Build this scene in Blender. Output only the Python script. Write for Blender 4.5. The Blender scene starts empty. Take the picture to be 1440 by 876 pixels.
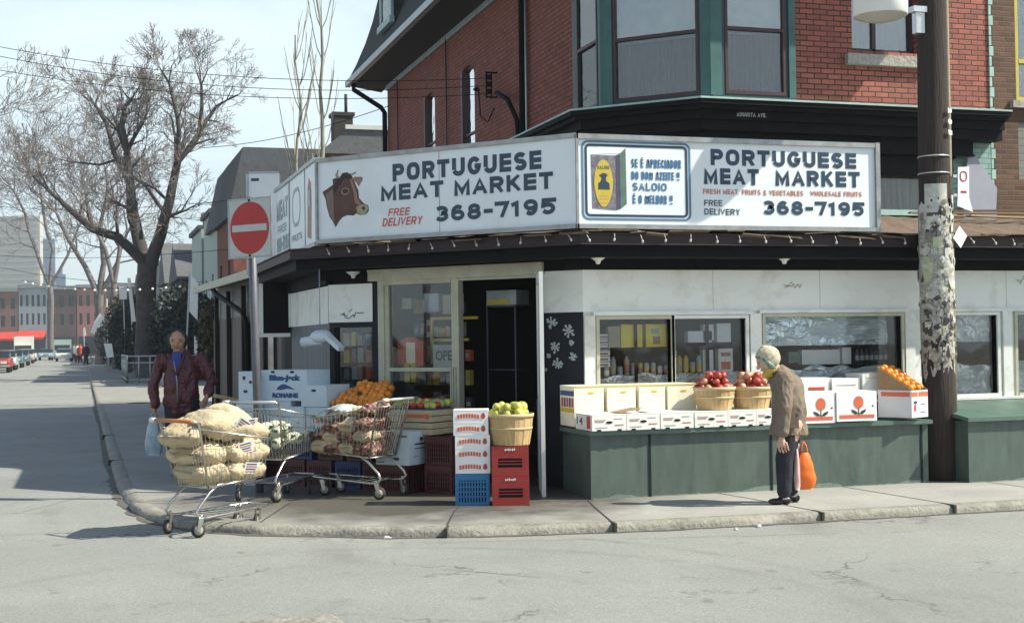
import bpy, bmesh, math, random
from math import sin, cos, pi, radians, sqrt, atan2, tan
from mathutils import Vector, Matrix, noise, Euler
SC = bpy.context.scene
COL = SC.collection
random.seed(7)

# ------------------------------------------------------------------ camera
F_, TH, PT, RL, CH = 1934.0, radians(17.37), math.atan(40.5/1934), radians(0.8), 1.65
fwd = Vector((sin(TH)*cos(PT), cos(TH)*cos(PT), sin(PT)))
rgt = Vector((cos(TH), -sin(TH), 0)); upv = rgt.cross(fwd)
r2 = rgt*cos(RL) - upv*sin(RL); u2 = rgt*sin(RL) + upv*cos(RL)
cd = bpy.data.cameras.new("camera"); cam = bpy.data.objects.new("camera", cd); COL.objects.link(cam)
cd.sensor_width = 36; cd.lens = 36*F_/1440; cd.clip_start = 0.1; cd.clip_end = 6000
M4 = Matrix(((r2.x, u2.x, -fwd.x, 0), (r2.y, u2.y, -fwd.y, 0), (r2.z, u2.z, -fwd.z, CH), (0, 0, 0, 1)))
cam.matrix_world = M4
SC.camera = cam

# ------------------------------------------------------------------ object helpers
def link(o): COL.objects.link(o); return o
def tagit(o, label=None, cat=None, group=None, kind=None):
    if label: o['label'] = label
    if cat: o['category'] = cat
    if group: o['group'] = group
    if kind: o['kind'] = kind
    return o
def thing(name, label, cat, loc=(0, 0, 0), rz=0.0, group=None):
    o = link(bpy.data.objects.new(name, None)); o.empty_display_size = .1
    o.location = loc; o.rotation_euler = (0, 0, rz)
    return tagit(o, label, cat, group)
def dup(root, loc, rz=None, label=None, group=None):
    def cp(o, par):
        c = link(o.copy())
        if par is not None: c.parent = par
        for ch in KIDS.get(o.name, []): 
            k = cp(ch, c); KIDS.setdefault(c.name, []).append(k)
        return c
    r = cp(root, None); r.location = loc
    if rz is not None: r.rotation_euler = (0, 0, rz)
    if label: r['label'] = label
    if group: r['group'] = group
    return r
KIDS = {}

class MB:
    """collects geometry for ONE mesh object"""
    def __init__(s): s.v = []; s.f = []; s.m = []; s.mi = 0; s.T = None; s.sm = []; s.smooth = False
    def mat(s, i): s.mi = i; return s
    def add(s, vs, fs, smooth=None):
        n = len(s.v)
        if s.T is not None: vs = [tuple(s.T @ Vector(p)) for p in vs]
        s.v += [tuple(p) for p in vs]
        for f in fs: s.f.append(tuple(n+i for i in f)); s.m.append(s.mi); s.sm.append(s.smooth if smooth is None else smooth)
        return s
    def box(s, x0, y0, z0, x1, y1, z1):
        if x0 > x1: x0, x1 = x1, x0
        if y0 > y1: y0, y1 = y1, y0
        if z0 > z1: z0, z1 = z1, z0
        return s.add([(x0,y0,z0),(x1,y0,z0),(x1,y1,z0),(x0,y1,z0),(x0,y0,z1),(x1,y0,z1),(x1,y1,z1),(x0,y1,z1)],
              [(0,3,2,1),(4,5,6,7),(0,1,5,4),(1,2,6,5),(2,3,7,6),(3,0,4,7)], False)
    def quad(s, a, b, c, d): return s.add([a,b,c,d], [(0,1,2,3)], False)
    def tube(s, pts, r, n=8, cap=True, closed=False):
        pts = [Vector(p) for p in pts]; k = len(pts)
        rs = r if isinstance(r, (list, tuple)) else [r]*k
        vs = []; prev = None
        for i, p in enumerate(pts):
            if closed: d = pts[(i+1) % k]-pts[i-1]
            else: d = pts[min(i+1, k-1)]-pts[max(i-1, 0)]
            if d.length < 1e-9: d = Vector((0,0,1))
            d.normalize()
            if prev is None:
                a = Vector((0,0,1)) if abs(d.z) < .9 else Vector((1,0,0))
                u = d.cross(a).normalized()
            else:
                u = prev - d*prev.dot(d)
                u = u.normalized() if u.length > 1e-6 else d.orthogonal().normalized()
            prev = u; w = d.cross(u)
            for j in range(n):
                t = 2*pi*j/n; vs.append(p+(u*cos(t)+w*sin(t))*rs[i])
        fs = []
        for i in range(k if closed else k-1):
            a = i*n; b = ((i+1) % k)*n
            for j in range(n): fs.append((a+j, a+(j+1) % n, b+(j+1) % n, b+j))
        if cap and not closed: fs.append(tuple(range(n-1, -1, -1))); fs.append(tuple((k-1)*n+j for j in range(n)))
        return s.add(vs, fs, n > 4)
    def cyl(s, p0, p1, r, r1=None, n=16): return s.tube([p0, p1], [r, r if r1 is None else r1], n)
    def lathe(s, c, prof, n=24, cap=True):
        vs = []; fs = []
        for (r, z) in prof:
            for j in range(n): t = 2*pi*j/n; vs.append((c[0]+r*cos(t), c[1]+r*sin(t), c[2]+z))
        for i in range(len(prof)-1):
            for j in range(n): fs.append((i*n+j, i*n+(j+1) % n, (i+1)*n+(j+1) % n, (i+1)*n+j))
        if cap: fs.append(tuple(range(n-1,-1,-1))); fs.append(tuple((len(prof)-1)*n+j for j in range(n)))
        return s.add(vs, fs, True)
    def ball(s, c, r, nu=10, nv=6, sc=(1,1,1), rot=None):
        vs = [Vector((0,0,1))]; fs = []
        for i in range(1, nv):
            a = pi*i/nv
            for j in range(nu): t = 2*pi*j/nu; vs.append(Vector((sin(a)*cos(t), sin(a)*sin(t), cos(a))))
        vs.append(Vector((0,0,-1)))
        for j in range(nu): fs.append((0, 1+j, 1+(j+1) % nu))
        for i in range(nv-2):
            for j in range(nu): fs.append((1+i*nu+j, 1+(i+1)*nu+j, 1+(i+1)*nu+(j+1) % nu, 1+i*nu+(j+1) % nu))
        L = len(vs)-1; b = 1+(nv-2)*nu
        for j in range(nu): fs.append((L, b+(j+1) % nu, b+j))
        out = []
        for v in vs:
            p = Vector((v.x*r*sc[0], v.y*r*sc[1], v.z*r*sc[2]))
            if rot is not None: p = rot @ p
            out.append(p+Vector(c))
        return s.add(out, fs, True)
    def prism(s, poly, y0, y1):
        """polygon in (x,z) extruded along y; poly CCW seen from -y"""
        n = len(poly)
        vs = [(x, y0, z) for x, z in poly]+[(x, y1, z) for x, z in poly]
        fs = [tuple(range(n)), tuple(range(2*n-1, n-1, -1))]
        for i in range(n): fs.append((i, n+i, n+(i+1) % n, (i+1) % n))
        return s.add(vs, fs, False)
    def slab(s, poly, z0, z1):
        """polygon in (x,y), CCW from above, extruded in z"""
        n = len(poly)
        vs = [(x, y, z0) for x, y in poly]+[(x, y, z1) for x, y in poly]
        fs = [tuple(range(n-1, -1, -1)), tuple(range(n, 2*n))]
        for i in range(n): fs.append((i, (i+1) % n, n+(i+1) % n, n+i))
        return s.add(vs, fs, False)
    def mesh(s, name, mats):
        me = bpy.data.meshes.new(name); me.from_pydata(s.v, [], s.f)
        for m in (mats if isinstance(mats, (list, tuple)) else [mats]): me.materials.append(m)
        me.polygons.foreach_set('material_index', s.m); me.polygons.foreach_set('use_smooth', s.sm)
        me.validate(); me.update(); return me
    def build(s, name, mats, parent=None, world=False, **tg):
        me = s.mesh(name, mats)
        o = link(bpy.data.objects.new(name, me))
        if parent is not None:
            if world:
                I = (Matrix.Translation(parent.location) @ Matrix.Rotation(parent.rotation_euler.z, 4, 'Z')).inverted()
                me.transform(I)
            o.parent = parent; KIDS.setdefault(parent.name, []).append(o)
        return tagit(o, **tg)
def xf(loc=(0,0,0), rz=0, rx=0, ry=0): return Matrix.Translation(loc) @ Euler((rx, ry, rz)).to_matrix().to_4x4()

def text_mesh(name, body, size, mat, parent, loc, height=None, width=None, bold=0.0, ext=0.002, align='LEFT', rx=pi/2, rz=0, shear=0.0, spacing=1.0):
    """lettering as real thin raised mesh; fitted to width x cap height when given. loc = lower left"""
    cu = bpy.data.curves.new(name, 'FONT'); cu.body = body; cu.size = size; cu.offset = bold; cu.extrude = ext
    cu.shear = shear; cu.space_character = spacing; cu.resolution_u = 3; cu.align_x = 'LEFT'
    to = bpy.data.objects.new('tmp', cu); COL.objects.link(to)
    dg = bpy.context.evaluated_depsgraph_get(); me = bpy.data.meshes.new_from_object(to.evaluated_get(dg))
    bpy.data.objects.remove(to); me.name = name
    xs = [v.co.x for v in me.vertices]; ys = [v.co.y for v in me.vertices]
    if not xs: return None
    x0, x1, y0, y1 = min(xs), max(xs), min(ys), max(ys)
    sx = (width/(x1-x0)) if width else 1; sy = (height/(y1-y0)) if height else (sx if width else 1)
    if height and not width: sx = sy
    ox = x0 if align == 'LEFT' else ((x0+x1)/2)
    for v in me.vertices: v.co = ((v.co.x-ox)*sx, (v.co.y-y0)*sy, v.co.z)
    me.transform(Matrix.Translation(loc) @ Euler((rx, 0, rz), 'XYZ').to_matrix().to_4x4())
    me.materials.clear(); me.materials.append(mat)
    o = link(bpy.data.objects.new(name, me)); o.parent = parent; KIDS.setdefault(parent.name, []).append(o)
    return o

# ------------------------------------------------------------------ materials
def newmat(name):
    m = bpy.data.materials.new(name); m.use_nodes = True
    nt = m.node_tree; b = nt.nodes['Principled BSDF']
    return m, nt, b
def N(nt, t, **kw):
    n = nt.nodes.new(t)
    for k, v in kw.items():
        if k.startswith('i_'): n.inputs[k[2:].replace('_', ' ')].default_value = v
        else: setattr(n, k, v)
    return n
def c4(c): return (c[0], c[1], c[2], 1)
def mixc(nt, fac, a, b, mode='MIX'):
    n = nt.nodes.new('ShaderNodeMix'); n.data_type = 'RGBA'; n.blend_type = mode
    L = nt.links
    if hasattr(fac, 'links') or hasattr(fac, 'is_linked'): L.new(fac, n.inputs[0])
    else: n.inputs[0].default_value = fac
    for i, x in ((6, a), (7, b)):
        if isinstance(x, (tuple, list)): n.inputs[i].default_value = c4(x)
        else: L.new(x, n.inputs[i])
    return n.outputs[2]
def ramp(nt, src, p0, p1, c0=(0,0,0), c1=(1,1,1)):
    r = nt.nodes.new('ShaderNodeValToRGB'); e = r.color_ramp.elements
    e[0].position = p0; e[1].position = p1; e[0].color = c4(c0); e[1].color = c4(c1)
    nt.links.new(src, r.inputs[0]); return r.outputs[0]
def coords(nt, scale=(1,1,1), kind='Object', loc=(0,0,0)):
    tc = nt.nodes.new('ShaderNodeTexCoord'); mp = nt.nodes.new('ShaderNodeMapping')
    mp.inputs['Scale'].default_value = scale; mp.inputs['Location'].default_value = loc
    nt.links.new(tc.outputs[kind], mp.inputs[0]); return mp.outputs[0]
def nz(nt, vec, scale, detail=4, rough=.6, dist=0):
    n = nt.nodes.new('ShaderNodeTexNoise'); n.inputs['Scale'].default_value = scale; n.inputs['Detail'].default_value = detail
    n.inputs['Roughness'].default_value = rough; n.inputs['Distortion'].default_value = dist
    nt.links.new(vec, n.inputs['Vector']); return n.outputs['Fac']
def bump(nt, b, h, strength=.3, dist=.01):
    n = nt.nodes.new('ShaderNodeBump'); n.inputs['Strength'].default_value = strength; n.inputs['Distance'].default_value = dist
    nt.links.new(h, n.inputs['Height']); nt.links.new(n.outputs[0], b.inputs['Normal'])
def plain(name, col, rough=.6, var=.25, scale=6, dirt=None, dirt_amt=.5, dirt_scale=2.5, metal=0, bmp=0, bscale=40, bdist=.004, stretch=(1,1,1), spec=.5, rand=0, trans=0):
    m, nt, b = newmat(name); L = nt.links
    v = coords(nt, stretch)
    n1 = nz(nt, v, scale, 5, .65)
    d = tuple(max(0, c*(1-var)) for c in col); l = tuple(min(1, c*(1+var*.6)) for c in col)
    c = ramp(nt, n1, .3, .7, d, l)
    if dirt:
        n2 = nz(nt, coords(nt, stretch, loc=(3.1, 7.7, 1.3)), dirt_scale, 6, .7, .4)
        c = mixc(nt, ramp(nt, n2, .5, .72, (0,0,0), (dirt_amt,)*3), c, dirt)
    if rand:
        oi = nt.nodes.new('ShaderNodeObjectInfo')
        hs = nt.nodes.new('ShaderNodeHueSaturation')
        mr = nt.nodes.new('ShaderNodeMapRange'); mr.inputs[3].default_value = 1-rand; mr.inputs[4].default_value = 1+rand
        L.new(oi.outputs['Random'], mr.inputs[0]); L.new(mr.outputs[0], hs.inputs['Value']); L.new(c, hs.inputs['Color']); c = hs.outputs[0]
    L.new(c, b.inputs['Base Color'])
    b.inputs['Roughness'].default_value = rough; b.inputs['Metallic'].default_value = metal
    b.inputs['Specular IOR Level'].default_value = spec
    if trans: b.inputs['Transmission Weight'].default_value = trans
    if bmp: bump(nt, b, nz(nt, v, bscale, 4, .6), bmp, bdist)
    return m
def brick(name, col, mortar, bw=.215, bh=.073, ms=.009, axis='xz', var=.3, dirt=None, dirt_amt=.5, bmp=.7, rough=.8):
    m, nt, b = newmat(name); L = nt.links
    tc = nt.nodes.new('ShaderNodeTexCoord'); sp = nt.nodes.new('ShaderNodeSeparateXYZ'); cb = nt.nodes.new('ShaderNodeCombineXYZ')
    L.new(tc.outputs['Object'], sp.inputs[0])
    ax = nt.nodes.new('ShaderNodeMath'); ax.operation = 'ADD'; L.new(sp.outputs[0], ax.inputs[0]); L.new(sp.outputs[1], ax.inputs[1])
    L.new(ax.outputs[0] if axis == 'sum' else sp.outputs['XYZ'.index(axis[0].upper())], cb.inputs[0]); L.new(sp.outputs[2], cb.inputs[1])
    w = nt.nodes.new('ShaderNodeVectorMath'); w.operation = 'ADD'
    n0 = nt.nodes.new('ShaderNodeTexNoise'); n0.inputs['Scale'].default_value = 9; L.new(cb.outputs[0], n0.inputs['Vector'])
    sc = nt.nodes.new('ShaderNodeVectorMath'); sc.operation = 'SCALE'; sc.inputs['Scale'].default_value = .012; L.new(n0.outputs['Color'], sc.inputs[0])
    L.new(cb.outputs[0], w.inputs[0]); L.new(sc.outputs[0], w.inputs[1])
    br = nt.nodes.new('ShaderNodeTexBrick'); L.new(w.outputs[0], br.inputs['Vector'])
    br.inputs['Scale'].default_value = 1; br.inputs['Brick Width'].default_value = bw; br.inputs['Row Height'].default_value = bh
    br.inputs['Mortar Size'].default_value = ms; br.inputs['Mortar Smooth'].default_value = .3; br.inputs['Bias'].default_value = 0
    br.inputs['Color1'].default_value = c4([c*(1-var) for c in col]); br.inputs['Color2'].default_value = c4([min(1, c*(1+var)) for c in col])
    br.inputs['Mortar'].default_value = c4(mortar)
    v = coords(nt)
    c = mixc(nt, .45, br.outputs['Color'], ramp(nt, nz(nt, v, 5, 6, .7), .3, .7, (.3,.3,.3), (1,1,1)), 'MULTIPLY')
    if dirt: c = mixc(nt, ramp(nt, nz(nt, coords(nt, loc=(5,1,2)), 1.1, 6, .7, .5), .48, .7, (0,0,0), (dirt_amt,)*3), c, dirt)
    L.new(c, b.inputs['Base Color']); b.inputs['Roughness'].default_value = rough
    inv = nt.nodes.new('ShaderNodeMath'); inv.operation = 'SUBTRACT'; inv.inputs[0].default_value = 1; L.new(br.outputs['Fac'], inv.inputs[1])
    bump(nt, b, inv.outputs[0], bmp, .008)
    return m
def boards(name, col, width=.12, axis=0, var=.25, gap=(.01,.01,.01), dirt=None, rough=.6, bmp=.6, dirt_amt=.5):
    """planks / siding: thin dark grooves every `width` along an axis"""
    m, nt, b = newmat(name); L = nt.links
    tc = nt.nodes.new('ShaderNodeTexCoord'); sp = nt.nodes.new('ShaderNodeSeparateXYZ'); L.new(tc.outputs['Object'], sp.inputs[0])
    dv = nt.nodes.new('ShaderNodeMath'); dv.operation = 'DIVIDE'; dv.inputs[1].default_value = width; L.new(sp.outputs[axis], dv.inputs[0])
    fr = nt.nodes.new('ShaderNodeMath'); fr.operation = 'FRACT'; L.new(dv.outputs[0], fr.inputs[0])
    fl = nt.nodes.new('ShaderNodeMath'); fl.operation = 'FLOOR'; L.new(dv.outputs[0], fl.inputs[0])
    wn = nt.nodes.new('ShaderNodeTexWhiteNoise'); wn.noise_dimensions = '1D'; L.new(fl.outputs[0], wn.inputs['W'])
    base = mixc(nt, wn.outputs['Value'], tuple(c*(1-var) for c in col), tuple(min(1, c*(1+var)) for c in col))
    st = [9,9,9]; st[axis] = 14; st = (st[0], st[1], 1.2 if axis != 2 else 14)
    base = mixc(nt, .4, base, ramp(nt, nz(nt, coords(nt, st), 1.6, 5, .7), .3, .75, (.35,.35,.35), (1,1,1)), 'MULTIPLY')
    if dirt: base = mixc(nt, ramp(nt, nz(nt, coords(nt, loc=(5,1,2)), 2.2, 6, .7, .5), .48, .7, (0,0,0), (dirt_amt,)*3), base, dirt)
    g = ramp(nt, fr.outputs[0], .0, .07, (0,0,0), (1,1,1))
    c = mixc(nt, g, gap, base); L.new(c, b.inputs['Base Color']); b.inputs['Roughness'].default_value = rough
    bump(nt, b, g, bmp, .01); return m
def glass(name, tint=(.02,.025,.03), rough=.04, mixv=.35, wav=.15):
    """window pane: see-through with a strong sky reflection"""
    m, nt, b = newmat(name); L = nt.links
    nt.nodes.remove(b); out = nt.nodes['Material Output']
    tr = nt.nodes.new('ShaderNodeBsdfTransparent'); gl = nt.nodes.new('ShaderNodeBsdfGlossy')
    tr.inputs[0].default_value = (.96,.975,.98,1); gl.inputs['Roughness'].default_value = rough
    fr = nt.nodes.new('ShaderNodeFresnel'); fr.inputs[0].default_value = 1.5
    mr = nt.nodes.new('ShaderNodeMapRange'); mr.inputs[3].default_value = mixv*.4; mr.inputs[4].default_value = 1
    L.new(fr.outputs[0], mr.inputs[0])
    bn = nt.nodes.new('ShaderNodeBump'); bn.inputs['Strength'].default_value = wav; bn.inputs['Distance'].default_value = .02
    L.new(nz(nt, coords(nt), 2.2, 2), bn.inputs['Height']); L.new(bn.outputs[0], gl.inputs['Normal'])
    mx = nt.nodes.new('ShaderNodeMixShader'); L.new(mr.outputs[0], mx.inputs[0]); L.new(tr.outputs[0], mx.inputs[1]); L.new(gl.outputs[0], mx.inputs[2])
    L.new(mx.outputs[0], out.inputs[0]); return m
def film(name, col=(.75,.8,.82), alpha=.75, scale=5, stretch=(1,1,1)):
    """crumpled translucent plastic film"""
    m, nt, b = newmat(name); L = nt.links; out = nt.nodes['Material Output']
    b.inputs['Base Color'].default_value = c4(col); b.inputs['Roughness'].default_value = .16
    b.inputs['Specular IOR Level'].default_value = .9; b.inputs['Metallic'].default_value = .55
    h = nz(nt, coords(nt, stretch), scale, 5, .55, 1.6)
    bump(nt, b, h, 1.0, .12)
    tr = nt.nodes.new('ShaderNodeBsdfTransparent'); mx = nt.nodes.new('ShaderNodeMixShader')
    L.new(ramp(nt, nz(nt, coords(nt, stretch, loc=(2,3,4)), scale*.7, 4), .3, .7, (alpha*.8,)*3, (min(1, alpha*1.15),)*3), mx.inputs[0])
    L.new(tr.outputs[0], mx.inputs[1]); L.new(b.outputs[0], mx.inputs[2]); L.new(mx.outputs[0], out.inputs[0]); return m

MT = {}
def wavy(mb, x0, x1, z0, z1, y, amp=.02, wl=.085):
    """hanging cloth with real folds"""
    n = int((x1-x0)/wl*8); vs = []
    for i in range(n+1):
        x = x0+(x1-x0)*i/n; f = noise.noise(Vector((x*2.3, y*3, z0)))*2.2
        for z, k in ((z0, 1.0), (z1, .6)): vs.append((x, y+amp*k*math.sin(x/wl*2*pi+f), z))
    mb.add(vs, [(2*i, 2*i+2, 2*i+3, 2*i+1) for i in range(n)], True)
def mk(k, *a, **kw):
    MT[k] = plain(k, *a, **kw); return MT[k]
mk('white_paint', (.74,.75,.71), .5, .08, 3, dirt=(.34,.32,.26), dirt_amt=.5, dirt_scale=3)
mk('band_paint', (.78,.79,.75), .55, .06, 2, dirt=(.50,.47,.39), dirt_amt=.7, dirt_scale=2.2, bmp=.25, bscale=20)
mk('sign_white', (.72,.77,.80), .35, .04, 1.5, dirt=(.45,.47,.46), dirt_amt=.3, dirt_scale=1.2)
mk('sign_metal', (.33,.34,.34), .4, .25, 8, metal=.6, dirt=(.18,.13,.09), dirt_amt=.6)
mk('letter_navy', (.018,.045,.08), .4, .2)
mk('letter_blue', (.05,.15,.30), .4, .2)
mk('letter_red', (.55,.09,.045), .45, .2)
mk('letter_orange', (.5,.16,.09), .45, .2)
mk('black_paint', (.0032,.0034,.005), .7, .4, 5, dirt=(.009,.008,.008), dirt_amt=.6, spec=.15)
mk('gutter_red', (.020,.006,.008), .6, .4, 6, dirt=(.02,.012,.01))
mk('blind_blue', (.22,.30,.35), .7, .35, 3)
mk('navy_paint', (.006,.010,.018), .6, .4, 5, spec=.3)
mk('rust', (.16,.11,.075), .9, .5, 14, dirt=(.04,.03,.025), dirt_amt=.8, dirt_scale=9, bmp=.8, bscale=20, bdist=.02)
mk('teal_paint', (.035,.11,.105), .5, .2, 4, dirt=(.02,.05,.06), dirt_amt=.5)
mk('teal_dark', (.015,.045,.055), .5, .2, 4)
mk('maroon_frame', (.04,.015,.022), .5, .3)
mk('stone', (.36,.35,.31), .85, .3, 14, bmp=.9, bscale=25, bdist=.02)
mk('green_paint', (.082,.115,.098), .5, .25, 3.5, stretch=(2.2,2.2,.55), dirt=(.035,.05,.045), dirt_amt=.75, dirt_scale=2, bmp=.08, bscale=30)
mk('green_top', (.09,.15,.12), .5, .2, 4, dirt=(.04,.06,.05))
mk('mint', (.33,.50,.46), .6, .2, 5, dirt=(.2,.3,.28))
mk('cream', (.47,.46,.35), .55, .12, 6, dirt=(.25,.23,.17), dirt_amt=.5)
mk('alu', (.55,.57,.58), .35, .15, 10, metal=.7)
mk('wood_dark', (.016,.010,.009), .8, .5, 6, stretch=(6,6,1))
mk('wood_pole', (.036,.025,.021), .9, .5, 5, stretch=(8,8,.6), bmp=.9, bscale=9, bdist=.02, dirt=(.03,.02,.016), dirt_amt=.6)
mk('wood_raw', (.42,.30,.17), .7, .2, 6, stretch=(1,1,6))
mk('galv', (.36,.40,.41), .45, .2, 8, metal=.6, dirt=(.2,.2,.19))
mk('chrome', (.55,.54,.5), .28, .2, 9, metal=.95, dirt=(.15,.11,.08), dirt_amt=.5, dirt_scale=12)
mk('rubber', (.03,.03,.03), .8, .3)
mk('wheel_grey', (.32,.30,.27), .6, .3)
mk('handle_orange', (.45,.17,.05), .5, .2)
mk('white_board', (.72,.74,.76), .5, .07, 3)
mk('white_plastic', (.75,.75,.72), .4, .08, 3)
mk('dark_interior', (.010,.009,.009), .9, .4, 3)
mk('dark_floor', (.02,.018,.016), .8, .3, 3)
mk('asphalt_shingle', (.032,.038,.038), .9, .4, 9, dirt=(.05,.055,.05), bmp=.5, bscale=30)
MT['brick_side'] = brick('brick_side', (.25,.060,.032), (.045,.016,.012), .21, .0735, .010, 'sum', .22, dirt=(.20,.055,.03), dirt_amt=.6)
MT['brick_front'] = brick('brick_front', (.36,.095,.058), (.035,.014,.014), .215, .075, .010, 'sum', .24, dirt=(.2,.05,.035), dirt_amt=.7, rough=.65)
MT['brick_brown'] = brick('brick_brown', (.125,.062,.034), (.12,.085,.06), .215, .075, .011, 'sum', .35, dirt=(.07,.035,.02), dirt_amt=.6)
MT['brick_mint'] = brick('brick_mint', (.28,.46,.42), (.16,.28,.26), .215, .075, .008, 'sum', .1, dirt=(.2,.33,.31))
MT['brick_house'] = brick('brick_house', (.16,.055,.035), (.12,.09,.07), .215, .075, .01, 'sum', .3)
MT['fence_wood'] = boards('fence_wood', (.085,.044,.034), .17, 1, .55, dirt=(.04,.03,.026))
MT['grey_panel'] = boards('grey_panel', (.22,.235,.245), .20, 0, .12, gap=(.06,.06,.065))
MT['siding'] = boards('siding', (.20,.21,.185), .11, 2, .06, gap=(.12,.13,.12))
MT['curtain'] = plain('curtain', (.085,.09,.11), .9, .5, 3, stretch=(9,9,.35))
MT['glass'] = glass('glass', mixv=.0); MT['glass_up'] = glass('glass_up', mixv=.35, wav=.5); MT['glass_low'] = glass('glass_low', mixv=.10, wav=.4)
MT['film'] = film('film', (.92,.95,.95), 1.1, 4); MT['film_blue'] = film('film_blue', (.90,.98,1.0), 1.3, 2.6, (.6,1,2.0))

# ------------------------------------------------------------------ sky and sun
SUND = Vector((-.88, .42, -1.0)).normalized()       # direction the light travels
elev = math.asin(-SUND.z); az = atan2(-SUND.x, -SUND.y)   # compass angle from +Y, clockwise
W = bpy.data.worlds.new("World"); SC.world = W; W.use_nodes = True
nt = W.node_tree; L = nt.links; bg = nt.nodes['Background']
sky = nt.nodes.new('ShaderNodeTexSky'); sky.sky_type = 'NISHITA'; sky.sun_disc = False
sky.sun_elevation = elev; sky.sun_rotation = az; sky.air_density = 1.0; sky.dust_density = 1.0; sky.ozone_density = 1.0
tc = nt.nodes.new('ShaderNodeTexCoord'); mp = nt.nodes.new('ShaderNodeMapping'); mp.inputs['Scale'].default_value = (1.2,1.2,3.2)
L.new(tc.outputs['Generated'], mp.inputs[0])
cl = nz(nt, mp.outputs[0], 2.3, 7, .6, .6)
clf = ramp(nt, cl, .36, .64, (.55,)*3, (1,)*3)
spz = nt.nodes.new('ShaderNodeSeparateXYZ'); L.new(tc.outputs['Generated'], spz.inputs[0])
pale = ramp(nt, spz.outputs[2], .25, .55, (1,)*3, (.04,)*3)      # haze near the horizon, deeper blue overhead
mm = nt.nodes.new('ShaderNodeMath'); mm.operation = 'MULTIPLY'; L.new(clf, mm.inputs[0]); L.new(pale, mm.inputs[1])
L.new(mixc(nt, mm.outputs[0], sky.outputs[0], (5.7, 6.75, 7.15)), bg.inputs['Color']); bg.inputs['Strength'].default_value = .104
sl = bpy.data.lights.new('sun', 'SUN'); sl.energy = 5.0; sl.angle = radians(.6); sl.color = (1, .945, .80)
so = link(bpy.data.objects.new('sun', sl)); so.rotation_euler = SUND.to_track_quat('-Z', 'Y').to_euler()
SC.view_settings.view_transform = 'Standard'; SC.view_settings.look = 'None'; SC.view_settings.gamma = 1; SC.view_settings.exposure = .68
SC.cycles.max_bounces = 6; SC.cycles.transparent_max_bounces = 12; SC.cycles.use_denoising = True
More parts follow.
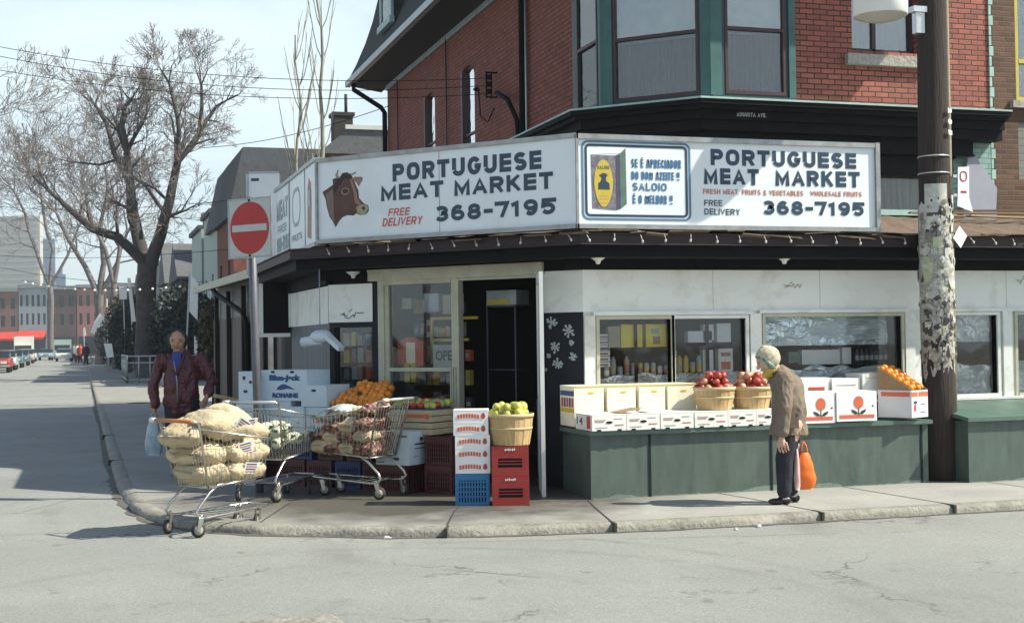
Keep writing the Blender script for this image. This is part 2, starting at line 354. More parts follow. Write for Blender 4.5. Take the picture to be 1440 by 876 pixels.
# ------------------------------------------------------------------ painted block lettering built from strokes
def _arc(cx, cy, rx, ry, a0, a1, n=8): return [(cx+rx*cos(radians(a0+(a1-a0)*i/n)), cy+ry*sin(radians(a0+(a1-a0)*i/n))) for i in range(n+1)]
def _sup(n=24, e=2.7):
    o = []
    for i in range(n):
        t = 2*pi*i/n; c, s = cos(t), sin(t); o.append((.5+.5*math.copysign(abs(c)**(2/e), c), .5+.5*math.copysign(abs(s)**(2/e), s)))
    return o
GL = {
 'O': (.80, [('c', _sup())]), '0': (.70, [('c', _sup())]),
 'P': (.70, [[(0,-.5),(0,1),(.55,1)]+_arc(.60,.73,.40,.27,90,-90)+[(.12,.46)]]),
 'R': (.74, [[(0,-.5),(0,1),(.55,1)]+_arc(.60,.73,.40,.27,90,-90)+[(.14,.46)], [(.52,.46),(1.02,-.5)]]),
 'B': (.72, [[(0,0),(0,1),(.55,1)]+_arc(.60,.76,.34,.24,90,-90)+[(.14,.52)], [(.14,.52),(.6,.52)]+_arc(.62,.26,.38,.26,90,-90)+[(0,0)]]),
 'T': (.70, [[(-.5,1),(1.5,1)], [(.5,.9),(.5,-.5)]]), 'I': (.0, [[(.5,-.5),(.5,1.5)]]),
 'U': (.74, [[(0,1.5),(0,.3)]+_arc(.5,.32,.5,.32,180,360,10)+[(1,1.5)]]),
 'G': (.78, [_arc(.5,.5,.5,.5,35,180,10)+_arc(.5,.5,.5,.5,185,345,10)+[(1,.46),(.55,.46)]]),
 'C': (.74, [_arc(.5,.5,.5,.5,40,180,10)+_arc(.5,.5,.5,.5,185,320,10)]),
 'E': (.60, [[(1.5,1),(0,1),(0,0),(1.5,0)], [(.15,.5),(1.35,.5)]]), 'F': (.58, [[(1.5,1),(0,1),(0,-.5)], [(.15,.5),(1.3,.5)]]),
 'L': (.56, [[(0,1.5),(0,0),(1.5,0)]]),
 'S': (.68, [_arc(.5,.755,.48,.245,25,180,8)+_arc(.5,.745,.48,.235,190,270,4)+_arc(.5,.255,.5,.255,85,0,5)+_arc(.5,.255,.5,.255,-10,-155,8)]),
 'M': (.92, [[(0,-.5),(0,1),(.5,.12),(1,1),(1,-.5)]]), 'N': (.76, [[(0,-.5),(0,1),(1,0),(1,1.5)]]),
 'A': (.80, [[(-.06,-.5),(.5,1.02),(1.06,-.5)], [(.22,.30),(.78,.30)]]), 'V': (.74, [[(-.05,1.5),(.5,0),(1.05,1.5)]]),
 'K': (.76, [[(0,-.5),(0,1.5)], [(1,1.5),(.12,.45)], [(.30,.62),(1.06,-.5)]]), 'D': (.74, [('c', [(0,0),(0,1),(.45,1)]+_arc(.5,.5,.5,.5,85,-85,10)+[(.45,0)])]),
 'Y': (.74, [[(-.02,1.5),(.5,.5),(1.02,1.5)], [(.5,.5),(.5,-.5)]]), 'W': (1.05, [[(-.02,1.5),(.25,0),(.5,.9),(.75,0),(1.02,1.5)]]), 'H': (.74, [[(0,-.5),(0,1.5)], [(1,-.5),(1,1.5)], [(.1,.5),(.9,.5)]]),
 'Z': (.66, [[(-.3,1),(1,1),(0,0),(1.3,0)]]), 
 '3': (.66, [_arc(.46,.745,.50,.255,150,-75,9)+_arc(.46,.27,.54,.27,75,-150,10)]) , '6': (.66, [('c', _arc(.5,.29,.5,.29,90,450,16)[:-1]), _arc(.5,.5,.5,.5,45,180,8)+[(0,.3)]]),
 '8': (.66, [('c', _arc(.5,.76,.42,.24,0,360,14)[:-1]), ('c', _arc(.5,.27,.5,.27,0,360,14)[:-1])]), '7': (.62, [[(-.3,1),(1,1),(.42,-.3)]]),
 '1': (.26, [[(-.5,.78),(.6,.98),(.6,-.5)]]), '9': (.66, [('c', _arc(.5,.71,.5,.29,0,360,16)[:-1]), [(1,.7)]+_arc(.5,.5,.5,.5,0,-135,8)]), '5': (.66, [[(1.3,1),(.08,1),(.03,.56)]+_arc(.5,.32,.5,.32,110,-150,10)]),
 '2': (.66, [_arc(.5,.70,.5,.30,160,-20,8)+[(0,0),(1.3,0)]]), '4': (.7, [[(.7,-.3),(.7,1),(0,.3),(1.2,.3)]]),
 '-': (.30, [[(-.4,.46),(1.4,.46)]]), ',': (.06, [[(.5,.08),(.5,-.5)]]), '.': (.04, [[(.5,-.5),(.5,.06)]]), '!': (.04, [[(.5,1.5),(.5,.35)], [(.5,-.5),(.5,.04)]]), '&': (.7, [('c', _arc(.42,.76,.30,.24,0,360,10)[:-1]), _arc(.42,.26,.42,.26,60,320,9), [(.2,.6),(1.1,-.4)]]),
 ' ': (.22, []),
}
def stroke(mb, pts, wx, closed=False, y=0.0, th=.002, zr=None):
    o = []
    for p in pts:
        if not o or math.dist(p, o[-1]) > 1e-5: o.append(p)
    if closed and math.dist(o[0], o[-1]) < 1e-5: o.pop()
    pts = o; n = len(pts); A = []; Bq = []
    for i in range(n):
        p = Vector(pts[i]); a = Vector(pts[i-1]) if (closed or i > 0) else None; c = Vector(pts[(i+1) % n]) if (closed or i < n-1) else None
        d1 = (p-a).normalized() if a is not None and (p-a).length > 1e-9 else None; d2 = (c-p).normalized() if c is not None and (c-p).length > 1e-9 else None
        if d1 is None: d1 = d2
        if d2 is None: d2 = d1
        n1 = Vector((-d1.y, d1.x)); n2 = Vector((-d2.y, d2.x)); m_ = (n1+n2)
        if m_.length < .3: m_ = n1
        m_.normalize(); k = wx/2/max(.55, m_.dot(n1)); A.append(p+m_*k); Bq.append(p-m_*k)
    if zr:
        for q in A+Bq: q.y = min(zr[1], max(zr[0], q.y))
    vs = [(q.x, y-th, q.y) for q in A]+[(q.x, y-th, q.y) for q in Bq]+[(q.x, y, q.y) for q in A]+[(q.x, y, q.y) for q in Bq]
    fs = []
    for i in range(n if closed else n-1):
        j = (i+1) % n; fs += [(i, n+i, n+j, j), (i, j, 2*n+j, 2*n+i), (n+i, 3*n+i, 3*n+j, n+j)]
    mb.add(vs, fs, False)
def paint_text(body, m, parent, x0, z0, width, height, wt=.24, gap=.17, y=-.003, slant=0, name='lettering', curve=None):
    """fits text into a width x height box; wt = stroke weight as a share of the cap height"""
    ws = []; 
    for ch in body:
        base = 'E' if ch == 'É' else ch
        g = GL[base]; ws.append(g[0]*(1-wt)+wt if ch != ' ' else .42)
    tot = sum(ws)+gap*(len(body)-1); sx = width/tot; t = wt*height; q = MB(); x = x0
    for ch, w in zip(body, ws):
        base = 'E' if ch == 'É' else ch; st = GL[base][1]; W_ = w*sx; tx = wt*height
        for k, s in enumerate(st):
            cl = s[0] == 'c'; pts = s[1] if cl else s; out = []
            for (u, v) in pts:
                # coordinates beyond 0..1 mean 'run to the outer edge of the letter'
                px = tx/2+(W_-tx)*min(1, max(0, u)) if 0 <= u <= 1 else ((0 if u < 0 else W_) if base not in 'AVKRMWYN7135269' else tx/2+(W_-tx)*u)
                pz = t/2+(height-t)*min(1, max(0, v)) if 0 <= v <= 1 else (0 if v < 0 else height)
                out.append((x+px+slant*pz, z0+pz))
            stroke(q, out, t*.97, cl, y-.0004*k, zr=(z0, z0+height))
        if ch == 'É': stroke(q, [(x+W_*.4, z0+height*1.06), (x+W_*.65, z0+height*1.22)], t*.8, False, y)
        x += W_+gap*sx
    return q.build(name, m, parent)
# ------------------------------------------------------------------ ground, road, kerb, sidewalk
def G(px, py, z=.05):
    a = (px-720)/F_; b_ = (438-py)/F_; d = fwd+r2*a+u2*b_; t = (z-CH)/d.z; return (d.x*t, d.y*t, z)
def circ(a, b_, c):
    ax, ay, _ = G(*a); bx, by, _ = G(*b_); cx, cy, _ = G(*c); D = 2*(ax*(by-cy)+bx*(cy-ay)+cx*(ay-by))
    ux = ((ax*ax+ay*ay)*(by-cy)+(bx*bx+by*by)*(cy-ay)+(cx*cx+cy*cy)*(ay-by))/D; uy = ((ax*ax+ay*ay)*(cx-bx)+(bx*bx+by*by)*(ax-cx)+(cx*cx+cy*cy)*(bx-ax))/D
    return ux, uy, math.hypot(ax-ux, ay-uy)
TRACKS = [circ((900,765),(1160,808),(1330,858)), circ((930,786),(1110,816),(1230,858))]
def asphalt():
    m, nt, b = newmat('asphalt'); L = nt.links; v = coords(nt)
    c = ramp(nt, nz(nt, v, .5, 7, .62), .3, .72, (.235,.245,.225), (.325,.335,.305))
    c = mixc(nt, ramp(nt, nz(nt, v, 90, 2, .6), .35, .75, (.0,)*3, (.75,)*3), c, (.12,.125,.115))
    c = mixc(nt, ramp(nt, nz(nt, v, 22, 6, .75), .55, .8, (0,)*3, (.5,)*3), c, (.40,.40,.37))
    c = mixc(nt, ramp(nt, nz(nt, coords(nt, (1,.35,1), loc=(9,2,0)), 1.1, 7, .7, .8), .56, .74, (0,)*3, (.5,)*3), c, (.13,.13,.12))
    # a few long cracks and an old square repair patch
    vo = nt.nodes.new('ShaderNodeTexVoronoi'); vo.feature = 'DISTANCE_TO_EDGE'; vo.inputs['Scale'].default_value = .33
    wv = nt.nodes.new('ShaderNodeVectorMath'); wv.operation = 'ADD'; L.new(v, wv.inputs[0]); n5 = nt.nodes.new('ShaderNodeTexNoise'); n5.inputs['Scale'].default_value = 2.6; n5.inputs['Detail'].default_value = 8; L.new(v, n5.inputs['Vector'])
    s5 = nt.nodes.new('ShaderNodeVectorMath'); s5.operation = 'SCALE'; s5.inputs['Scale'].default_value = .9; L.new(n5.outputs['Color'], s5.inputs[0]); L.new(s5.outputs[0], wv.inputs[1]); L.new(wv.outputs[0], vo.inputs['Vector'])
    ck = nt.nodes.new('ShaderNodeMapRange'); ck.inputs[1].default_value = .0015; ck.inputs[2].default_value = .006; ck.inputs[3].default_value = .75; ck.inputs[4].default_value = 0; L.new(vo.outputs['Distance'], ck.inputs[0])
    cm = nt.nodes.new('ShaderNodeMath'); cm.operation = 'MULTIPLY'; L.new(ck.outputs[0], cm.inputs[0]); L.new(ramp(nt, nz(nt, coords(nt, loc=(8,8,0)), .5, 3), .46, .56), cm.inputs[1])
    c = mixc(nt, cm.outputs[0], c, (.07,.07,.065))
    vp = nt.nodes.new('ShaderNodeTexVoronoi'); vp.distance = 'CHEBYCHEV'; vp.inputs['Scale'].default_value = .28; L.new(coords(nt, (1,.6,1), loc=(2,3,0)), vp.inputs['Vector'])
    c = mixc(nt, ramp(nt, vp.outputs['Color'], .62, .66, (0,)*3, (.35,)*3), c, (.21,.215,.20))
    # two faint curved tyre tracks worn into the surface
    tc = nt.nodes.new('ShaderNodeTexCoord')
    for (cx, cy, R_) in TRACKS:
        d = nt.nodes.new('ShaderNodeVectorMath'); d.operation = 'DISTANCE'; d.inputs[1].default_value = (cx, cy, .05); L.new(tc.outputs['Object'], d.inputs[0])
        a = nt.nodes.new('ShaderNodeMath'); a.operation = 'SUBTRACT'; L.new(d.outputs['Value'], a.inputs[0]); a.inputs[1].default_value = R_
        b2 = nt.nodes.new('ShaderNodeMath'); b2.operation = 'ABSOLUTE'; L.new(a.outputs[0], b2.inputs[0])
        mr = nt.nodes.new('ShaderNodeMapRange'); mr.inputs[1].default_value = .02; mr.inputs[2].default_value = .09; mr.inputs[3].default_value = .55; mr.inputs[4].default_value = 0; L.new(b2.outputs[0], mr.inputs[0])
        m3 = nt.nodes.new('ShaderNodeMath'); m3.operation = 'MULTIPLY'; L.new(mr.outputs[0], m3.inputs[0]); L.new(ramp(nt, nz(nt, coords(nt, loc=(1,7,0)), 1.6, 6, .7), .38, .62), m3.inputs[1])
        c = mixc(nt, m3.outputs[0], c, (.17,.172,.16))
    # sparse oil spots
    c = mixc(nt, ramp(nt, nz(nt, coords(nt, loc=(3,1,0)), 3.1, 3, .5), .68, .74, (0,)*3, (.6,)*3), c, (.12,.12,.11))
    L.new(c, b.inputs['Base Color']); b.inputs['Roughness'].default_value = .85
    bump(nt, b, nz(nt, v, 60, 5, .7), .5, .012); return m
def concrete():
    m, nt, b = newmat('sidewalk_concrete'); L = nt.links; v = coords(nt)
    c = ramp(nt, nz(nt, v, 1.1, 8, .66), .28, .72, (.26,.26,.235), (.39,.385,.355))
    c = mixc(nt, ramp(nt, nz(nt, v, 70, 3, .6), .4, .75, (0,)*3, (.4,)*3), c, (.15,.145,.12))
    # damp patch washed out from the produce stalls, darkened further to carry their shade
    tc = nt.nodes.new('ShaderNodeTexCoord'); s = nt.nodes.new('ShaderNodeSeparateXYZ'); L.new(tc.outputs['Object'], s.inputs[0])
    d = nt.nodes.new('ShaderNodeVectorMath'); d.operation = 'DISTANCE'; d.inputs[1].default_value = (3.3, 13.6, .12)
    L.new(tc.outputs['Object'], d.inputs[0])
    a = nt.nodes.new('ShaderNodeMath'); a.operation = 'MULTIPLY_ADD'; L.new(nz(nt, v, 1.5, 7, .7), a.inputs[0]); a.inputs[1].default_value = 2.6; L.new(d.outputs['Value'], a.inputs[2])
    wet_shade = ramp(nt, a.outputs[0], 0, 1); r = wet_shade.node
    mr = nt.nodes.new('ShaderNodeMapRange'); mr.inputs[1].default_value = 2.9; mr.inputs[2].default_value = 4.2; mr.inputs[3].default_value = .88; mr.inputs[4].default_value = 0
    L.new(a.outputs[0], mr.inputs[0])
    c = mixc(nt, mr.outputs[0], c, (.045,.040,.033))
    y2 = nt.nodes.new('ShaderNodeMath'); y2.operation = 'MULTIPLY_ADD'; L.new(nz(nt, v, 1.9, 6, .7), y2.inputs[0]); y2.inputs[1].default_value = -1.3; L.new(s.outputs[1], y2.inputs[2])
    m2 = nt.nodes.new('ShaderNodeMapRange'); m2.inputs[1].default_value = 11.15; m2.inputs[2].default_value = 11.9; m2.inputs[3].default_value = 0; m2.inputs[4].default_value = .30; L.new(y2.outputs[0], m2.inputs[0])
    c = mixc(nt, m2.outputs[0], c, (.13,.12,.09))
    L.new(c, b.inputs['Base Color'])
    rr = nt.nodes.new('ShaderNodeMapRange'); rr.inputs[3].default_value = .85; rr.inputs[4].default_value = .45; L.new(mr.outputs[0], rr.inputs[0]); L.new(rr.outputs[0], b.inputs['Roughness'])
    bump(nt, b, nz(nt, v, 45, 5, .7), .4, .008); return m
MT['asphalt'] = asphalt(); MT['concrete'] = concrete()
mk('kerb', (.27,.26,.22), .85, .3, 7, dirt=(.12,.11,.08), dirt_amt=.7, dirt_scale=4, bmp=.9, bscale=28, bdist=.02)
mk('crack', (.045,.042,.035), .9, .3)
mk('earth', (.16,.15,.13), .95, .3, .3)

g = MB(); g.quad((-1500,-200,-.05), (1500,-200,-.05), (1500,3000,-.05), (-1500,3000,-.05)); g.build('ground', MT['earth'], kind='structure')
g = MB(); nx = 40
g.quad((-60,-30,.05), (80,-30,.05), (80,14,.05), (-60,14,.05)); g.build('road', MT['asphalt'], kind='structure')
g = MB(); g.quad((-7.6,14,.05), (3,14,.05), (3,215,.05), (-7.6,215,.05)); g.quad((-80,215,.05), (80,215,.05), (80,228,.05), (-80,228,.05))
g.build('side_road', MT['asphalt'], kind='structure')
path = [(.36,214),(.36,120),(.36,60),(.36,30),(.36,18),(.37,16.3),(.40,15.2),(.46,14.19),(.58,13.5),(.76,12.93),(.92,12.6),(1.13,12.33),(1.38,12.1),(1.65,11.92),(2.21,11.58),(2.77,11.32),(3.2,11.2),(3.64,11.11),(4.49,10.98),(5.2,10.93),(6.35,10.92),(8,10.9),(14,10.9),(40,10.9)]
def dens(p, step=.12):
    out = []
    for a, b_ in zip(p, p[1:]):
        l = math.dist(a, b_); st = step if l < 8 else 2.0; n = max(1, int(l/st))
        for i in range(n): out.append((a[0]+(b_[0]-a[0])*i/n, a[1]+(b_[1]-a[1])*i/n))
    return out+[p[-1]]
path = [(x*.9697, y*.9697) for x, y in path]
dp = dens(path[3:]+[]) ; dp = dens(path[:4])[:-1] + dp
def offs(p, d):
    out = []
    for i in range(len(p)):
        a = Vector(p[max(i-1,0)]); b_ = Vector(p[min(i+1,len(p)-1)]); t = (b_-a).normalized(); n = Vector((-t.y, t.x))
        out.append((p[i][0]+n.x*d, p[i][1]+n.y*d))
    return out
kb = MB(); kb.smooth = True; rows = []
prof = [(0,-.05),(.006,.085),(.020,.108),(.045,.122),(.15,.125),(.16,.118)]
cols = [offs(dp, o) for o, z in prof]
vs = []; 
for i in range(len(dp)):
    chip = max(0, noise.noise(Vector((dp[i][0]*1.7, dp[i][1]*1.7, 0)))-.12)*.10 + noise.noise(Vector((dp[i][0]*9, dp[i][1]*9, 3)))*.005
    for k, (o, z) in enumerate(prof):
        zz = z - (chip if 1 <= k <= 3 else 0)*(1.3 if k == 2 else .8)
        x, y = cols[k][i]
        if k == 1 or k == 2: x += (cols[4][i][0]-cols[0][i][0])*chip*2; y += (cols[4][i][1]-cols[0][i][1])*chip*2
        vs.append((x, y, max(zz, -.05)))
fs = []; K = len(prof)
for i in range(len(dp)-1):
    for k in range(K-1): fs.append((i*K+k, (i+1)*K+k, (i+1)*K+k+1, i*K+k+1))
kb.add(vs, fs, True); kb.build('kerb', MT['kerb'], kind='structure')
inner = offs(dp, .155)
sw = MB()
for i in range(len(inner)-1):
    a, b_ = inner[i], inner[i+1]
    if a[1] > 16.3 and b_[1] > 12:   # along the side street
        sw.quad((a[0], a[1], .12), (b_[0], b_[1], .12), (6.5, b_[1], .12), (6.5, a[1], .12))
    else:
        ca = (6.5, 16.3)
        if a[0] < 6.5 and b_[0] <= 6.6: sw.add([(a[0], a[1], .12), (b_[0], b_[1], .12), (6.5, 16.3, .12)], [(0,1,2)], False)
        else: sw.quad((a[0], a[1], .12), (b_[0], b_[1], .12), (b_[0], 16.3, .12), (a[0], 16.3, .12))
sw.build('sidewalk', MT['concrete'], kind='structure')
# expansion joints cut in the concrete (thin dark strips)
jt = MB()
def strip(pts, w, z, mb):
    for a, b_ in zip(pts, pts[1:]):
        t = Vector((b_[0]-a[0], b_[1]-a[1])).normalized(); n = Vector((-t.y, t.x))*w/2
        mb.quad((a[0]-n.x, a[1]-n.y, z), (b_[0]-n.x, b_[1]-n.y, z), (b_[0]+n.x, b_[1]+n.y, z), (a[0]+n.x, a[1]+n.y, z))
for pts in [[(3.42,12.6),(3.15,11.9),(2.87,11.07)], [(4.58,12.3),(4.45,11.8),(4.23,10.82)], [(5.95,12.4),(6.03,11.8),(6.12,10.76)], [(7.35,12.4),(7.44,10.75)], [(8.9,12.3),(8.97,10.75)], [(1.9,13.3),(1.45,11.95)],
            [(.55,19.2),(2.6,19.2)], [(.55,21.8),(2.6,21.8)], [(.55,24.6),(2.9,24.6)], [(.55,27.6),(2.9,27.6)], [(.55,31),(2.9,31)], [(.55,35),(2.9,35)], [(.55,40),(2.9,40)], [(.55,46),(2.9,46)], [(.6,16.4),(2.4,16.6)]]:
    strip(pts, .016, .124, jt)
jt.build('sidewalk_joints', MT['crack'], kind='structure')
kj = MB()
for (x, y, rz) in [(2.82,10.90,1.2),(4.20,10.66,1.45),(6.1,10.60,1.5),(7.42,10.59,1.57),(8.95,10.58,1.57),(.35,19.2,0),(.35,24.6,0)]:
    kj.T = xf((x, y, 0), rz); kj.box(-.03,-.012,.02,.17,.012,.1285)
kj.build('kerb_joints', MT['crack'], kind='structure')
gd = MB(); e0 = offs(dp, .01); W1_ = []; 
for i, p in enumerate(dp):
    k = .03+.10*abs(noise.noise(Vector((p[0]*2.1, p[1]*2.1, 5))))+.05*abs(noise.noise(Vector((p[0]*11, p[1]*11, 2)))); W1_.append(k)
for i in range(len(dp)-1):
    if dp[i][1] > 60: continue
    a, c = e0[i], e0[i+1]
    def o_(j):
        A = Vector(dp[max(j-1,0)]); B = Vector(dp[min(j+1,len(dp)-1)]); t = (B-A).normalized(); n = Vector((-t.y, t.x)); return (dp[j][0]-n.x*W1_[j], dp[j][1]-n.y*W1_[j])
    p, q = o_(i), o_(i+1); gd.quad((p[0],p[1],.054),(q[0],q[1],.054),(c[0],c[1],.054),(a[0],a[1],.054))
gd.build('gutter_dirt', mk('gutter_dirt', (.11,.10,.085), .95, .5, 18), kind='structure')
# faint tyre tracks and tar-filled cracks on the road
mk('tyre_dark', (.265,.27,.25), .8, .15, 8); mk('tar', (.14,.14,.13), .7, .4, 9)
def G(px, py, z=.05):
    a = (px-720)/F_; b_ = (438-py)/F_; d = fwd+r2*a+u2*b_; t = (z-CH)/d.z; return (d.x*t, d.y*t, z)
tr = MB(); random.seed(3)
for (a, b_) in [((70,680),(158,672)), ((880,758),(1180,752)), ((60,640),(150,650)), ((620,800),(760,812)), ((30,720),(120,700)), ((600,765),(840,760))]:
    A = Vector(G(*a)[:2]); B = Vector(G(*b_)[:2]); n = max(4, int((B-A).length/.12)); pts = []; off = 0
    for i in range(n+1):
        off += random.uniform(-.035, .035); p = A.lerp(B, i/n); pts.append((p.x, p.y+off))
    strip(pts, .007, .0545, tr)
tr.build('road_cracks', MT['tar'], kind='structure')
# manhole cover on the sidewalk in the sun
mh = MB(); mh.lathe((1.45, 38, .12), [(.33,0),(.33,.006),(.28,.01)], 24); 
tagit(mh.build('manhole_cover', MT['crack']), 'round grey utility cover set in the sunlit sidewalk of the side street', 'manhole')
# litter specks
random.seed(11)
for i, (px, py, s) in enumerate([(1067,741,.035), (562,753,.05), (545,757,.03), (730,700,.03), (1035,745,.02)]):
    x, y, z = G(px, py, .05 if py > 738 else .12)
    m = MB(); m.T = xf((x, y, z+.004), random.random()*3); m.box(-s,-s*.5,0,s,s*.5,.006); m.box(-s*.4,-s*.6,.006,s*.8,s*.2,.016)
    tagit(m.build('litter', MT['white_paint']), ['crumpled pale paper scrap in the gutter in front of the woman','white paper scrap by the kerb beside the sack cart','smaller white scrap by the kerb between cart and crack','paper bit beside the red crate stack','tiny scrap on the road right of the kerb crack'][i], 'litter')

mk('faded_seam', (.33,.32,.28), .8, .3)
# ------------------------------------------------------------------ the corner building
YW = 13.2; C0 = (4.89, 13.2); L0 = (2.70, 15.63); CRZ = -0.8372
bld = thing('corner_building', 'red brick corner building with white shop front, black eaves and grey mansard roof', 'building', (4.89, 13.2, 0))
def facade(mb, x0, x1, z0, z1, ops, depth=.12, y=0):
    """front faces of a wall in the local xz plane, with reveals round rectangular openings"""
    xs = sorted(set([x0, x1]+[v for o in ops for v in (o[0], o[2]) if x0 < v < x1]))
    zs = sorted(set([z0, z1]+[v for o in ops for v in (o[1], o[3]) if z0 < v < z1]))
    for i in range(len(xs)-1):
        for j in range(len(zs)-1):
            cx, cz = (xs[i]+xs[i+1])/2, (zs[j]+zs[j+1])/2
            if any(o[0] < cx < o[2] and o[1] < cz < o[3] for o in ops): continue
            mb.quad((xs[i],y,zs[j]), (xs[i+1],y,zs[j]), (xs[i+1],y,zs[j+1]), (xs[i],y,zs[j+1]))
    for (a, c, b_, d) in ops:
        e = y+depth
        mb.quad((a,y,c),(a,e,c),(a,e,d),(a,y,d)); mb.quad((b_,y,c),(b_,y,d),(b_,e,d),(b_,e,c))
        mb.quad((a,y,c),(b_,y,c),(b_,e,c),(a,e,c)); mb.quad((a,y,d),(a,e,d),(b_,e,d),(b_,y,d))
RZl = -pi/2   # wall facing -X: local x runs toward -Y? (x -> -Y, outward -y -> -X)
TC = xf((L0[0], L0[1], 0), CRZ)            # chamfer frame
TR = xf((0, YW, 0), 0)                      # right facade frame, local x = world X
# windows of the right facade
wins = [(5.06, 5.86, .95, 1.85), (5.90, 6.72, .95, 1.85), (6.95, 8.62, .99, 1.86), (9.02, 9.86, .98, 1.86), (10.13, 11.2, .98, 1.86), (11.5, 12.9, .98, 1.86)]
w = MB(); w.T = TR
facade(w, 4.89, 17, 1.93, 2.36, [], 0, 0)
w.box(4.885, -.004, 2.02, 4.90, .0, 2.36)
w.T = TC; facade(w, 2.81, 3.272, 1.93, 2.36, []); facade(w, 0, .62, 1.88, 2.31, [], 0, -.012); w.quad((0,-.012,1.88),(0,-.012,2.31),(0,.02,2.31),(0,.02,1.88))
w.T = None; w.quad((2.69,18.58,1.87),(2.69,15.64,1.87),(2.69,15.64,2.30),(2.69,18.58,2.32)); w.box(2.66,18.56,1.87,2.70,18.6,2.33)
w.build('white_panel', MT['band_paint'], bld, True)
for k, x in enumerate((6.35, 7.62, 8.9, 10.0, 11.3)):
    w = MB(); w.T = TR; w.box(x,-.0015,1.95,x+.004,.0,2.36); w.build('panel_seam', MT['faded_seam'], bld, True)
w = MB(); w.T = TR
facade(w, 4.89, 17, .90, 1.93, [(a, c, b_, d) for a, b_, c, d in wins], .10, .004)
w.build('window_wall', MT['white_paint'], bld, True)
w = MB(); w.T = TR; facade(w, 4.89, 17, 0, .90, [], 0, .006); w.build('base_wall', MT['green_paint'], bld, True)
w = MB(); w.T = TR
w.box(4.7,-.02,2.36,17,.0,2.76); w.T = TC; w.box(-.1,-.02,2.36,3.29,.0,2.76); w.box(-.05,.0,2.31,.62,.02,2.36); w.T = None; w.box(2.66,15.6,2.32,2.70,19.3,2.76)
w.box(2.70,18.6,0,2.74,19.3,2.4)  # black sheet standing in for the shaded recess past the left wall
w.build('upper_board', MT['black_paint'], bld, True)
# frames and panes
for k, (a, b_, c, d) in enumerate(wins):
    f = MB(); f.T = TR
    t = .035
    f.box(a-t,-.022,c-t,a,.09,d+t); f.box(b_,-.022,c-t,b_+t,.09,d+t)
    f.box(a,-.022,d,b_,.09,d+t); f.box(a,-.030,c-t,b_,.09,c)
    fo = f.build('window', MT['cream'] if k % 2 == 0 else MT['white_paint'], bld, True)
    p = MB(); p.T = TR; p.box(a,.05,c,b_,.056,d); p.build('pane', MT['glass'], bld, True)
f = MB(); f.T = TR; f.box(4.99,-.035,1.89,6.80,.0,1.93); f.box(6.88,-.035,1.90,8.72,.0,1.935); f.box(8.9,-.035,1.90,17,.0,1.935)
f.box(6.77,-.03,.9,6.90,.0,1.9); f.box(9.93,-.03,.9,10.05,.0,1.9); f.box(8.66,-.03,.9,8.78,.0,1.9); f.box(4.90,-.012,.9,5.02,.0,1.89)
f.box(8.80,-.06,.915,17,.0,.945)
f.build('window_trim', MT['white_paint'], bld, True)
f = MB(); f.T = TR; f.box(8.6,-.05,.62,17,.0,.9); f.box(8.6,-.09,.80,17,-.05,.83); f.build('sill_boards', MT['green_top'], bld, True)
# chamfer wall: door frame, glazing, snowflake panel, display window
ch = MB(); ch.T = TC; facade(ch, .62, .72, 0, 2.36, []); ch.build('dark_post', MT['navy_paint'], bld, True)
ch = MB(); ch.T = TC; facade(ch, 2.80, 3.272, 0, 1.93, [], 0, .002); ch.build('snowflake_panel', MT['navy_paint'], bld, True)
ch = MB(); ch.T = TC; ch.box(2.74,-.01,0,2.80,.04,2.33); ch.build('door_jamb', MT['navy_paint'], bld, True)
ch = MB(); ch.T = TC
facade(ch, 0, .62, 0, 1.88, [(.07,.55,.60,1.82)], .08)
ch.build('dark_wall', MT['navy_paint'], bld, True)
ch = MB(); ch.T = TC; ch.box(.07,.05,.55,.60,.055,1.82); ch.build('pane', MT['glass'], bld, True)
fr = MB(); fr.T = TC
fr.box(.60,-.07,2.33,2.83,.0,2.455); fr.box(.60,-.085,2.43,2.83,-.07,2.455)
fr.box(.72,-.05,0,.80,.06,2.33); fr.box(.80,-.05,2.28,1.69,.05,2.33); fr.box(1.69,-.04,0,1.78,.06,2.33); fr.box(1.78,-.03,2.30,2.74,.05,2.33)
fr.box(.80,-.03,0,.85,.05,2.28); fr.box(.85,-.025,1.325,1.69,.04,1.365); fr.box(.85,-.03,0,1.69,.05,.12)
fr.box(1.675,-.06,0,1.69,.0,1.37); fr.box(1.70,-.06,0,1.715,-.04,1.37); fr.box(1.73,-.06,0,1.745,-.04,1.37)
fr.build('door_frame', MT['cream'], bld, True)
p = MB(); p.T = TC; p.box(.85,.0,.12,1.675,.006,1.325); p.box(.85,.0,1.365,1.69,.006,2.28); p.build('pane', MT['glass'], bld, True)
# the door leaf swung outward, seen on edge
dr = MB(); dr.T = TC @ xf((2.745,-.0,0), -1.02)
dr.box(0,-.02,.05,.07,.02,2.32); dr.box(.07,-.02,2.22,.80,.02,2.32); dr.box(.07,-.02,.05,.80,.02,.25); dr.box(.80,-.02,.05,.87,.02,2.32); dr.box(.07,-.02,1.0,.80,.02,1.08)
dro = dr.build('door', MT['white_plastic'], bld, True)
dr = MB(); dr.T = TC @ xf((2.745,-.0,0), -1.02); dr.box(.07,-.004,.25,.80,.004,1.0); dr.box(.07,-.004,1.08,.80,.004,2.22); dr.build('pane', MT['glass'], bld, True)
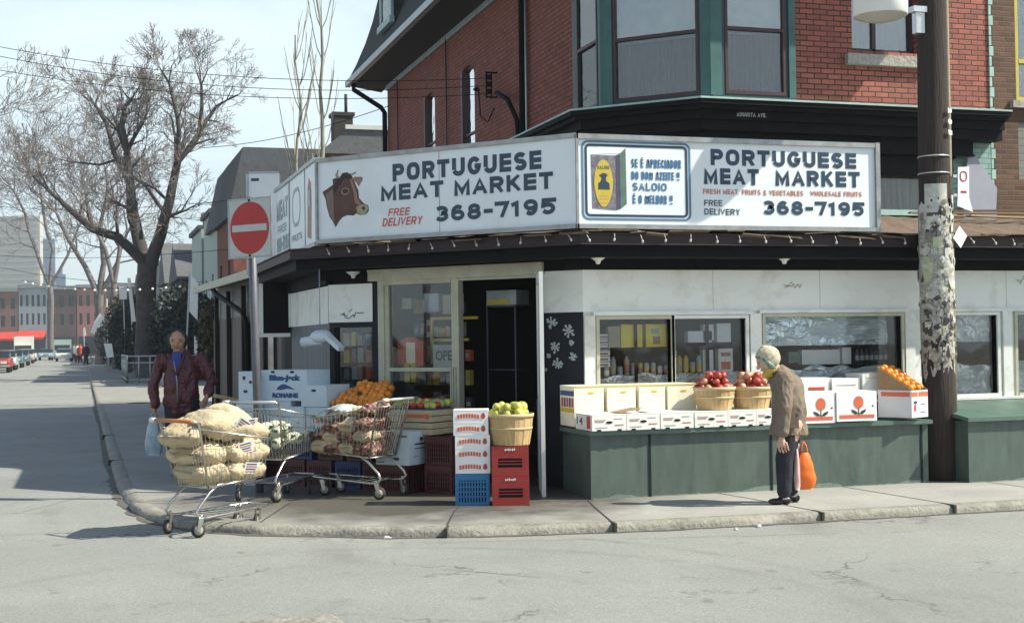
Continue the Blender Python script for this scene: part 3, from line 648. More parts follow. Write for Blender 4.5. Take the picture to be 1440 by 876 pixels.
# painted snowflakes
mk('snow_paint', (.42,.46,.47), .7, .3, 20)
for i, (px, py, r) in enumerate([(776,454,.075), (800,465,.085), (781,488,.08), (804,482,.035), (806,502,.06), (785,512,.075), (772,500,.03), (768,520,.02)]):
    a = (px-720)/F_; b_ = (438-py)/F_; d = fwd+r2*a+u2*b_
    n = Vector((-sin(CRZ), cos(CRZ))); t = (n.x*C0[0]+n.y*C0[1])/(n.x*d.x+n.y*d.y); P = d*t; z = CH+P.z
    lx = (P.x-L0[0])*cos(CRZ)+(P.y-L0[1])*sin(CRZ)
    s = MB(); random.seed(i+40)
    for k in range(8):
        an = 2*pi*k/8+random.uniform(-.25,.25); l = r*random.uniform(.6,1)
        s.T = TC @ xf((lx,-.004,z), 0, 0, an); s.box(.0,-.003,-.008,l,.0,.008)
        if l > .05: s.T = TC @ xf((lx+cos(an)*l*.6,-.005,z-sin(an)*l*.6), 0, 0, an+.7); s.box(0,-.003,-.006,l*.35,.0,.006)
    s.build('painted_snowflake', MT['snow_paint'], bld, True)
# left wall, facing the side street
lw = MB(); lw.quad((2.70,18.6,0),(2.70,15.63,0),(2.70,15.63,1.87),(2.70,18.6,1.87)); 
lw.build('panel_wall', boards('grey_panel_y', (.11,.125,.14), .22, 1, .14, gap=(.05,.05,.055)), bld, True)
# eaves of the single storey shop: gutter, fascia, soffit, roof
def wrap(dz0, dz1, off0, off1, mb):
    """band following the eaves: right facade, chamfer, side street"""
    def pts(o): return [(17, YW-o), (4.89-o*.40, YW-o), (2.70-o, 15.63-o*.42), (2.70-o, 19.3)]
    A, B = pts(off0), pts(off1)
    for i in range(3):
        a, b_ = A[i], A[i+1]; c, d = B[i+1], B[i]
        mb.add([(a[0],a[1],dz0),(b_[0],b_[1],dz0),(c[0],c[1],dz0),(d[0],d[1],dz0),(a[0],a[1],dz1),(b_[0],b_[1],dz1),(c[0],c[1],dz1),(d[0],d[1],dz1)],
               [(0,1,2,3),(7,6,5,4),(0,4,5,1),(3,2,6,7),(0,3,7,4),(1,5,6,2)], False)
e = MB(); wrap(2.47, 2.60, .40, 0.02, e); e.build('soffit', MT['black_paint'], bld, True)
e = MB(); wrap(2.59, 2.70, .47, .40, e); wrap(2.585, 2.60, .485, .47, e); wrap(2.69, 2.705, .49, .47, e); e.build('gutter', MT['gutter_red'], bld, True)
rf = MB(); random.seed(5)
ed = [(17, 12.70), (4.66, 12.70), (2.46, 15.10), (2.46, 19.3)]; inn = [(17, 17.0), (8.0, 16.9), (6.97, 17.95), (6.97, 19.3)]
for i in range(3):
    n = 60 if i == 0 else 14; m_ = 7
    vs = []; fs = []
    for a in range(n+1):
        for b_ in range(m_+1):
            t = a/n; s = b_/m_
            x = (ed[i][0]*(1-t)+ed[i+1][0]*t)*(1-s)+(inn[i][0]*(1-t)+inn[i+1][0]*t)*s
            y = (ed[i][1]*(1-t)+ed[i+1][1]*t)*(1-s)+(inn[i][1]*(1-t)+inn[i+1][1]*t)*s
            z = 2.715+.60*s+noise.noise(Vector((x*2.1, y*2.1, 0)))*.018*(1 if b_ else .9)+(.012 if a % 2 else 0)
            vs.append((x, y, z))
    for a in range(n):
        for b_ in range(m_): q = a*(m_+1)+b_; fs.append((q, q+1, q+m_+2, q+m_+1))
    rf.add(vs, fs, False)
rf.build('lower_roof', MT['rust'], bld, True)
fl = MB(); random.seed(9)
for k in range(9):
    x = 12.0+random.uniform(-.3,3); fl.T = xf((x, 15.2+k*.15, 3.13+.03*k), random.uniform(-.5,.1), 0, .02); fl.box(-1.1,-.06,0,1.3,.06,.02)
fl.build('roof_planks', MT['wood_raw'], bld, True)
dr = MB(); random.seed(21)   # curled rusty drip edge
x = 4.7
while x < 14:
    l = random.uniform(.15,.5); z = 2.70+random.uniform(-.02,.03); dr.T = xf((x, 12.70, z), 0, random.uniform(-.4,.3), random.uniform(-.08,.08)); dr.box(0,-.03,0,l,.03,.012); x += l*random.uniform(.7,1.2)
for k in range(8):
    t = k/8; dr.T = xf((4.66-2.2*t, 12.68+2.4*t, 2.69+random.uniform(-.01,.03)), CRZ, random.uniform(-.3,.3), 0); dr.box(-.2,-.03,0,.1,.03,.012)
dr.build('drip_edge', MT['rust'], bld, True)
# shop interior: floor, walls, ceiling
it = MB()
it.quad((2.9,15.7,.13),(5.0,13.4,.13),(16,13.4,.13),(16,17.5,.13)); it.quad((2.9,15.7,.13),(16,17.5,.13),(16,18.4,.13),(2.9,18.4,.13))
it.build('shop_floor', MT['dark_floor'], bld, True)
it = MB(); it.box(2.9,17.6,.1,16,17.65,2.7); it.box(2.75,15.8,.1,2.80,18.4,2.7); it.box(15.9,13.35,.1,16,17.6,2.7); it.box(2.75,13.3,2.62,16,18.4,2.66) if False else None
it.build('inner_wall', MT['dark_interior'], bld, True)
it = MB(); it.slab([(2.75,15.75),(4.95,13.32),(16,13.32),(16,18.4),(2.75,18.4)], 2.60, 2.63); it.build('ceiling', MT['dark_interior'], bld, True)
# --- upper storeys
P2 = (8.09,16.75); P1 = (6.97,17.87); PB = (6.97,19.11)
# brick front
bf = MB(); bf.T = xf((0,17,0))
wy = (10.40, 5.67, 11.48, 7.35)
facade(bf, 9.35, 12.66, 4.80, 8.3, [wy], .22)
bf.build('brick_wall', MT['brick_front'], bld, True)
bs = MB(); sidew = [(28.0,5.55,29.0,6.95), (24.95,5.3,25.95,6.95)]
bs.T = xf((7.12,0,0)) @ Matrix(((0,1,0,0),(1,0,0,0),(0,0,1,0),(0,0,0,1)))
facade(bs, 19.11, 32.65, .1, 7.85, sidew, .12)
for (a, c, b_, d) in sidew:    # segmental heads
    n = 8; cx = (a+b_)/2; r = (b_-a)/2
    vs = [(a+(b_-a)*i/n, .0, d+.16*sqrt(max(0,1-((i/n*2-1))**2))) for i in range(n+1)]
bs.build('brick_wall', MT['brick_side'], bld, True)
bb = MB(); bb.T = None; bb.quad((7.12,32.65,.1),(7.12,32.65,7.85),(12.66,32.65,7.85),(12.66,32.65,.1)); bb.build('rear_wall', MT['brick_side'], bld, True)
# segmental arches over the side windows: dark glass lunette inset + curved brick infill
for (a, c, b_, d) in sidew:
    g = MB(); g.T = xf((7.12,0,0)) @ Matrix(((0,1,0,0),(1,0,0,0),(0,0,1,0),(0,0,0,1)))
    f = .05
    g.box(a,.06,c,a+f,.11,d); g.box(b_-.12,.0,c,b_,.11,d); g.box(a,.06,d-f,b_,.11,d); g.box(a,.055,c+.32,b_,.11,c+.36)
    wn = g.build('window', MT['maroon_frame'], bld, True)
    g = MB(); g.T = xf((7.12,0,0)) @ Matrix(((0,1,0,0),(1,0,0,0),(0,0,1,0),(0,0,0,1)))
    g.box(a+f,.085,c,b_-.12,.09,d-f); g.build('pane', MT['glass_up'], bld, True)
    g = MB(); g.T = xf((7.12,0,0)) @ Matrix(((0,1,0,0),(1,0,0,0),(0,0,1,0),(0,0,0,1)))
    g.box(a,.16,c,b_,.17,d); g.build('blind', MT['curtain'], bld, True)
    # corner spandrels that round the head
    g = MB(); g.T = xf((7.12,0,0)) @ Matrix(((0,1,0,0),(1,0,0,0),(0,0,1,0),(0,0,0,1)))
    for sgn, x0 in ((1,a),(-1,b_)):
        pts = [(x0, d+.001)]; 
        for k in range(7): u = k/6; pts.append((x0+sgn*.5*(1-u)*1.0, d-.24*(1-sqrt(max(0,1-(u)**2)))))
        vs = [(x, .002, z) for x, z in pts]+[(x, .08, z) for x, z in pts]; m_ = len(pts)
        g.add(vs, [tuple(range(m_))]+[(i,(i+1)%m_,m_+(i+1)%m_,m_+i) for i in range(m_)], False)
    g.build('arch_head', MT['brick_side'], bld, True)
# small windows in front brick wall
g = MB(); g.T = xf((0,17,0)); a, c, b_, d = wy
g.box(a,.12,c,a+.05,.2,d); g.box(b_-.05,.12,c,b_,.2,d); g.box(a,.12,c,b_,.2,c+.06); g.box(10.80,.12,c,10.86,.19,d); g.box(a,.11,6.6,b_,.19,6.65); g.build('window', MT['maroon_frame'], bld, True)
g = MB(); g.T = xf((0,17,0)); g.box(a+.05,.15,c+.06,b_-.05,.156,d); g.build('pane', MT['glass_up'], bld, True)
g = MB(); g.T = xf((0,17,0)); wavy(g,a,b_,c,d,.27,.022); g.build('curtain', MT['curtain'], bld, True)
g = MB(); g.T = xf((0,17,0)); g.box(10.28,-.09,5.46,11.60,.1,5.61); g.build('stone_sill', MT['stone'], bld, True)
# bay
def bayface(P, Q, px0, px1, zr, nm=('bay_wall')):
    rz = atan2(Q[1]-P[1], Q[0]-P[0]); Lg = math.dist(P, Q); T = xf((P[0],P[1],0), rz)
    b_ = MB(); b_.T = T; facade(b_, 0, Lg, 4.80, 8.3, [(px0-.04,4.93,px1+.04,7.4)], .10); b_.box(0,-.035,4.80,Lg,.0,4.90); b_.build('bay_wall', MT['teal_dark'], bld, True)
    f = MB(); f.T = T
    f.box(px0-.04,-.01,4.93,px0,.06,7.4); f.box(px1,-.01,4.93,px1+.04,.06,7.4); f.box(px0,-.01,4.93,px1,.06,4.98); f.box(px0,-.01,zr-.02,px1,.06,zr+.025); f.build('window', MT['maroon_frame'], bld, True)
    p = MB(); p.T = T; p.box(px0,.03,4.98,px1,.036,zr-.02); p.mat(1); p.box(px0,.02,zr+.02,px1,.026,7.4); p.build('pane', [MT['glass_low'], MT['glass_up']], bld, True)
    p = MB(); p.T = T; wavy(p,px0-.03,px1+.03,4.95,zr-.04,.15,.022); p.build('curtain', MT['curtain'], bld, True)
    p = MB(); p.T = T; p.box(px0-.03,.12,zr-.05,px1+.03,.125,7.4); p.build('blind', MT['blind_blue'], bld, True)  # added sheet whose pale blue imitates sky reflected in the upper sash
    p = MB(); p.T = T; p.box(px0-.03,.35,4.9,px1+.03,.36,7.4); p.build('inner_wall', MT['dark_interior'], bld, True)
    return T, Lg
bayface(P1, P2, .20, 1.37, 5.79); bayface(P2, (9.35,16.75), .25, 1.08, 5.82); bayface(PB, P1, .24, 1.0, 5.86)
q = MB(); q.quad((9.35,16.75,4.8),(9.35,17.0,4.8),(9.35,17.0,8.3),(9.35,16.75,8.3)); q.build('bay_wall', MT['teal_dark'], bld, True)
q = MB()
for (x, y, rz, w0, w1) in [(P1[0],P1[1],-.785,-.03,.15), (P2[0],P2[1],0,-.02,.15), (9.35,16.75,0,-.10,.0), (P2[0],P2[1],-.785,-.14,-.0), (P1[0],P1[1],-pi/2,-.10,.03)]:
    q.T = xf((x, y, 0), rz); q.box(w0,-.03,4.90,w1,.0,8.3)
q.build('bay_pilaster', MT['teal_paint'], bld, True)
# cornice of the old shop front
cn = MB()
def cpts(o): return [(12.66, 17-o), (8.0-o*.42, 16.95-o), (6.97-o, 18.02-o*.42), (6.97-o, 25)]
def cband(z0, z1, o0, o1, mb, xe=None):
    A, B = cpts(o0), cpts(o1)
    if xe: A[0] = (xe, A[0][1]); B[0] = (xe, B[0][1])
    for i in range(3):
        a, b_ = A[i], A[i+1]; c, d = B[i+1], B[i]
        mb.add([(a[0],a[1],z0),(b_[0],b_[1],z0),(c[0],c[1],z0),(d[0],d[1],z0),(a[0],a[1],z1),(b_[0],b_[1],z1),(c[0],c[1],z1),(d[0],d[1],z1)],
               [(0,1,2,3),(7,6,5,4),(0,4,5,1),(3,2,6,7),(0,3,7,4),(1,5,6,2)], False)
cband(4.74,4.80,.50,.0,cn); cband(4.68,4.74,.44,.0,cn); cband(4.56,4.68,.34,.0,cn); cband(4.42,4.56,.28,.0,cn); cband(4.22,4.42,.16,.0,cn,12.25); cband(4.19,4.22,.20,.16,cn,12.25); cband(3.9,4.19,.10,.0,cn,11.95)
cn.build('cornice', MT['black_paint'], bld, True)
cn = MB(); cband(4.80,4.825,.52,.0,cn); cn.build('cornice_flashing', MT['mint'], bld, True)
# old shop front under the cornice
o = MB(); o.T = xf((0,17,0))
facade(o, 8.05, 12.66, 3.1, 4.3, [(10.1,3.42,11.9,3.95)], .1, .02); o.build('old_front_wall', MT['black_paint'], bld, True)
o = MB(); o.T = xf((0,17,0)); wavy(o,10.1,11.9,3.42,3.95,.12,.02,.11); o.build('curtain', plain('curtain_warm', (.26,.25,.21), .9, .5, 3, stretch=(10,10,.4)), bld, True)
o = MB(); o.T = xf((0,17,0)); o.box(10.1,.06,3.42,11.9,.066,3.95); o.build('pane', MT['glass'], bld, True)
o = MB(); o.T = xf((0,17,0)); o.box(9.8,-.10,3.34,12.0,.02,3.42); o.build('mint_sill', MT['mint'], bld, True)
o = MB(); o.T = xf((0,17,0)); rag = [(12.665,3.2),(12.665,4.74),(12.5,4.72),(12.42,4.5),(12.3,4.46),(12.2,4.40),(12.12,4.24),(12.0,4.15),(12.02,4.0),(11.85,3.9),(11.86,3.2)]
o.prism(rag[::-1], -.02, .01) ; o.build('mint_brick', MT['brick_mint'], bld, True)
o = MB(); o.T = xf((0,17,0)); 
z = 3.3
while z < 8.3: o.box(12.66,-.025,z,12.70+.03*((int(z*7)) % 2),.0,z+.138); z += .15
o.build('mint_quoins', MT['mint'], bld, True)
o = MB(); o.T = xf((0,17,0)); o.prism([(12.08,3.3),(12.62,3.3),(12.66,3.75),(12.30,4.22),(12.18,4.2),(12.13,3.9)], -.14, -.10); o.build('grey_board', plain('lilac_board', (.30,.32,.38), .6, .1, 3), bld, True)
for body, px in (('AUGUSTA AVE.', 1032),):
    paint_text(body, MT['snow_paint'], bld, 8.38-4.89, 4.60, .44, .055, .2, y=16.60-13.2-.004, name='street_lettering')
# roof: eaves, soffit, gutter, mansard
def barY(mb, prof, y0, y1):
    """profile (x,z) swept along y"""
    n = len(prof); vs = [(x,y0,z) for x,z in prof]+[(x,y1,z) for x,z in prof]
    mb.add(vs, [tuple(range(n)), tuple(range(2*n-1,n-1,-1))]+[(i,n+i,n+(i+1)%n,(i+1)%n) for i in range(n)], False)
r = MB(); barY(r, [(6.38,7.98),(7.16,7.86),(7.16,7.90),(6.38,8.04)], 15.85, 33.55); r.box(6.38,15.83,7.99,13.0,17.0,8.03); r.build('eave_soffit', MT['wood_dark'], bld, True)  # front eave is out of view; overhang deepened to shade the brick wall
r = MB(); r.box(6.26,15.75,7.96,6.38,33.6,8.10); r.box(6.26,15.73,7.96,13.0,15.84,8.10); r.box(7.08,19.1,7.74,7.118,32.65,7.86); r.build('gutter', MT['galv'], bld, True)
r = MB(); pr_ = [(6.30,8.08),(6.52,8.50),(6.76,9.05),(6.95,9.6),(7.15,10.4),(7.28,11.2),(12.6,11.2),(12.6,8.08)]
barY(r, pr_[::-1], 15.9, 33.5); r.build('mansard_roof', MT['asphalt_shingle'], bld, True)
for yy in (29.9, 24.5):
    dm = MB(); dm.box(6.55,yy-.55,8.75,7.6,yy+.55,10.9); dmr = dm.build('dormer', MT['asphalt_shingle'], bld, True)
    dm = MB(); dm.box(6.49,yy-.60,8.68,6.55,yy-.48,10.9); dm.box(6.49,yy+.48,8.68,6.55,yy+.60,10.9); dm.box(6.44,yy-.68,8.62,6.55,yy+.68,8.76); dm.box(6.50,yy-.48,9.55,6.549,yy+.48,9.63); dm.build('dormer_frame', plain('pale_teal', (.30,.42,.42), .5, .2), bld, True)
    dm = MB(); dm.box(6.52,yy-.48,8.76,6.545,yy+.48,10.9); dm.build('pane', MT['glass_up'], bld, True)
# downspouts
d = MB(); d.tube([(6.45,21.0,7.95),(6.95,21.4,7.62),(7.03,21.72,7.45),(7.03,21.76,3.2)], .055, 8); d.build('downspout', MT['black_paint'], bld, True)
d = MB(); d.tube([(7.06,21.60,8),(7.06,21.63,3.2)], .02, 6); d.build('conduit', MT['galv'], bld, True)
d = MB(); d.tube([(6.36,33.0,7.95),(6.36,33.0,7.8),(6.98,32.75,7.35),(7.04,32.62,7.2),(7.04,32.62,3)], .06, 8); d.build('downspout', MT['black_paint'], bld, True)
# service bracket with insulators and cable loop
s = MB(); s.T = xf((7.0,23.42,0)); s.box(-.02,-.05,5.98,.0,-.03,6.40); s.box(-.12,-.05,6.40,.1,-.03,6.43); s.box(-.12,-.05,5.96,.1,-.03,5.99); s.box(-.12,-.05,5.96,-.09,-.03,6.43)
for k in range(3): s.lathe((-.05,-.04,6.03+k*.13), [(.03,0),(.06,.02),(.03,.045),(.06,.07),(.03,.09)], 10)
s.build('insulator_bracket', MT['black_paint'], bld, True)
s = MB(); s.tube([(7.0,23.0,5.98),(6.9,22.8,5.95),(6.95,22.3,5.75),(7.0,21.95,5.35),(7.02,21.9,4.9)], .045, 8); s.build('service_cable', MT['black_paint'], bld, True)
s = MB(); s.tube([(6.95,24.1,6.28),(6.9,23.9,6.2),(6.9,23.8,5.7),(6.95,23.5,5.55),(6.98,23.2,5.75)], .012, 6); s.lathe((6.93,24.15,6.22), [(.03,0),(.07,.03),(.03,.07)], 10); s.build('cable_loop', MT['black_paint'], bld, True)
s = MB(); s.tube([(7.08,26.9,7.8),(7.08,26.9,3)], .015, 6); s.tube([(7.08,31.4,7.8),(7.08,31.4,3)], .015, 6); s.build('wall_cable', MT['maroon_frame'], bld, True)

# ------------------------------------------------------------------ neighbour on the right
nb = thing('brick_building', 'brown brick building with yellow window frame at the right edge', 'building', (12.72, 17, 0))
m_ = MB(); m_.T = xf((0,17.0,0)); facade(m_, 12.72, 18, 0.1, 9, [(13.12,5.05,14.4,7.4),(13.14,3.9,14.4,4.75)], .15, -.012); m_.build('wall', MT['brick_brown'], nb, True)
m_ = MB(); m_.T = xf((0,17.0,0)); mk('yellow_frame', (.5,.42,.07), .5, .15)
m_.box(13.12,.0,5.05,13.18,.1,7.4); m_.box(13.18,.0,5.05,14.4,.1,5.12); m_.box(13.18,-.005,5.62,14.4,.1,5.68); m_.build('window', MT['yellow_frame'], nb, True)
m_ = MB(); m_.T = xf((0,17.0,0)); m_.box(13.18,.05,5.12,14.4,.056,7.4); m_.build('pane', MT['glass_up'], nb, True)
m_ = MB(); m_.T = xf((0,17.0,0)); m_.box(13.0,-.1,4.95,14.6,.0,5.05); m_.build('stone_sill', MT['stone'], nb, True)
m_ = MB(); m_.T = xf((0,17.0,0)); m_.box(13.14,.02,3.9,14.4,.04,4.75); m_.build('siding_panel', MT['siding'], nb, True)
m_ = MB(); m_.box(12.72,17.2,.1,18,30,9); m_.build('body', MT['brick_brown'], nb, True)
def P(px, py, d):
    """world point seen at a pixel, d metres ahead of the camera along the ground"""
    a = (px-720)/F_; b_ = (438-py)/F_; v = fwd+r2*a+u2*b_
    t = d/(v.x*sin(TH)+v.y*cos(TH)); return Vector((v.x*t, v.y*t, CH+v.z*t))
def onplane(px, py, p, rz):
    a = (px-720)/F_; b_ = (438-py)/F_; d = fwd+r2*a+u2*b_
    nx_, ny_ = -sin(rz), cos(rz); t = (nx_*p[0]+ny_*p[1])/(nx_*d.x+ny_*d.y); q = d*t
    return ((q.x-p[0])*cos(rz)+(q.y-p[1])*sin(rz), CH+q.z)
FACE = -TH     # rz of a thing that faces the camera squarely

# ------------------------------------------------------------------ signs
S0 = (2.49, 15.09); SZ = -0.8378
sg = thing('shop_sign', 'long white fascia sign with brown cow head and black letters above the open door', 'sign', (S0[0], S0[1], 0), SZ)
b = MB(); b.box(0,0,2.78,3.225,.10,3.64); b.build('board', MT['sign_white'], sg)
b = MB()
b.box(-.01,-.03,2.74,3.225,.12,2.785); b.box(-.01,-.025,3.635,3.225,.12,3.68); b.box(-.012,-.03,2.785,.012,.12,3.635); b.box(1.61,-.004,2.785,1.616,.0,3.635)
b.build('frame', MT['sign_metal'], sg)
paint_text('PORTUGUESE', MT['letter_navy'], sg, 1.02, 3.355, 1.82, .188, 0.265)
paint_text('MEAT', MT['letter_navy'], sg, .865, 3.155, .80, .17, 0.265)
paint_text('MARKET', MT['letter_navy'], sg, 1.80, 3.150, 1.17, .17, 0.265)
paint_text('368-7195', MT['letter_navy'], sg, 1.56, 2.895, 1.43, .165, 0.265)
paint_text('FREE', MT['letter_red'], sg, .955, 2.99, .27, .08, 0.17,slant=.25)
paint_text('DELIVERY', MT['letter_red'], sg, .875, 2.885, .51, .085, 0.17,slant=.25)
def cowpts(pts):   # traced at zoom 4.61 from (380,170), laid on the sign's own plane
    return [onplane(380+x/4.612, 170+y/4.612, S0, SZ) for x, y in pts]
def plate(name, pts, y, m, parent, th=.003):
    q = MB(); area = sum(pts[i][0]*pts[(i+1) % len(pts)][1]-pts[(i+1) % len(pts)][0]*pts[i][1] for i in range(len(pts)))
    if area < 0: pts = pts[::-1]
    q.prism(pts, y-th, y); return q.build(name, m, parent)
mk('cow_brown', (.10,.042,.034), .6, .35, 9, dirt=(.05,.02,.02), dirt_amt=.6); mk('cow_dark', (.03,.018,.02), .6, .3)
mk('cow_neck', (.19,.13,.12), .6, .25, 8); mk('cow_tan', (.28,.17,.12), .6, .2); mk('cow_muzzle', (.33,.30,.19), .6, .2)
plate('cow_picture', cowpts([(340,462),(375,440),(408,415),(405,380),(425,372),(452,372),(470,340),(500,335),(528,355),(548,400),(572,455),(575,500),(605,535),(636,548),(640,582),(622,608),(585,612),(558,600),(540,615),(500,612),(470,625),(448,650),(425,690),(408,655),(385,620),(368,560),(360,510)]), 0, MT['cow_brown'], sg)
plate('cow_neck', cowpts([(362,475),(410,440),(415,520),(412,600),(420,655),(405,640),(380,590),(368,530)]), -.003, MT['cow_neck'], sg)
plate('cow_horn', cowpts([(430,375),(424,350),(440,318),(446,322),(437,350),(452,368)]), -.003, MT['cow_muzzle'], sg)
plate('cow_horn', cowpts([(508,342),(535,342),(558,328),(556,340),(538,352),(515,352)]), -.003, MT['cow_muzzle'], sg)
plate('cow_ear', cowpts([(526,378),(550,364),(600,365),(598,385),(575,425),(560,400),(540,388)]), -.003, MT['cow_tan'], sg)
plate('cow_face', cowpts([(515,375),(532,385),(560,455),(566,505),(592,535),(575,548),(552,530),(545,470),(530,420)]), -.003, MT['cow_tan'], sg)
plate('cow_muzzle', cowpts([(560,560),(592,542),(630,545),(638,570),(620,606),(590,612),(565,595)]), -.003, MT['cow_muzzle'], sg)
plate('cow_eye', cowpts([(462,450),(485,432),(512,440),(514,465),(492,485),(465,475)]), -.003, MT['cow_tan'], sg)
plate('cow_eye', cowpts([(470,452),(488,440),(508,450),(502,470),(480,474)]), -.006, MT['cow_dark'], sg)
plate('cow_nostril', cowpts([(595,562),(612,555),(620,570),(605,582)]), -.006, MT['cow_dark'], sg)
plate('cow_poll', cowpts([(452,370),(470,340),(500,335),(526,352),(520,380),(480,372),(440,430),(415,470),(405,440),(425,395)]), -.003, MT['cow_dark'], sg)

s2 = thing('shop_sign', 'white fascia sign with blue framed olive oil tin, left of black shop lettering', 'sign', (4.65, 12.70, 0))
b = MB(); b.box(.0,0,2.78,3.37,.10,3.63); b.build('board', MT['sign_white'], s2)
b = MB()
b.box(0,-.03,2.74,3.40,.12,2.785); b.box(0,-.03,3.625,3.40,.12,3.675); b.box(-.005,-.03,2.74,.02,.12,3.675); b.box(3.36,-.035,2.74,3.41,.12,3.68); b.build('frame', MT['sign_metal'], s2)
def SX(x): return x-4.65
paint_text('PORTUGUESE', MT['letter_navy'], s2, SX(6.11), 3.40, 1.68, .165, 0.265)
paint_text('MEAT', MT['letter_navy'], s2, SX(6.03), 3.205, .62, .165, 0.265)
paint_text('MARKET', MT['letter_navy'], s2, SX(6.84), 3.205, .99, .165, 0.265)
paint_text('FRESH MEAT, FRUITS & VEGETABLES', MT['letter_orange'], s2, SX(6.02), 3.105, 1.14, .052, 0.18)
paint_text('WHOLESALE FRUITS', MT['letter_orange'], s2, SX(7.24), 3.108, .61, .05, 0.18)
paint_text('FREE', MT['letter_navy'], s2, SX(6.03), 2.985, .20, .06, 0.17)
paint_text('DELIVERY', MT['letter_navy'], s2, SX(6.03), 2.895, .40, .062, 0.17)
paint_text('368-7195', MT['letter_navy'], s2, SX(6.69), 2.905, 1.18, .145, 0.265)
def rring(x0, z0, x1, z1, r, t, y, m, parent, name='border'):
    def rr(x0, z0, x1, z1, r):
        o = []
        for cx, cz, a0 in ((x1-r,z0+r,-90),(x1-r,z1-r,0),(x0+r,z1-r,90),(x0+r,z0+r,180)):
            for k in range(5): a = radians(a0+k*22.5); o.append((cx+r*cos(a), cz+r*sin(a)))
        return o
    A = rr(x0,z0,x1,z1,r); B = rr(x0+t,z0+t,x1-t,z1-t,max(r-t,.01)); n = len(A); q = MB()
    q.add([(x,y,z) for x,z in A]+[(x,y,z) for x,z in B]+[(x,0,z) for x,z in A]+[(x,0,z) for x,z in B],
          [(i,(i+1)%n,n+(i+1)%n,n+i) for i in range(n)]+[(i,2*n+i,2*n+(i+1)%n,(i+1)%n) for i in range(n)]+[(n+i,n+(i+1)%n,3*n+(i+1)%n,3*n+i) for i in range(n)], False)
    return q.build(name, m, parent)
mk('border_blue', (.09,.19,.30), .4, .15)
rring(SX(4.71), 2.825, SX(5.885), 3.615, .07, .022, -.004, MT['border_blue'], s2); rring(SX(4.745), 2.86, SX(5.85), 3.58, .05, .024, -.004, MT['letter_navy'], s2)
mk('tin_violet', (.16,.15,.20), .45, .5, 20, dirt=(.35,.33,.2), dirt_amt=.5, dirt_scale=14); mk('tin_dark', (.07,.06,.10), .4, .3); mk('tin_green', (.10,.17,.13), .4, .3); mk('label_yellow', (.52,.40,.045), .5, .1, 9)
def R4(pts): return [(SX(x), z) for x, z in pts]
plate('tin_front', R4([(4.82,2.94),(5.07,2.925),(5.07,3.47),(4.81,3.47)]), 0, MT['tin_violet'], s2)
plate('tin_side', R4([(5.07,2.925),(5.12,2.94),(5.12,3.49),(5.07,3.47)]), 0, MT['tin_dark'], s2)
plate('tin_side', R4([(5.12,2.94),(5.185,2.99),(5.18,3.545),(5.12,3.49)]), 0, MT['tin_green'], s2)
plate('tin_top', R4([(4.81,3.474),(5.12,3.494),(5.18,3.55),(4.88,3.55)]), 0, MT['white_board'], s2)
plate('tin_label', [(SX(4.94)+.10*cos(t)*(1-.12*max(0,-sin(t))), 3.19+.235*sin(t)) for t in [2*pi*k/28 for k in range(28)]], -.003, MT['label_yellow'], s2)
plate('tin_portrait', R4([(4.885,3.13),(4.885,3.19),(4.915,3.215),(4.92,3.25),(4.895,3.27),(4.93,3.29),(4.96,3.29),(4.985,3.27),(4.965,3.25),(4.965,3.215),(5.0,3.19),(5.005,3.13)]), -.006, MT['letter_navy'], s2)
paint_text('SALOIO', MT['tin_green'], s2, SX(4.875), 3.33, .13, .035, .2, y=-.006, name='tin_lettering')
for z in (3.06, 3.03, 2.99): 
    q = MB(); q.box(SX(4.89),-.0065,z,SX(4.99),-.003,z+.006); q.build('tin_line', MT['letter_orange'], s2)
paint_text('SE É APRECIADOR', MT['letter_blue'], s2, SX(5.24), 3.355, .54, .085, 0.2)
paint_text('DO BOM AZEITE !!', MT['letter_blue'], s2, SX(5.24), 3.235, .52, .08, 0.2)
paint_text('SALOIO', MT['letter_blue'], s2, SX(5.25), 3.125, .37, .078, 0.2)
paint_text('É O MELHOR !!', MT['letter_blue'], s2, SX(5.25), 2.995, .43, .085, 0.2)
# narrow sign on the side street face
s3 = thing('shop_sign', 'faded white sign with pale grey panels facing the side street, left of the cow sign', 'sign', (2.47, 18.4, 0), -pi/2)
b = MB(); b.box(0,0,2.76,3.28,.08,3.66); b.build('board', MT['sign_white'], s3)
b = MB(); b.box(0,-.02,2.72,3.29,.10,2.765); b.box(0,-.02,3.655,3.29,.10,3.70); b.box(1.30,-.012,2.765,1.33,.0,3.655); b.box(2.55,-.008,2.765,2.565,.0,3.655); b.build('frame', MT['sign_metal'], s3)
mk('faded_ink', (.33,.38,.41), .5, .3, 5); mk('faded_red', (.36,.16,.12), .5, .4, 12)
paint_text('MEAT', MT['faded_ink'], s3, .15, 3.25, 1.0, .26, 0.26)
paint_text('FREE', MT['faded_ink'], s3, .25, 3.08, .8, .10, 0.17)
paint_text('368-7195', MT['faded_ink'], s3, .15, 2.84, 1.05, .19, 0.25)
rring(1.55,3.05,2.2,3.52,.22,.05,-.003,MT['faded_ink'],s3,'emblem')
paint_text('FRUITS', MT['faded_ink'], s3, 1.5, 2.88, .8, .08, 0.2)
plate('bottle_picture', [(2.72,2.86),(2.98,2.82),(3.02,3.2),(3.0,3.45),(2.85,3.52),(2.75,3.4)], 0, MT['faded_red'], s3)
plate('bottle_picture_label', [(2.78,3.2),(2.97,3.18),(2.96,3.38),(2.79,3.38)], -.004, MT['faded_ink'], s3)
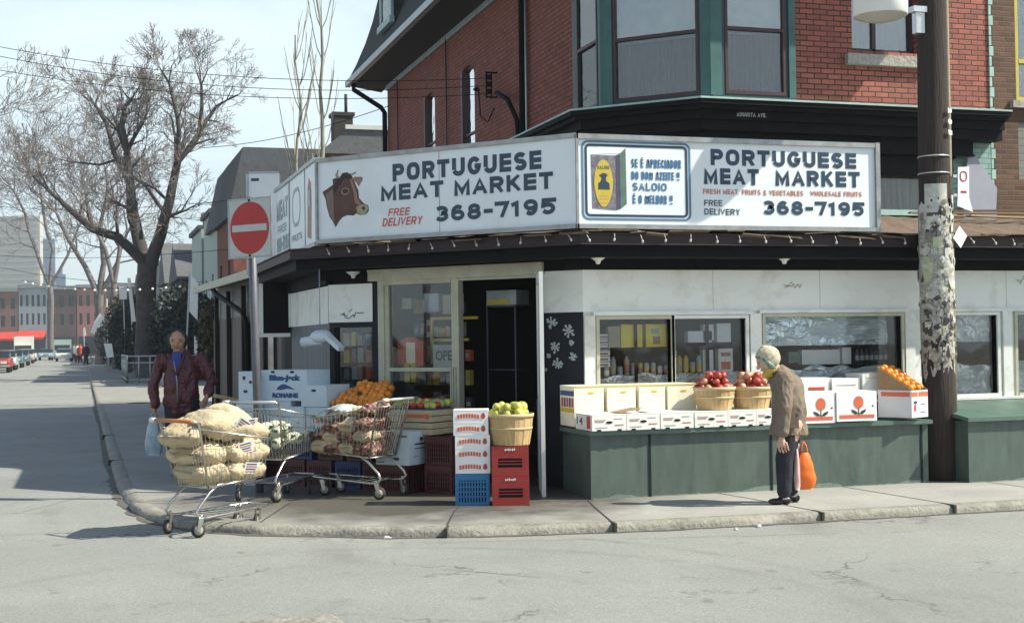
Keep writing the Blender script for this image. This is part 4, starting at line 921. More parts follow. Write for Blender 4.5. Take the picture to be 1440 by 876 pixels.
# tall white projecting board
s4 = thing('projecting_sign', 'tall blank white board hung edge-on beyond the fascia sign, behind the no entry sign', 'sign', (2.18, 19.05, 0), -.30)
b = MB(); b.box(.02,0,2.58,.44,.10,4.0); b.build('board', MT['white_board'], s4)
b = MB(); b.box(-.02,-.01,2.60,.02,.11,3.98); b.box(.02,-.01,3.985,.44,.11,4.01); b.build('frame', MT['galv'], s4)
b = MB(); b.box(.05,-.004,3.88,.16,.0,3.92); b.box(.22,-.004,2.78,.40,.0,2.80); b.box(.24,-.004,2.72,.30,.0,2.75); b.build('small_print', MT['letter_navy'], s4)
s5 = thing('window_board', 'white framed black display board under the side street eaves', 'sign board', (2.2, 18.9, 0), -.35)
b = MB(); b.box(.10,0,1.78,.16,.08,2.55); b.box(.10,0,1.74,.62,.08,1.79); b.build('frame', MT['white_plastic'], s5)
b = MB(); b.box(.16,.02,1.79,.62,.05,2.5); b.build('board', MT['black_paint'], s5)

# no-entry sign
mk('pole_grey', (.10,.105,.125), .5, .2, 6)
mk('traffic_red', (.38,.012,.012), .4, .12, 5); mk('sign_grey', (.42,.45,.45), .4, .1, 5)
ne = thing('no_entry_sign', 'square no entry sign with red disc and white bar on a grey pole', 'traffic sign', (1.70, 14.33, .12), FACE)
b = MB(); b.tube([(.03,.03,0),(.0,.03,1.5),(-.035,.03,3.05)], .042, 10); b.build('pole', MT['pole_grey'], ne)
pl = MB(); pl.T = xf((-.035,-.02,2.725),-.50,0,-.01); pl.box(-.275,-.006,-.30,.275,.006,.30); pl.build('plate', MT['sign_grey'], ne)
pl = MB(); pl.T = xf((-.035,-.02,2.725),-.50,0,-.01)
pl.prism([(.252*cos(2*pi*k/40), .27*sin(2*pi*k/40)) for k in range(40)], -.010, -.006); pl.build('red_disc', MT['traffic_red'], ne)
pl = MB(); pl.T = xf((-.035,-.02,2.725),-.50,0,-.01); pl.box(-.225,-.013,-.035,.225,-.010,.035); pl.build('white_bar', MT['sign_grey'], ne)
pl = MB(); pl.T = xf((-.035,-.02,2.725),-.50,0,-.01); pl.mat(0)
for (x0,z0,x1,z1) in ((-.285,-.31,.285,-.292),(-.285,.292,.285,.31),(-.285,-.292,-.268,.292),(.268,-.292,.285,.292)): pl.box(x0,-.009,z0,x1,.008,z1)
pl.lathe((0,0,0), [(.0,0),(.0,0)], 4) if False else None
pl.build('rim', MT['sign_metal'], ne)
pl = MB(); pl.T = xf((-.035,-.02,2.725),-.50,0,-.01); pl.box(-.01,-.016,.275,.01,-.006,.295); pl.build('bolt', MT['black_paint'], ne)
pl = MB(); pl.T = xf((-.035,-.02,2.725),-.50,0,-.01); pl.box(-.01,-.016,-.295,.01,-.006,-.275); pl.build('bolt', MT['black_paint'], ne)

# ------------------------------------------------------------------ utility pole
up = thing('utility_pole', 'dark wooden utility pole covered in torn posters beside the orange box', 'utility pole', (8.62, 12.52, .05))
b = MB(); b.tube([(0,0,0),(.0,0,1.0),(.01,.02,2.2),(.02,.04,3.5),(.04,.05,5.2),(.06,.08,9.5)], [.172,.168,.163,.156,.150,.13], 20); b.build('shaft', MT['wood_pole'], up)
mk('conduit_tan', (.30,.26,.18), .7, .3, 12, stretch=(5,5,1))
b = MB(); b.tube([(.168,-.03,.6),(.168,-.03,2.3),(.163,-.03,3.4),(.18,.0,5.2),(.22,.02,9.2)], .03, 8); b.build('conduit', MT['conduit_tan'], up)
for z in (3.30, 3.48):
    b = MB(); b.tube([(.018+.162*cos(t), .035+.162*sin(t), z) for t in [2*pi*k/20 for k in range(20)]], .008, 5, closed=True); b.build('steel_band', MT['alu'], up)
# torn posters and staples
papers = [plain('paper_'+n, c, .8, .3, 9, dirt=(.12,.11,.09), dirt_amt=.6, dirt_scale=8) for n, c in (('a',(.50,.50,.45)),('b',(.32,.32,.27)),('c',(.40,.38,.26)),('d',(.05,.045,.045)),('e',(.22,.20,.17)),('f',(.42,.45,.30)))]
def mottled():
    m, nt, b = newmat('weathered_paper'); v = coords(nt, (1,1,.8))
    n1 = nz(nt, v, 26, 8, .72, .6); n2 = nz(nt, coords(nt, loc=(4,4,4)), 5, 5, .6)
    c = ramp(nt, n1, .34, .56, (.07,.058,.05), (.56,.55,.50)); c = mixc(nt, ramp(nt, n2, .45, .6, (0,)*3, (.7,)*3), c, (.33,.31,.25))
    c = mixc(nt, ramp(nt, nz(nt, coords(nt, loc=(9,1,4)), 60, 3, .6), .60, .66), c, (.03,.025,.025))
    nt.links.new(c, b.inputs['Base Color']); b.inputs['Roughness'].default_value = .9; bump(nt, b, n1, 1.0, .02); return m
b = MB(); nr, nz_ = 48, 60; vs = []; random.seed(5)
for i in range(nr):
    t = 2*pi*i/nr; z0 = 1.18+noise.noise(Vector((cos(t)*3, sin(t)*3, 1)))*.22; z1 = 3.0+noise.noise(Vector((cos(t)*3, sin(t)*3, 7)))*.25
    for j in range(nz_+1):
        z = z0+(z1-z0)*j/nz_; r = .172+noise.noise(Vector((cos(t)*5, sin(t)*5, z*9)))*.010; vs.append((.01+.008*(z-2)+r*cos(t), .02+.012*(z-2)+r*sin(t), z))
b.add(vs, [(i*(nz_+1)+j, ((i+1)%nr)*(nz_+1)+j, ((i+1)%nr)*(nz_+1)+j+1, i*(nz_+1)+j+1) for i in range(nr) for j in range(nz_)], True)
b.build('paper_layer', mottled(), up)
b = MB(); random.seed(77)
for k in range(300):
    z = random.uniform(1.3, 3.05); a = random.uniform(-pi*.98, .12) if random.random() < .85 else random.uniform(-pi, pi)
    s_ = random.choice((.012,.02,.03,.05))*random.uniform(.6,1.3); r = .179+random.uniform(0,.014)
    mi = random.choices(range(6), (7,4,2,1,2,1) if z > 2.0 else ((5,4,1,4,4,0) if z > 1.6 else (2,2,1,7,5,0)))[0]
    n = random.randint(5,8); cx, cy = .01+.008*(z-2), .02+.012*(z-2); vs = [(cx+(r+.004)*cos(a), cy+(r+.004)*sin(a), z)]
    for q_ in range(n):
        t = 2*pi*q_/n; rr = s_*random.uniform(.45,1.25); aa = a+rr*cos(t)/.175; vs.append((cx+r*cos(aa), cy+r*sin(aa), z+rr*sin(t)*1.2))
    b.mat(mi).add(vs, [(0,1+q_,1+(q_+1)%n) for q_ in range(n)], False)
b.build('torn_posters', papers, up, kind='stuff')
def poster(z0, z1, a0, a1, m, r=.184, name='poster'):
    q = MB(); n = 8; vs = []
    for i in range(n+1):
        t = a0+(a1-a0)*i/n; cx, cy = .012, .03
        vs += [(cx+r*cos(t), cy+r*sin(t), z0), (cx+r*cos(t), cy+r*sin(t), z1)]
    q.add(vs, [(2*i,2*i+2,2*i+3,2*i+1) for i in range(n)], True); return q.build(name, m, up)
po = poster(2.88, 3.18, -2.75, -1.35, papers[0], .178); poster(2.70, 2.90, -2.8, -1.5, papers[0], .181)
mk('poster_ink', (.05,.06,.055), .7, .3)
q = MB(); 
for (a0, a1, z0, z1) in ((-2.6,-2.0,2.84,2.875),(-2.35,-2.05,2.62,2.74),(-2.28,-2.18,2.55,2.62),(-2.7,-2.62,2.62,2.70)):
    vs = []; q = MB()
    for i in range(6): t = a0+(a1-a0)*i/5; vs += [(.012+.185*cos(t), .03+.185*sin(t), z0), (.012+.185*cos(t), .03+.185*sin(t), z1)]
    q.add(vs, [(2*i,2*i+2,2*i+3,2*i+1) for i in range(5)], True); q.build('poster_print', MT['poster_ink'], up)
poster(2.12, 2.50, -1.62, -.62, papers[0], .187); poster(2.15, 2.42, -2.9, -2.3, papers[5], .187); poster(2.5, 2.62, -2.3, -1.8, papers[5], .186)
q = MB(); q.T = xf((.23,-.10,2.62),.3,0,.7); q.box(-.08,0,-.08,.08,.004,.09); q.build('flapping_notice', MT['white_board'], up)
for i, c in enumerate('285'):
    t = text_mesh('pole_digit', c, .1, MT['white_paint'], up, (0,0,0), height=.09, width=.055, bold=.006)
    t.data.transform(Matrix.Rotation(pi/2, 4, 'Y')); t.data.transform(xf((.09,-.135,3.98-i*.115),.55))
pn = thing('parking_sign', 'small white parking sign on the right side of the utility pole', 'traffic sign', (8.82, 12.42, 3.0), FACE+.35)
b = MB(); b.prism([(.0,.0),(.20,-.06),(.155,.09),(.16,.42),(.02,.41),(.01,.1)][::1], -.006, 0); b.build('plate', MT['white_board'], pn)
rring(.04,.26,.13,.37,.04,.012,-.01,MT['traffic_red'],pn,'red_ring')
b = MB(); b.box(.05,-.010,.14,.12,-.006,.16); b.build('small_print', MT['traffic_red'], pn)
for zz in (.10,.30): b = MB(); b.box(-.04,.0,zz,.02,.02,zz+.03); b.build('bracket', MT['alu'], pn)
lampc = P(1238, 22, 13.85)
la = thing('street_lamp', 'white drum street lamp hanging at the top edge beside the utility pole', 'street lamp', (lampc.x, lampc.y, lampc.z))
b = MB(); b.lathe((0,0,0), [(.262,-.01),(.272,.0),(.272,.30),(.25,.34),(.12,.50),(.05,.55)], 32, False); b.build('shade', MT['white_plastic'], la)
b = MB(); b.lathe((0,0,-.01), [(.0,-.055),(.13,-.045),(.22,-.02),(.26,.0)], 32, False); b.build('lens', plain('lens', (.45,.46,.42), .3, .2, 8), la)
b = MB(); b.tube([(0,0,.5),(.1,.03,.62),(.4,.2,.72),(.72,.42,.70)], .03, 8); b.build('arm', MT['galv'], la)
q = MB(); q.box(-.20,-.03,4.78,-.10,.05,5.0); q.box(-.24,-.05,5.0,-.08,.05,5.06); q.build('bracket', MT['alu'], up)

# string of bulbs along the eaves and two soffit lamps
mk('bulb', (.5,.49,.45), .3, .1)
bx = MB(); bx.tube([(0,0,.02),(0,-.02,0),(.005,-.03,-.03)], .004, 5); bx.ball((.006,-.032,-.045), .013, 8, 6, (1,1,1.4))
bme = bx.mesh('eave_bulb', MT['bulb'])
first = None; bp = []
for k in range(22): bp.append((4.75+k*.275+(k % 3)*.01, 12.69, 2.665))
for k in range(12):
    t = (k+.5)/12; bp.append((4.70-2.2*t, 12.70+2.42*t-.01, 2.67))
for i, p in enumerate(bp):
    o = link(bpy.data.objects.new('light_bulb', bme)); o.location = (p[0]-(.02 if i > 21 else 0), p[1]-.01, p[2]+random.uniform(-.01,.01)); o.rotation_euler = (random.uniform(-.15,.15), random.uniform(-.4,.4), 0)
    tagit(o, 'small clear bulb hanging on a hook along the black eaves', 'light bulb', 'bulbs along the shop eaves')
for px, py, lb in ((841, 367, 'left'), (1103, 367, 'right'), (454, 399, 'far')):
    if lb == 'far': loc = (2.9, 15.2, 2.40)
    else: q_ = P(px, py, 14.0); x_, z_ = onplane(px, py, (0, 13.02), 0); loc = (x_, 13.02, z_)
    t = thing('soffit_lamp', {'left':'small white eave lamp over the first shop window','right':'small white eave lamp over the window behind the woman','far':'small white eave lamp above the graffitied white panel'}[lb], 'lamp', loc)
    b = MB(); b.lathe((0,0,0), [(.0,-.035),(.02,-.03),(.03,.0),(.075,.03),(.08,.04)], 14); b.build('shade', MT['white_plastic'], t)
    b = MB(); b.cyl((0,0,.04),(0,0,.10),.015,n=6); b.build('stem', MT['black_paint'], t)

# graffiti
def scrawl(name, pts, y, m, frame, w, parent):
    q = MB(); q.T = frame
    for pl in pts:
        for a, c in zip(pl, pl[1:]):
            d = Vector((c[0]-a[0], c[1]-a[1])); n = Vector((-d.y, d.x)).normalized()*w/2
            q.quad((a[0]-n.x,y,a[1]-n.y),(c[0]-n.x,y,c[1]-n.y),(c[0]+n.x,y,c[1]+n.y),(a[0]+n.x,y,a[1]+n.y))
    return q.build(name, m, parent, True)
random.seed(13)
def scr(x0, z0, w, h, n):
    return [[(x0+w*i/n+random.uniform(-.3,.3)*w/n, z0+h*(random.random())) for i in range(n+1)], [(x0+w*.3,z0+h*.9),(x0+w*.45,z0+h*1.3)], [(x0-w*.1,z0+h*.7),(x0+w*.25,z0+h*.45)]]
scrawl('graffiti', scr(.20,1.91,.30,.09,14), -.016, MT['letter_navy'], TC, .009, bld)
scrawl('graffiti', scr(10.15,2.20,.24,.09,11), -.004, MT['faded_ink'], TR, .009, bld)
scrawl('graffiti', scr(7.2,2.16,.2,.06,8), -.004, plain('brown_stain', (.5,.44,.34), .8, .2), TR, .012, bld)

# ------------------------------------------------------------------ produce counters
mk('chip_paint', (.17,.22,.19), .8, .3, 20)
def counter(name, label, x0, x1, y0, y1, top, joints, slope=0, lip=.05):
    t = thing(name, label, 'counter', (x0, y0, .12)); w = x1-x0; d = y1-y0; h = top-.12
    b = MB(); b.box(0,0,0,w,.03,h-.04); b.build('front_panel', MT['green_paint'], t)
    b = MB(); b.box(.004,.03,0,.03,d,h-.04); b.build('side_panel', MT['green_paint'], t)
    b = MB(); b.box(w-.03,.03,0,w-.004,d,h-.04); b.build('side_panel', MT['green_paint'], t)
    b = MB(); b.add([(-.03,-lip,h-.04),(w+.03,-lip,h-.04),(w+.03,d,h-.04+slope),(-.03,d,h-.04+slope),(-.03,-lip,h),(w+.03,-lip,h),(w+.03,d,h+slope),(-.03,d,h+slope)],
              [(0,3,2,1),(4,5,6,7),(0,1,5,4),(1,2,6,5),(2,3,7,6),(3,0,4,7)], False); b.build('top', MT['green_top'], t)
    b = MB(); random.seed(int(x0*10)); xx = .02
    tp = []
    while xx < min(w, 6)-.02: tp.append((xx, .004+max(0, noise.noise(Vector((xx*2.3, x0, 0))))*.09+random.uniform(0,.010))); xx += random.uniform(.015,.05)
    b.prism([(.02,0),(min(w,6)-.02,0)]+tp[::-1], -.002, 0)
    b.build('chipped_base', MT['chip_paint'], t)
    b = MB()
    for k in range(int(min(w,6)/.30)):
        for zz in (.06, h-.09): b.lathe((.12+k*.30+random.uniform(-.01,.01), -.001, zz), [(.0,0),(.004,0)], 6, False) if False else b.box(.12+k*.30, -.0025, zz, .126+k*.30, 0, zz+.006)
    b.build('nail_heads', MT['navy_paint'], t, kind='stuff')
    for j in joints:
        b = MB(); b.box(j-x0-.012,-.008,0,j-x0+.012,.0,h-.05); b.build('joint', MT['navy_paint'], t)
    return t
counter('produce_counter', 'long dark green produce counter under the fruit boxes, left of the pole', 4.63, 8.36, 12.35, 13.15, .77, (5.24, 6.55, 8.28))
counter('produce_counter', 'dark green counter with sloping top, right of the utility pole', 8.70, 15, 12.14, 13.1, .79, (11.6,), .12)

# cartons ------------------------------------------------------------
mk('carton_white', (.78,.78,.74), .7, .07, 5, dirt=(.42,.39,.32), dirt_amt=.3); mk('carton_blue', (.52,.62,.68), .7, .08, 5); mk('carton_cream', (.80,.76,.60), .7, .08, 5)  # the bluish carton is white card with shade put into its colour
mk('carton_brown', (.30,.19,.10), .8, .15, 8); mk('carton_tan', (.40,.34,.22), .8, .15, 8); mk('print_red', (.50,.065,.04), .6, .2, 30); mk('print_orange', (.62,.13,.06), .6, .15, 30)
mk('print_dark', (.03,.035,.035), .6, .3, 20); mk('print_blue', (.03,.07,.22), .6, .3, 20); mk('print_yellow', (.62,.45,.03), .6, .15); mk('hole', (.006,.005,.005), .9, .1); mk('print_faint', (.42,.43,.42), .7, .2, 20)
mk('crate_red', (.30,.022,.018), .45, .18, 6, dirt=(.14,.015,.015), dirt_amt=.5); mk('crate_darkred', (.075,.009,.013), .5, .2, 6); mk('crate_blue', (.02,.16,.36), .45, .18, 6); mk('crate_darkblue', (.010,.035,.12), .5, .2, 6)  # the dark red and dark blue copies carry the shade under the stand
mk('slat_wood', (.50,.42,.26), .7, .18, 5, stretch=(1,1,4)); mk('basket', (.52,.36,.17), .7, .25, 4, stretch=(10,10,.8), bmp=.3); mk('basket_rim', (.58,.43,.24), .7, .15)
def carton(label, w, d, h, m, loc, rz=0, group=None, opn=False, inner=None, prints=(), holes=(), name='cardboard_box', cat='box'):
    """carton with origin at the middle of its front bottom edge; prints=(face, x0,z0,x1,z1,mat)"""
    t = thing(name, label, cat, loc, rz, group)
    b = MB(); th = .006
    if opn:
        b.box(-w/2,0,0,w/2,th,h); b.box(-w/2,d-th,0,w/2,d,h); b.box(-w/2,th,0,-w/2+th,d-th,h); b.box(w/2-th,th,0,w/2,d-th,h); b.box(-w/2+th,th,0,w/2-th,d-th,h*.55 if opn == 2 else .02)
    else:
        e = .004
        b.box(-w/2,0,0,w/2,d,h-.006)
        b.box(-w/2-.001,-.001,h-.007,w/2+.001,d/2-.003,h); b.box(-w/2-.001,d/2+.003,h-.007,w/2+.001,d+.001,h)
    b.build('body', m, t)
    for k, (x0, z0, x1, z1, mm) in enumerate(prints):
        q = MB(); q.box(x0,-.0035,z0,x1,-.0012,z1); q.build('printed_mark', mm, t)
    for (x, z) in holes:
        q = MB(); q.prism([(x+.035*cos(a)*(1 if abs(cos(a)) < 2 else 1), z+.012*sin(a)) for a in [2*pi*k/12 for k in range(12)]], -.004, -.001); q.build('hand_hole', MT['hole'], t)
    return t
# row of shallow lidded trays on the front edge
tw = [(4.62,4.97,.83),(4.98,5.32,.82),(5.335,5.68,.81),(5.70,6.05,.80),(6.06,6.36,.79),(6.37,6.62,.78)]
lbs = ['shallow white tray box with red side print, leftmost on the counter edge', 'shallow white tray box with torn brown flap, second on the counter edge', 'shallow white tray box third on the counter edge, no flap', 'shallow white tray box under the left apple basket', 'shallow white tray box under the right apple basket', 'shallow white tray box mostly hidden beside the woman']
for i, (x0, x1, z) in enumerate(tw):
    w = x1-x0
    t = carton(lbs[i], w, .46, .155, MT['carton_white'], ((x0+x1)/2, 12.27+.006*i, .775), random.uniform(-.01,.01), 'shallow tray boxes along the counter edge',
        prints=[(-w*.42,.10,-w*.1,.108,MT['print_faint']),(-w*.42,.085,-w*.15,.09,MT['print_red']),(w*.16,.05,w*.42,.057,MT['print_red']),(-w*.4,.03,-w*.05,.036,MT['print_faint']),(w*.14,.11,w*.38,.117,MT['print_faint'])], holes=[(0,.08)])
    for sx in (-.3,.3):
        q = MB(); q.box(w*sx-.02,-.0045,.0,w*sx+.02,-.001,.014); q.build('foot_slot', MT['hole'], t)
    if i == 0:
        q = MB(); q.box(-w/2-.0035,.05,.02,-w/2-.001,.14,.14); q.build('printed_mark', MT['print_red'], t)
        text_mesh('printed_number', '14', .1, MT['print_dark'], t, (-w/2-.002,.42,.05), height=.07, width=.16, rz=-pi/2, ext=.001)
    if i == 1:
        for (a0, a1, tl) in ((-.22,.20,.5),(.05,.17,-.35)):
            q = MB(); q.T = xf((a0,.05,.16),.15,0,-tl*.3); q.box(0,0,0,.25,.20,.006); q.build('torn_flap', MT['carton_brown'], t)
# taller cream boxes behind
for i, (x0, x1) in enumerate([(4.62,4.93),(4.97,5.27),(5.31,5.59),(5.62,5.93)]):
    w = x1-x0
    t = carton(['cream fruit box with blue and yellow side print, leftmost of the back row','cream fruit box with yellow rim, second of the back row','cream fruit box with bright yellow hand hole, third of the back row','cream fruit box with plain front beside the left apple basket'][i], w, .42, .40, MT['carton_cream'], ((x0+x1)/2, 12.755, .79), 0, 'cream fruit boxes in the back row',
        prints=[(-w/2,.385,w/2,.398,MT['print_yellow'])])
    q = MB(); q.prism([(.02+.035*cos(a), .33+.010*sin(a)) for a in [2*pi*k/12 for k in range(12)]], -.004, -.001); q.build('hand_hole', MT['print_yellow'], t)
    if i == 0:
        q = MB(); q.box(-w/2-.004,.01,.30,-w/2-.001,.40,.35); q.build('printed_mark', MT['print_blue'], t)
        q = MB(); q.box(-w/2-.004,.01,.14,-w/2-.001,.40,.18); q.build('printed_mark', MT['print_yellow'], t)
        for k in range(5): q = MB(); q.box(-w/2-.004,.03+k*.075,.19,-w/2-.001,.08+k*.075,.28); q.build('printed_mark', [MT['print_red'],MT['print_blue']][k % 2], t)
# boxes right of the woman
def flower(t, x, z, s):
    q = MB(); q.prism([(x+.048*s*cos(a), z+.055*s*sin(a)) for a in [2*pi*k/20 for k in range(20)]], -.004, -.001); q.build('printed_flower', MT['print_orange'], t)
    q = MB()
    for sg_ in (-1,1): q.prism([(x+sg_*.005,z-.10*s),(x+sg_*.03*s,z-.075*s),(x+sg_*.072*s,z-.06*s),(x+sg_*.065*s,z-.085*s),(x+sg_*.035*s,z-.105*s)][::sg_], -.004, -.001)
    q.box(x-.004,-.004,z-.12*s,x+.004,-.001,z-.055*s); q.build('printed_leaves', MT['print_dark'], t)
mk('white_carton_b', (.80,.80,.78), .65, .05)
for i, (x0, x1, z, h, yy) in enumerate([(6.86,7.245,.775,.31,12.29),(7.255,7.71,.785,.30,12.27)]):
    w = x1-x0
    t = carton(['white carton with red flower print directly behind the woman','white carton with red flower print, right one of the pair'][i], w, .36, h, MT['white_carton_b'], ((x0+x1)/2, yy, z), -.02, 'white cartons with a red flower print', prints=[(-w/2+.03,.03,w/2-.03,.065,MT['print_orange'])])
    flower(t, (.03 if i == 0 else .02), .19, 1.15)
    for hx in (.4,): q = MB(); q.prism([(w*hx+.009*cos(a), .15+.009*sin(a)) for a in [2*pi*k/8 for k in range(8)]], -.004, -.001); q.build('vent_hole', MT['hole'], t)
for i, (x0, x1, z0, z1, yy) in enumerate([(6.95,7.45,.79,1.215,12.74),(7.47,7.80,.79,1.205,12.72),(7.82,8.13,.95,1.25,12.70)]):
    w = x1-x0
    pr_ = [(w*.0,.27,w*.38,.33,MT['print_red'])] if i == 0 else ([(-w*.35,.34,w*.35,.35,MT['print_faint'])] if i == 1 else [(-w/2,.02,w/2,.075,MT['print_red']),(-w*.35,.25,w*.3,.256,MT['print_faint'])])
    carton(['white carton with red lettering mark in the back row beside the woman','plain white carton in the back row over the right flower box','white carton with red base band next to the orange box'][i], w, .34, z1-z0, MT['carton_white'], ((x0+x1)/2, yy, z0), 0, 'white cartons in the back row', prints=pr_)
carton('dark box under the red banded carton', .30, .34, .16, MT['print_dark'], (7.97, 12.72, .79), 0)  # dark block added where only a shaded gap lies on the counter

# fruit ----------------------------------------------------------------
def fruitmat(name, c1, c2, sc=9, rough=.35):
    m, nt, b = newmat(name); L = nt.links
    oi = nt.nodes.new('ShaderNodeObjectInfo')
    ad = nt.nodes.new('ShaderNodeVectorMath'); ad.operation = 'ADD'; L.new(coords(nt), ad.inputs[0])
    cbx = nt.nodes.new('ShaderNodeCombineXYZ'); ml = nt.nodes.new('ShaderNodeMath'); ml.operation = 'MULTIPLY'; ml.inputs[1].default_value = 37; L.new(oi.outputs['Random'], ml.inputs[0])
    L.new(ml.outputs[0], cbx.inputs[0]); L.new(cbx.outputs[0], ad.inputs[1])
    hs = nt.nodes.new('ShaderNodeHueSaturation'); mr = nt.nodes.new('ShaderNodeMapRange'); mr.inputs[3].default_value = .72; mr.inputs[4].default_value = 1.12; L.new(oi.outputs['Random'], mr.inputs[0]); L.new(mr.outputs[0], hs.inputs['Value'])
    L.new(hs.outputs[0], b.inputs['Base Color']); hs_in = hs.inputs['Color']
    L.new(ramp(nt, nz(nt, ad.outputs[0], sc, 3), .35, .65, c1, c2), hs_in); b.inputs['Roughness'].default_value = rough
    return m
MT['orange_skin'] = fruitmat('orange_skin', (.72,.20,.012), (.80,.30,.02)); MT['apple_red'] = fruitmat('apple_red', (.30,.018,.02), (.50,.09,.05), 14)
MT['apple_pink'] = fruitmat('apple_pink', (.48,.10,.07), (.62,.42,.25), 14); MT['pear_green'] = fruitmat('pear_green', (.50,.50,.08), (.62,.60,.16)); MT['green_apple'] = fruitmat('green_apple', (.36,.42,.07), (.50,.50,.12)); MT['tomato'] = fruitmat('tomato', (.5,.03,.015), (.55,.07,.02))
def fmesh(name, r, m, sc=(1,1,1), dim=True):
    b = MB(); b.ball((0,0,0), r, 12, 8, sc)
    if dim: b.v = [(x, y, z-(.25*r*math.exp(-((x*x+y*y)/(r*r*.12))) if z > 0 else 0)) for x, y, z in b.v]
    return b.mesh(name, m)
ME = {'orange': fmesh('orange', .042, MT['orange_skin'], dim=False), 'apple': fmesh('apple', .040, MT['apple_red']), 'apple2': fmesh('apple', .041, MT['apple_pink']), 'pear': fmesh('pear', .042, MT['pear_green'], (1,1,1.25), False),
      'green_apple': fmesh('green_apple', .038, MT['green_apple']), 'tomato': fmesh('tomato', .036, MT['tomato'])}
def fruit(kind, loc, label, cat, group, me=None, s=1):
    o = link(bpy.data.objects.new(kind, ME[me or kind])); o.location = loc; o.scale = (s*random.uniform(.86,1.12),)*3
    o.rotation_euler = (random.uniform(-.6,.6), random.uniform(-.6,.6), random.uniform(0,6.28)); return tagit(o, label, cat, group)
def pile(kind, cx, cy, cz, r, layers, label, cat, group, alt=None, fr=.04, seed=1, step=.8):
    random.seed(seed); z = cz; R = r
    for ly in range(layers):
        rr = R-fr*.6; placed = []
        tries = 0
        while tries < 260:
            tries += 1
            a = random.uniform(0,2*pi); q = rr*sqrt(random.random()); x, y = q*cos(a), q*sin(a)
            if all((x-p[0])**2+(y-p[1])**2 > (fr*1.75)**2 for p in placed): placed.append((x, y))
        for x, y in placed:
            dome = (1-(x*x+y*y)/(r*r))*.02
            fruit(kind, (cx+x, cy+y, z+dome+random.uniform(-.004,.004)), label, cat, group, (alt if alt and random.random() < .45 else None))
        z += fr*1.35; R *= step
def basket(label, x, y, z, r0, r1, h, rz=0, group='wooden bushel baskets'):
    t = thing('bushel_basket', label, 'basket', (x, y, z), rz, group)
    b = MB(); n = 26
    for k in range(n):     # separate staves, each slightly proud of the next
        a0 = 2*pi*k/n+.01; a1 = 2*pi*(k+1)/n+.02; e = .003 if k % 2 else 0
        vs = []
        for zz in (0, h*.5, h):
            rr = r0+(r1-r0)*(zz/h)+e+(.006 if zz == h*.5 else 0)
            for a in (a0, a1): vs += [(rr*cos(a), rr*sin(a), zz), ((rr-.005)*cos(a), (rr-.005)*sin(a), zz)]
        b.add(vs, [(0,2,6,4),(4,6,10,8),(1,5,7,3),(5,9,11,7),(8,10,11,9),(0,4,5,1),(4,8,9,5),(2,3,7,6),(6,7,11,10)], False)
    b.lathe((0,0,.01), [(r0-.005,0),(r0-.005,.004)], 20)
    b.lathe((0,0,h*.72), [(r1*.0,0),(r1*.93,.001)], 20, False)
    b.build('staves', MT['basket'], t)
    for zz, tt in ((h-.03,.035),(h*.5,.02)):
        q = MB(); rr = r0+(r1-r0)*(zz/h)+.004; q.lathe((0,0,zz), [(rr,0),(rr+.008,0),(rr+.010,tt),(rr+.002,tt)], 30, False); q.build('hoop', MT['basket_rim'], t)
    return t
basket('bushel basket heaped with red apples, beside the cream boxes', 6.02, 12.52, .935, .165, .205, .22)
basket('bushel basket heaped with red apples, beside the woman', 6.44, 12.54, .93, .165, .205, .22)
pile('apple', 6.02, 12.52, 1.145, .195, 3, 'red apple heaped in the left basket on the counter', 'apple', 'apples in the left basket', 'apple2', .040, 4)
pile('apple', 6.44, 12.54, 1.14, .195, 3, 'red apple heaped in the basket beside the woman', 'apple', 'apples in the right basket', 'apple2', .040, 9)
# open box of oranges, tilted to show its fruit
ob = thing('orange_box', 'open white box with a sloping bed of oranges, at the right end of the counter', 'fruit box', (8.09, 12.22, .80), .42)
mk('bx_white', (.64,.64,.66), .7, .06)
b = MB(); b.box(0,0,0,.30,.005,.28); b.box(0,.005,0,.005,.40,.28); b.box(.295,.005,0,.30,.40,.28); b.box(.005,.395,0,.295,.40,.28); b.build('body', MT['bx_white'], ob)
b = MB(); b.box(.0,-.002,.215,.11,.0,.262); b.box(.125,-.002,.215,.30,.0,.262); b.build('printed_band', MT['print_orange'], ob)
b = MB(); b.box(-.002,.02,.215,.0,.36,.262); b.build('printed_band', MT['print_orange'], ob)
b = MB(); b.prism([(.13+.02*cos(a)-.07, .10+.04*sin(a)) for a in [2*pi*k/14 for k in range(14)]], -.003, 0); b.build('printed_fruit', MT['print_red'], ob)
b = MB(); b.prism([(.03,.15),(.05,.17),(.09,.17),(.10,.15),(.065,.14)], -.003, 0); b.build('printed_leaves', MT['print_dark'], ob)
for zz in (.05,.13): b = MB(); b.box(.16,-.003,zz,.25,0,zz+.006); b.build('printed_mark', MT['print_dark'], ob)
b = MB(); b.add([(0,0,.285),(0,.40,.285),(0,.40,.52),(.006,0,.285),(.006,.40,.285),(.006,.40,.52)], [(0,2,1),(3,4,5),(0,3,5,2),(1,4,3,0),(2,5,4,1)], False)
b.add([(.294,0,.285),(.294,.40,.285),(.294,.40,.52),(.30,0,.285),(.30,.40,.285),(.30,.40,.52)], [(0,2,1),(3,4,5),(0,3,5,2),(1,4,3,0),(2,5,4,1)], False)
b.box(.006,.394,.285,.294,.40,.52); b.add([(.006,.02,.255),(.294,.02,.255),(.294,.39,.47),(.006,.39,.47)], [(0,1,2,3)], False); b.build('cardboard_insert', MT['carton_brown'], ob)
random.seed(2); c_, s_ = cos(.42), sin(.42)
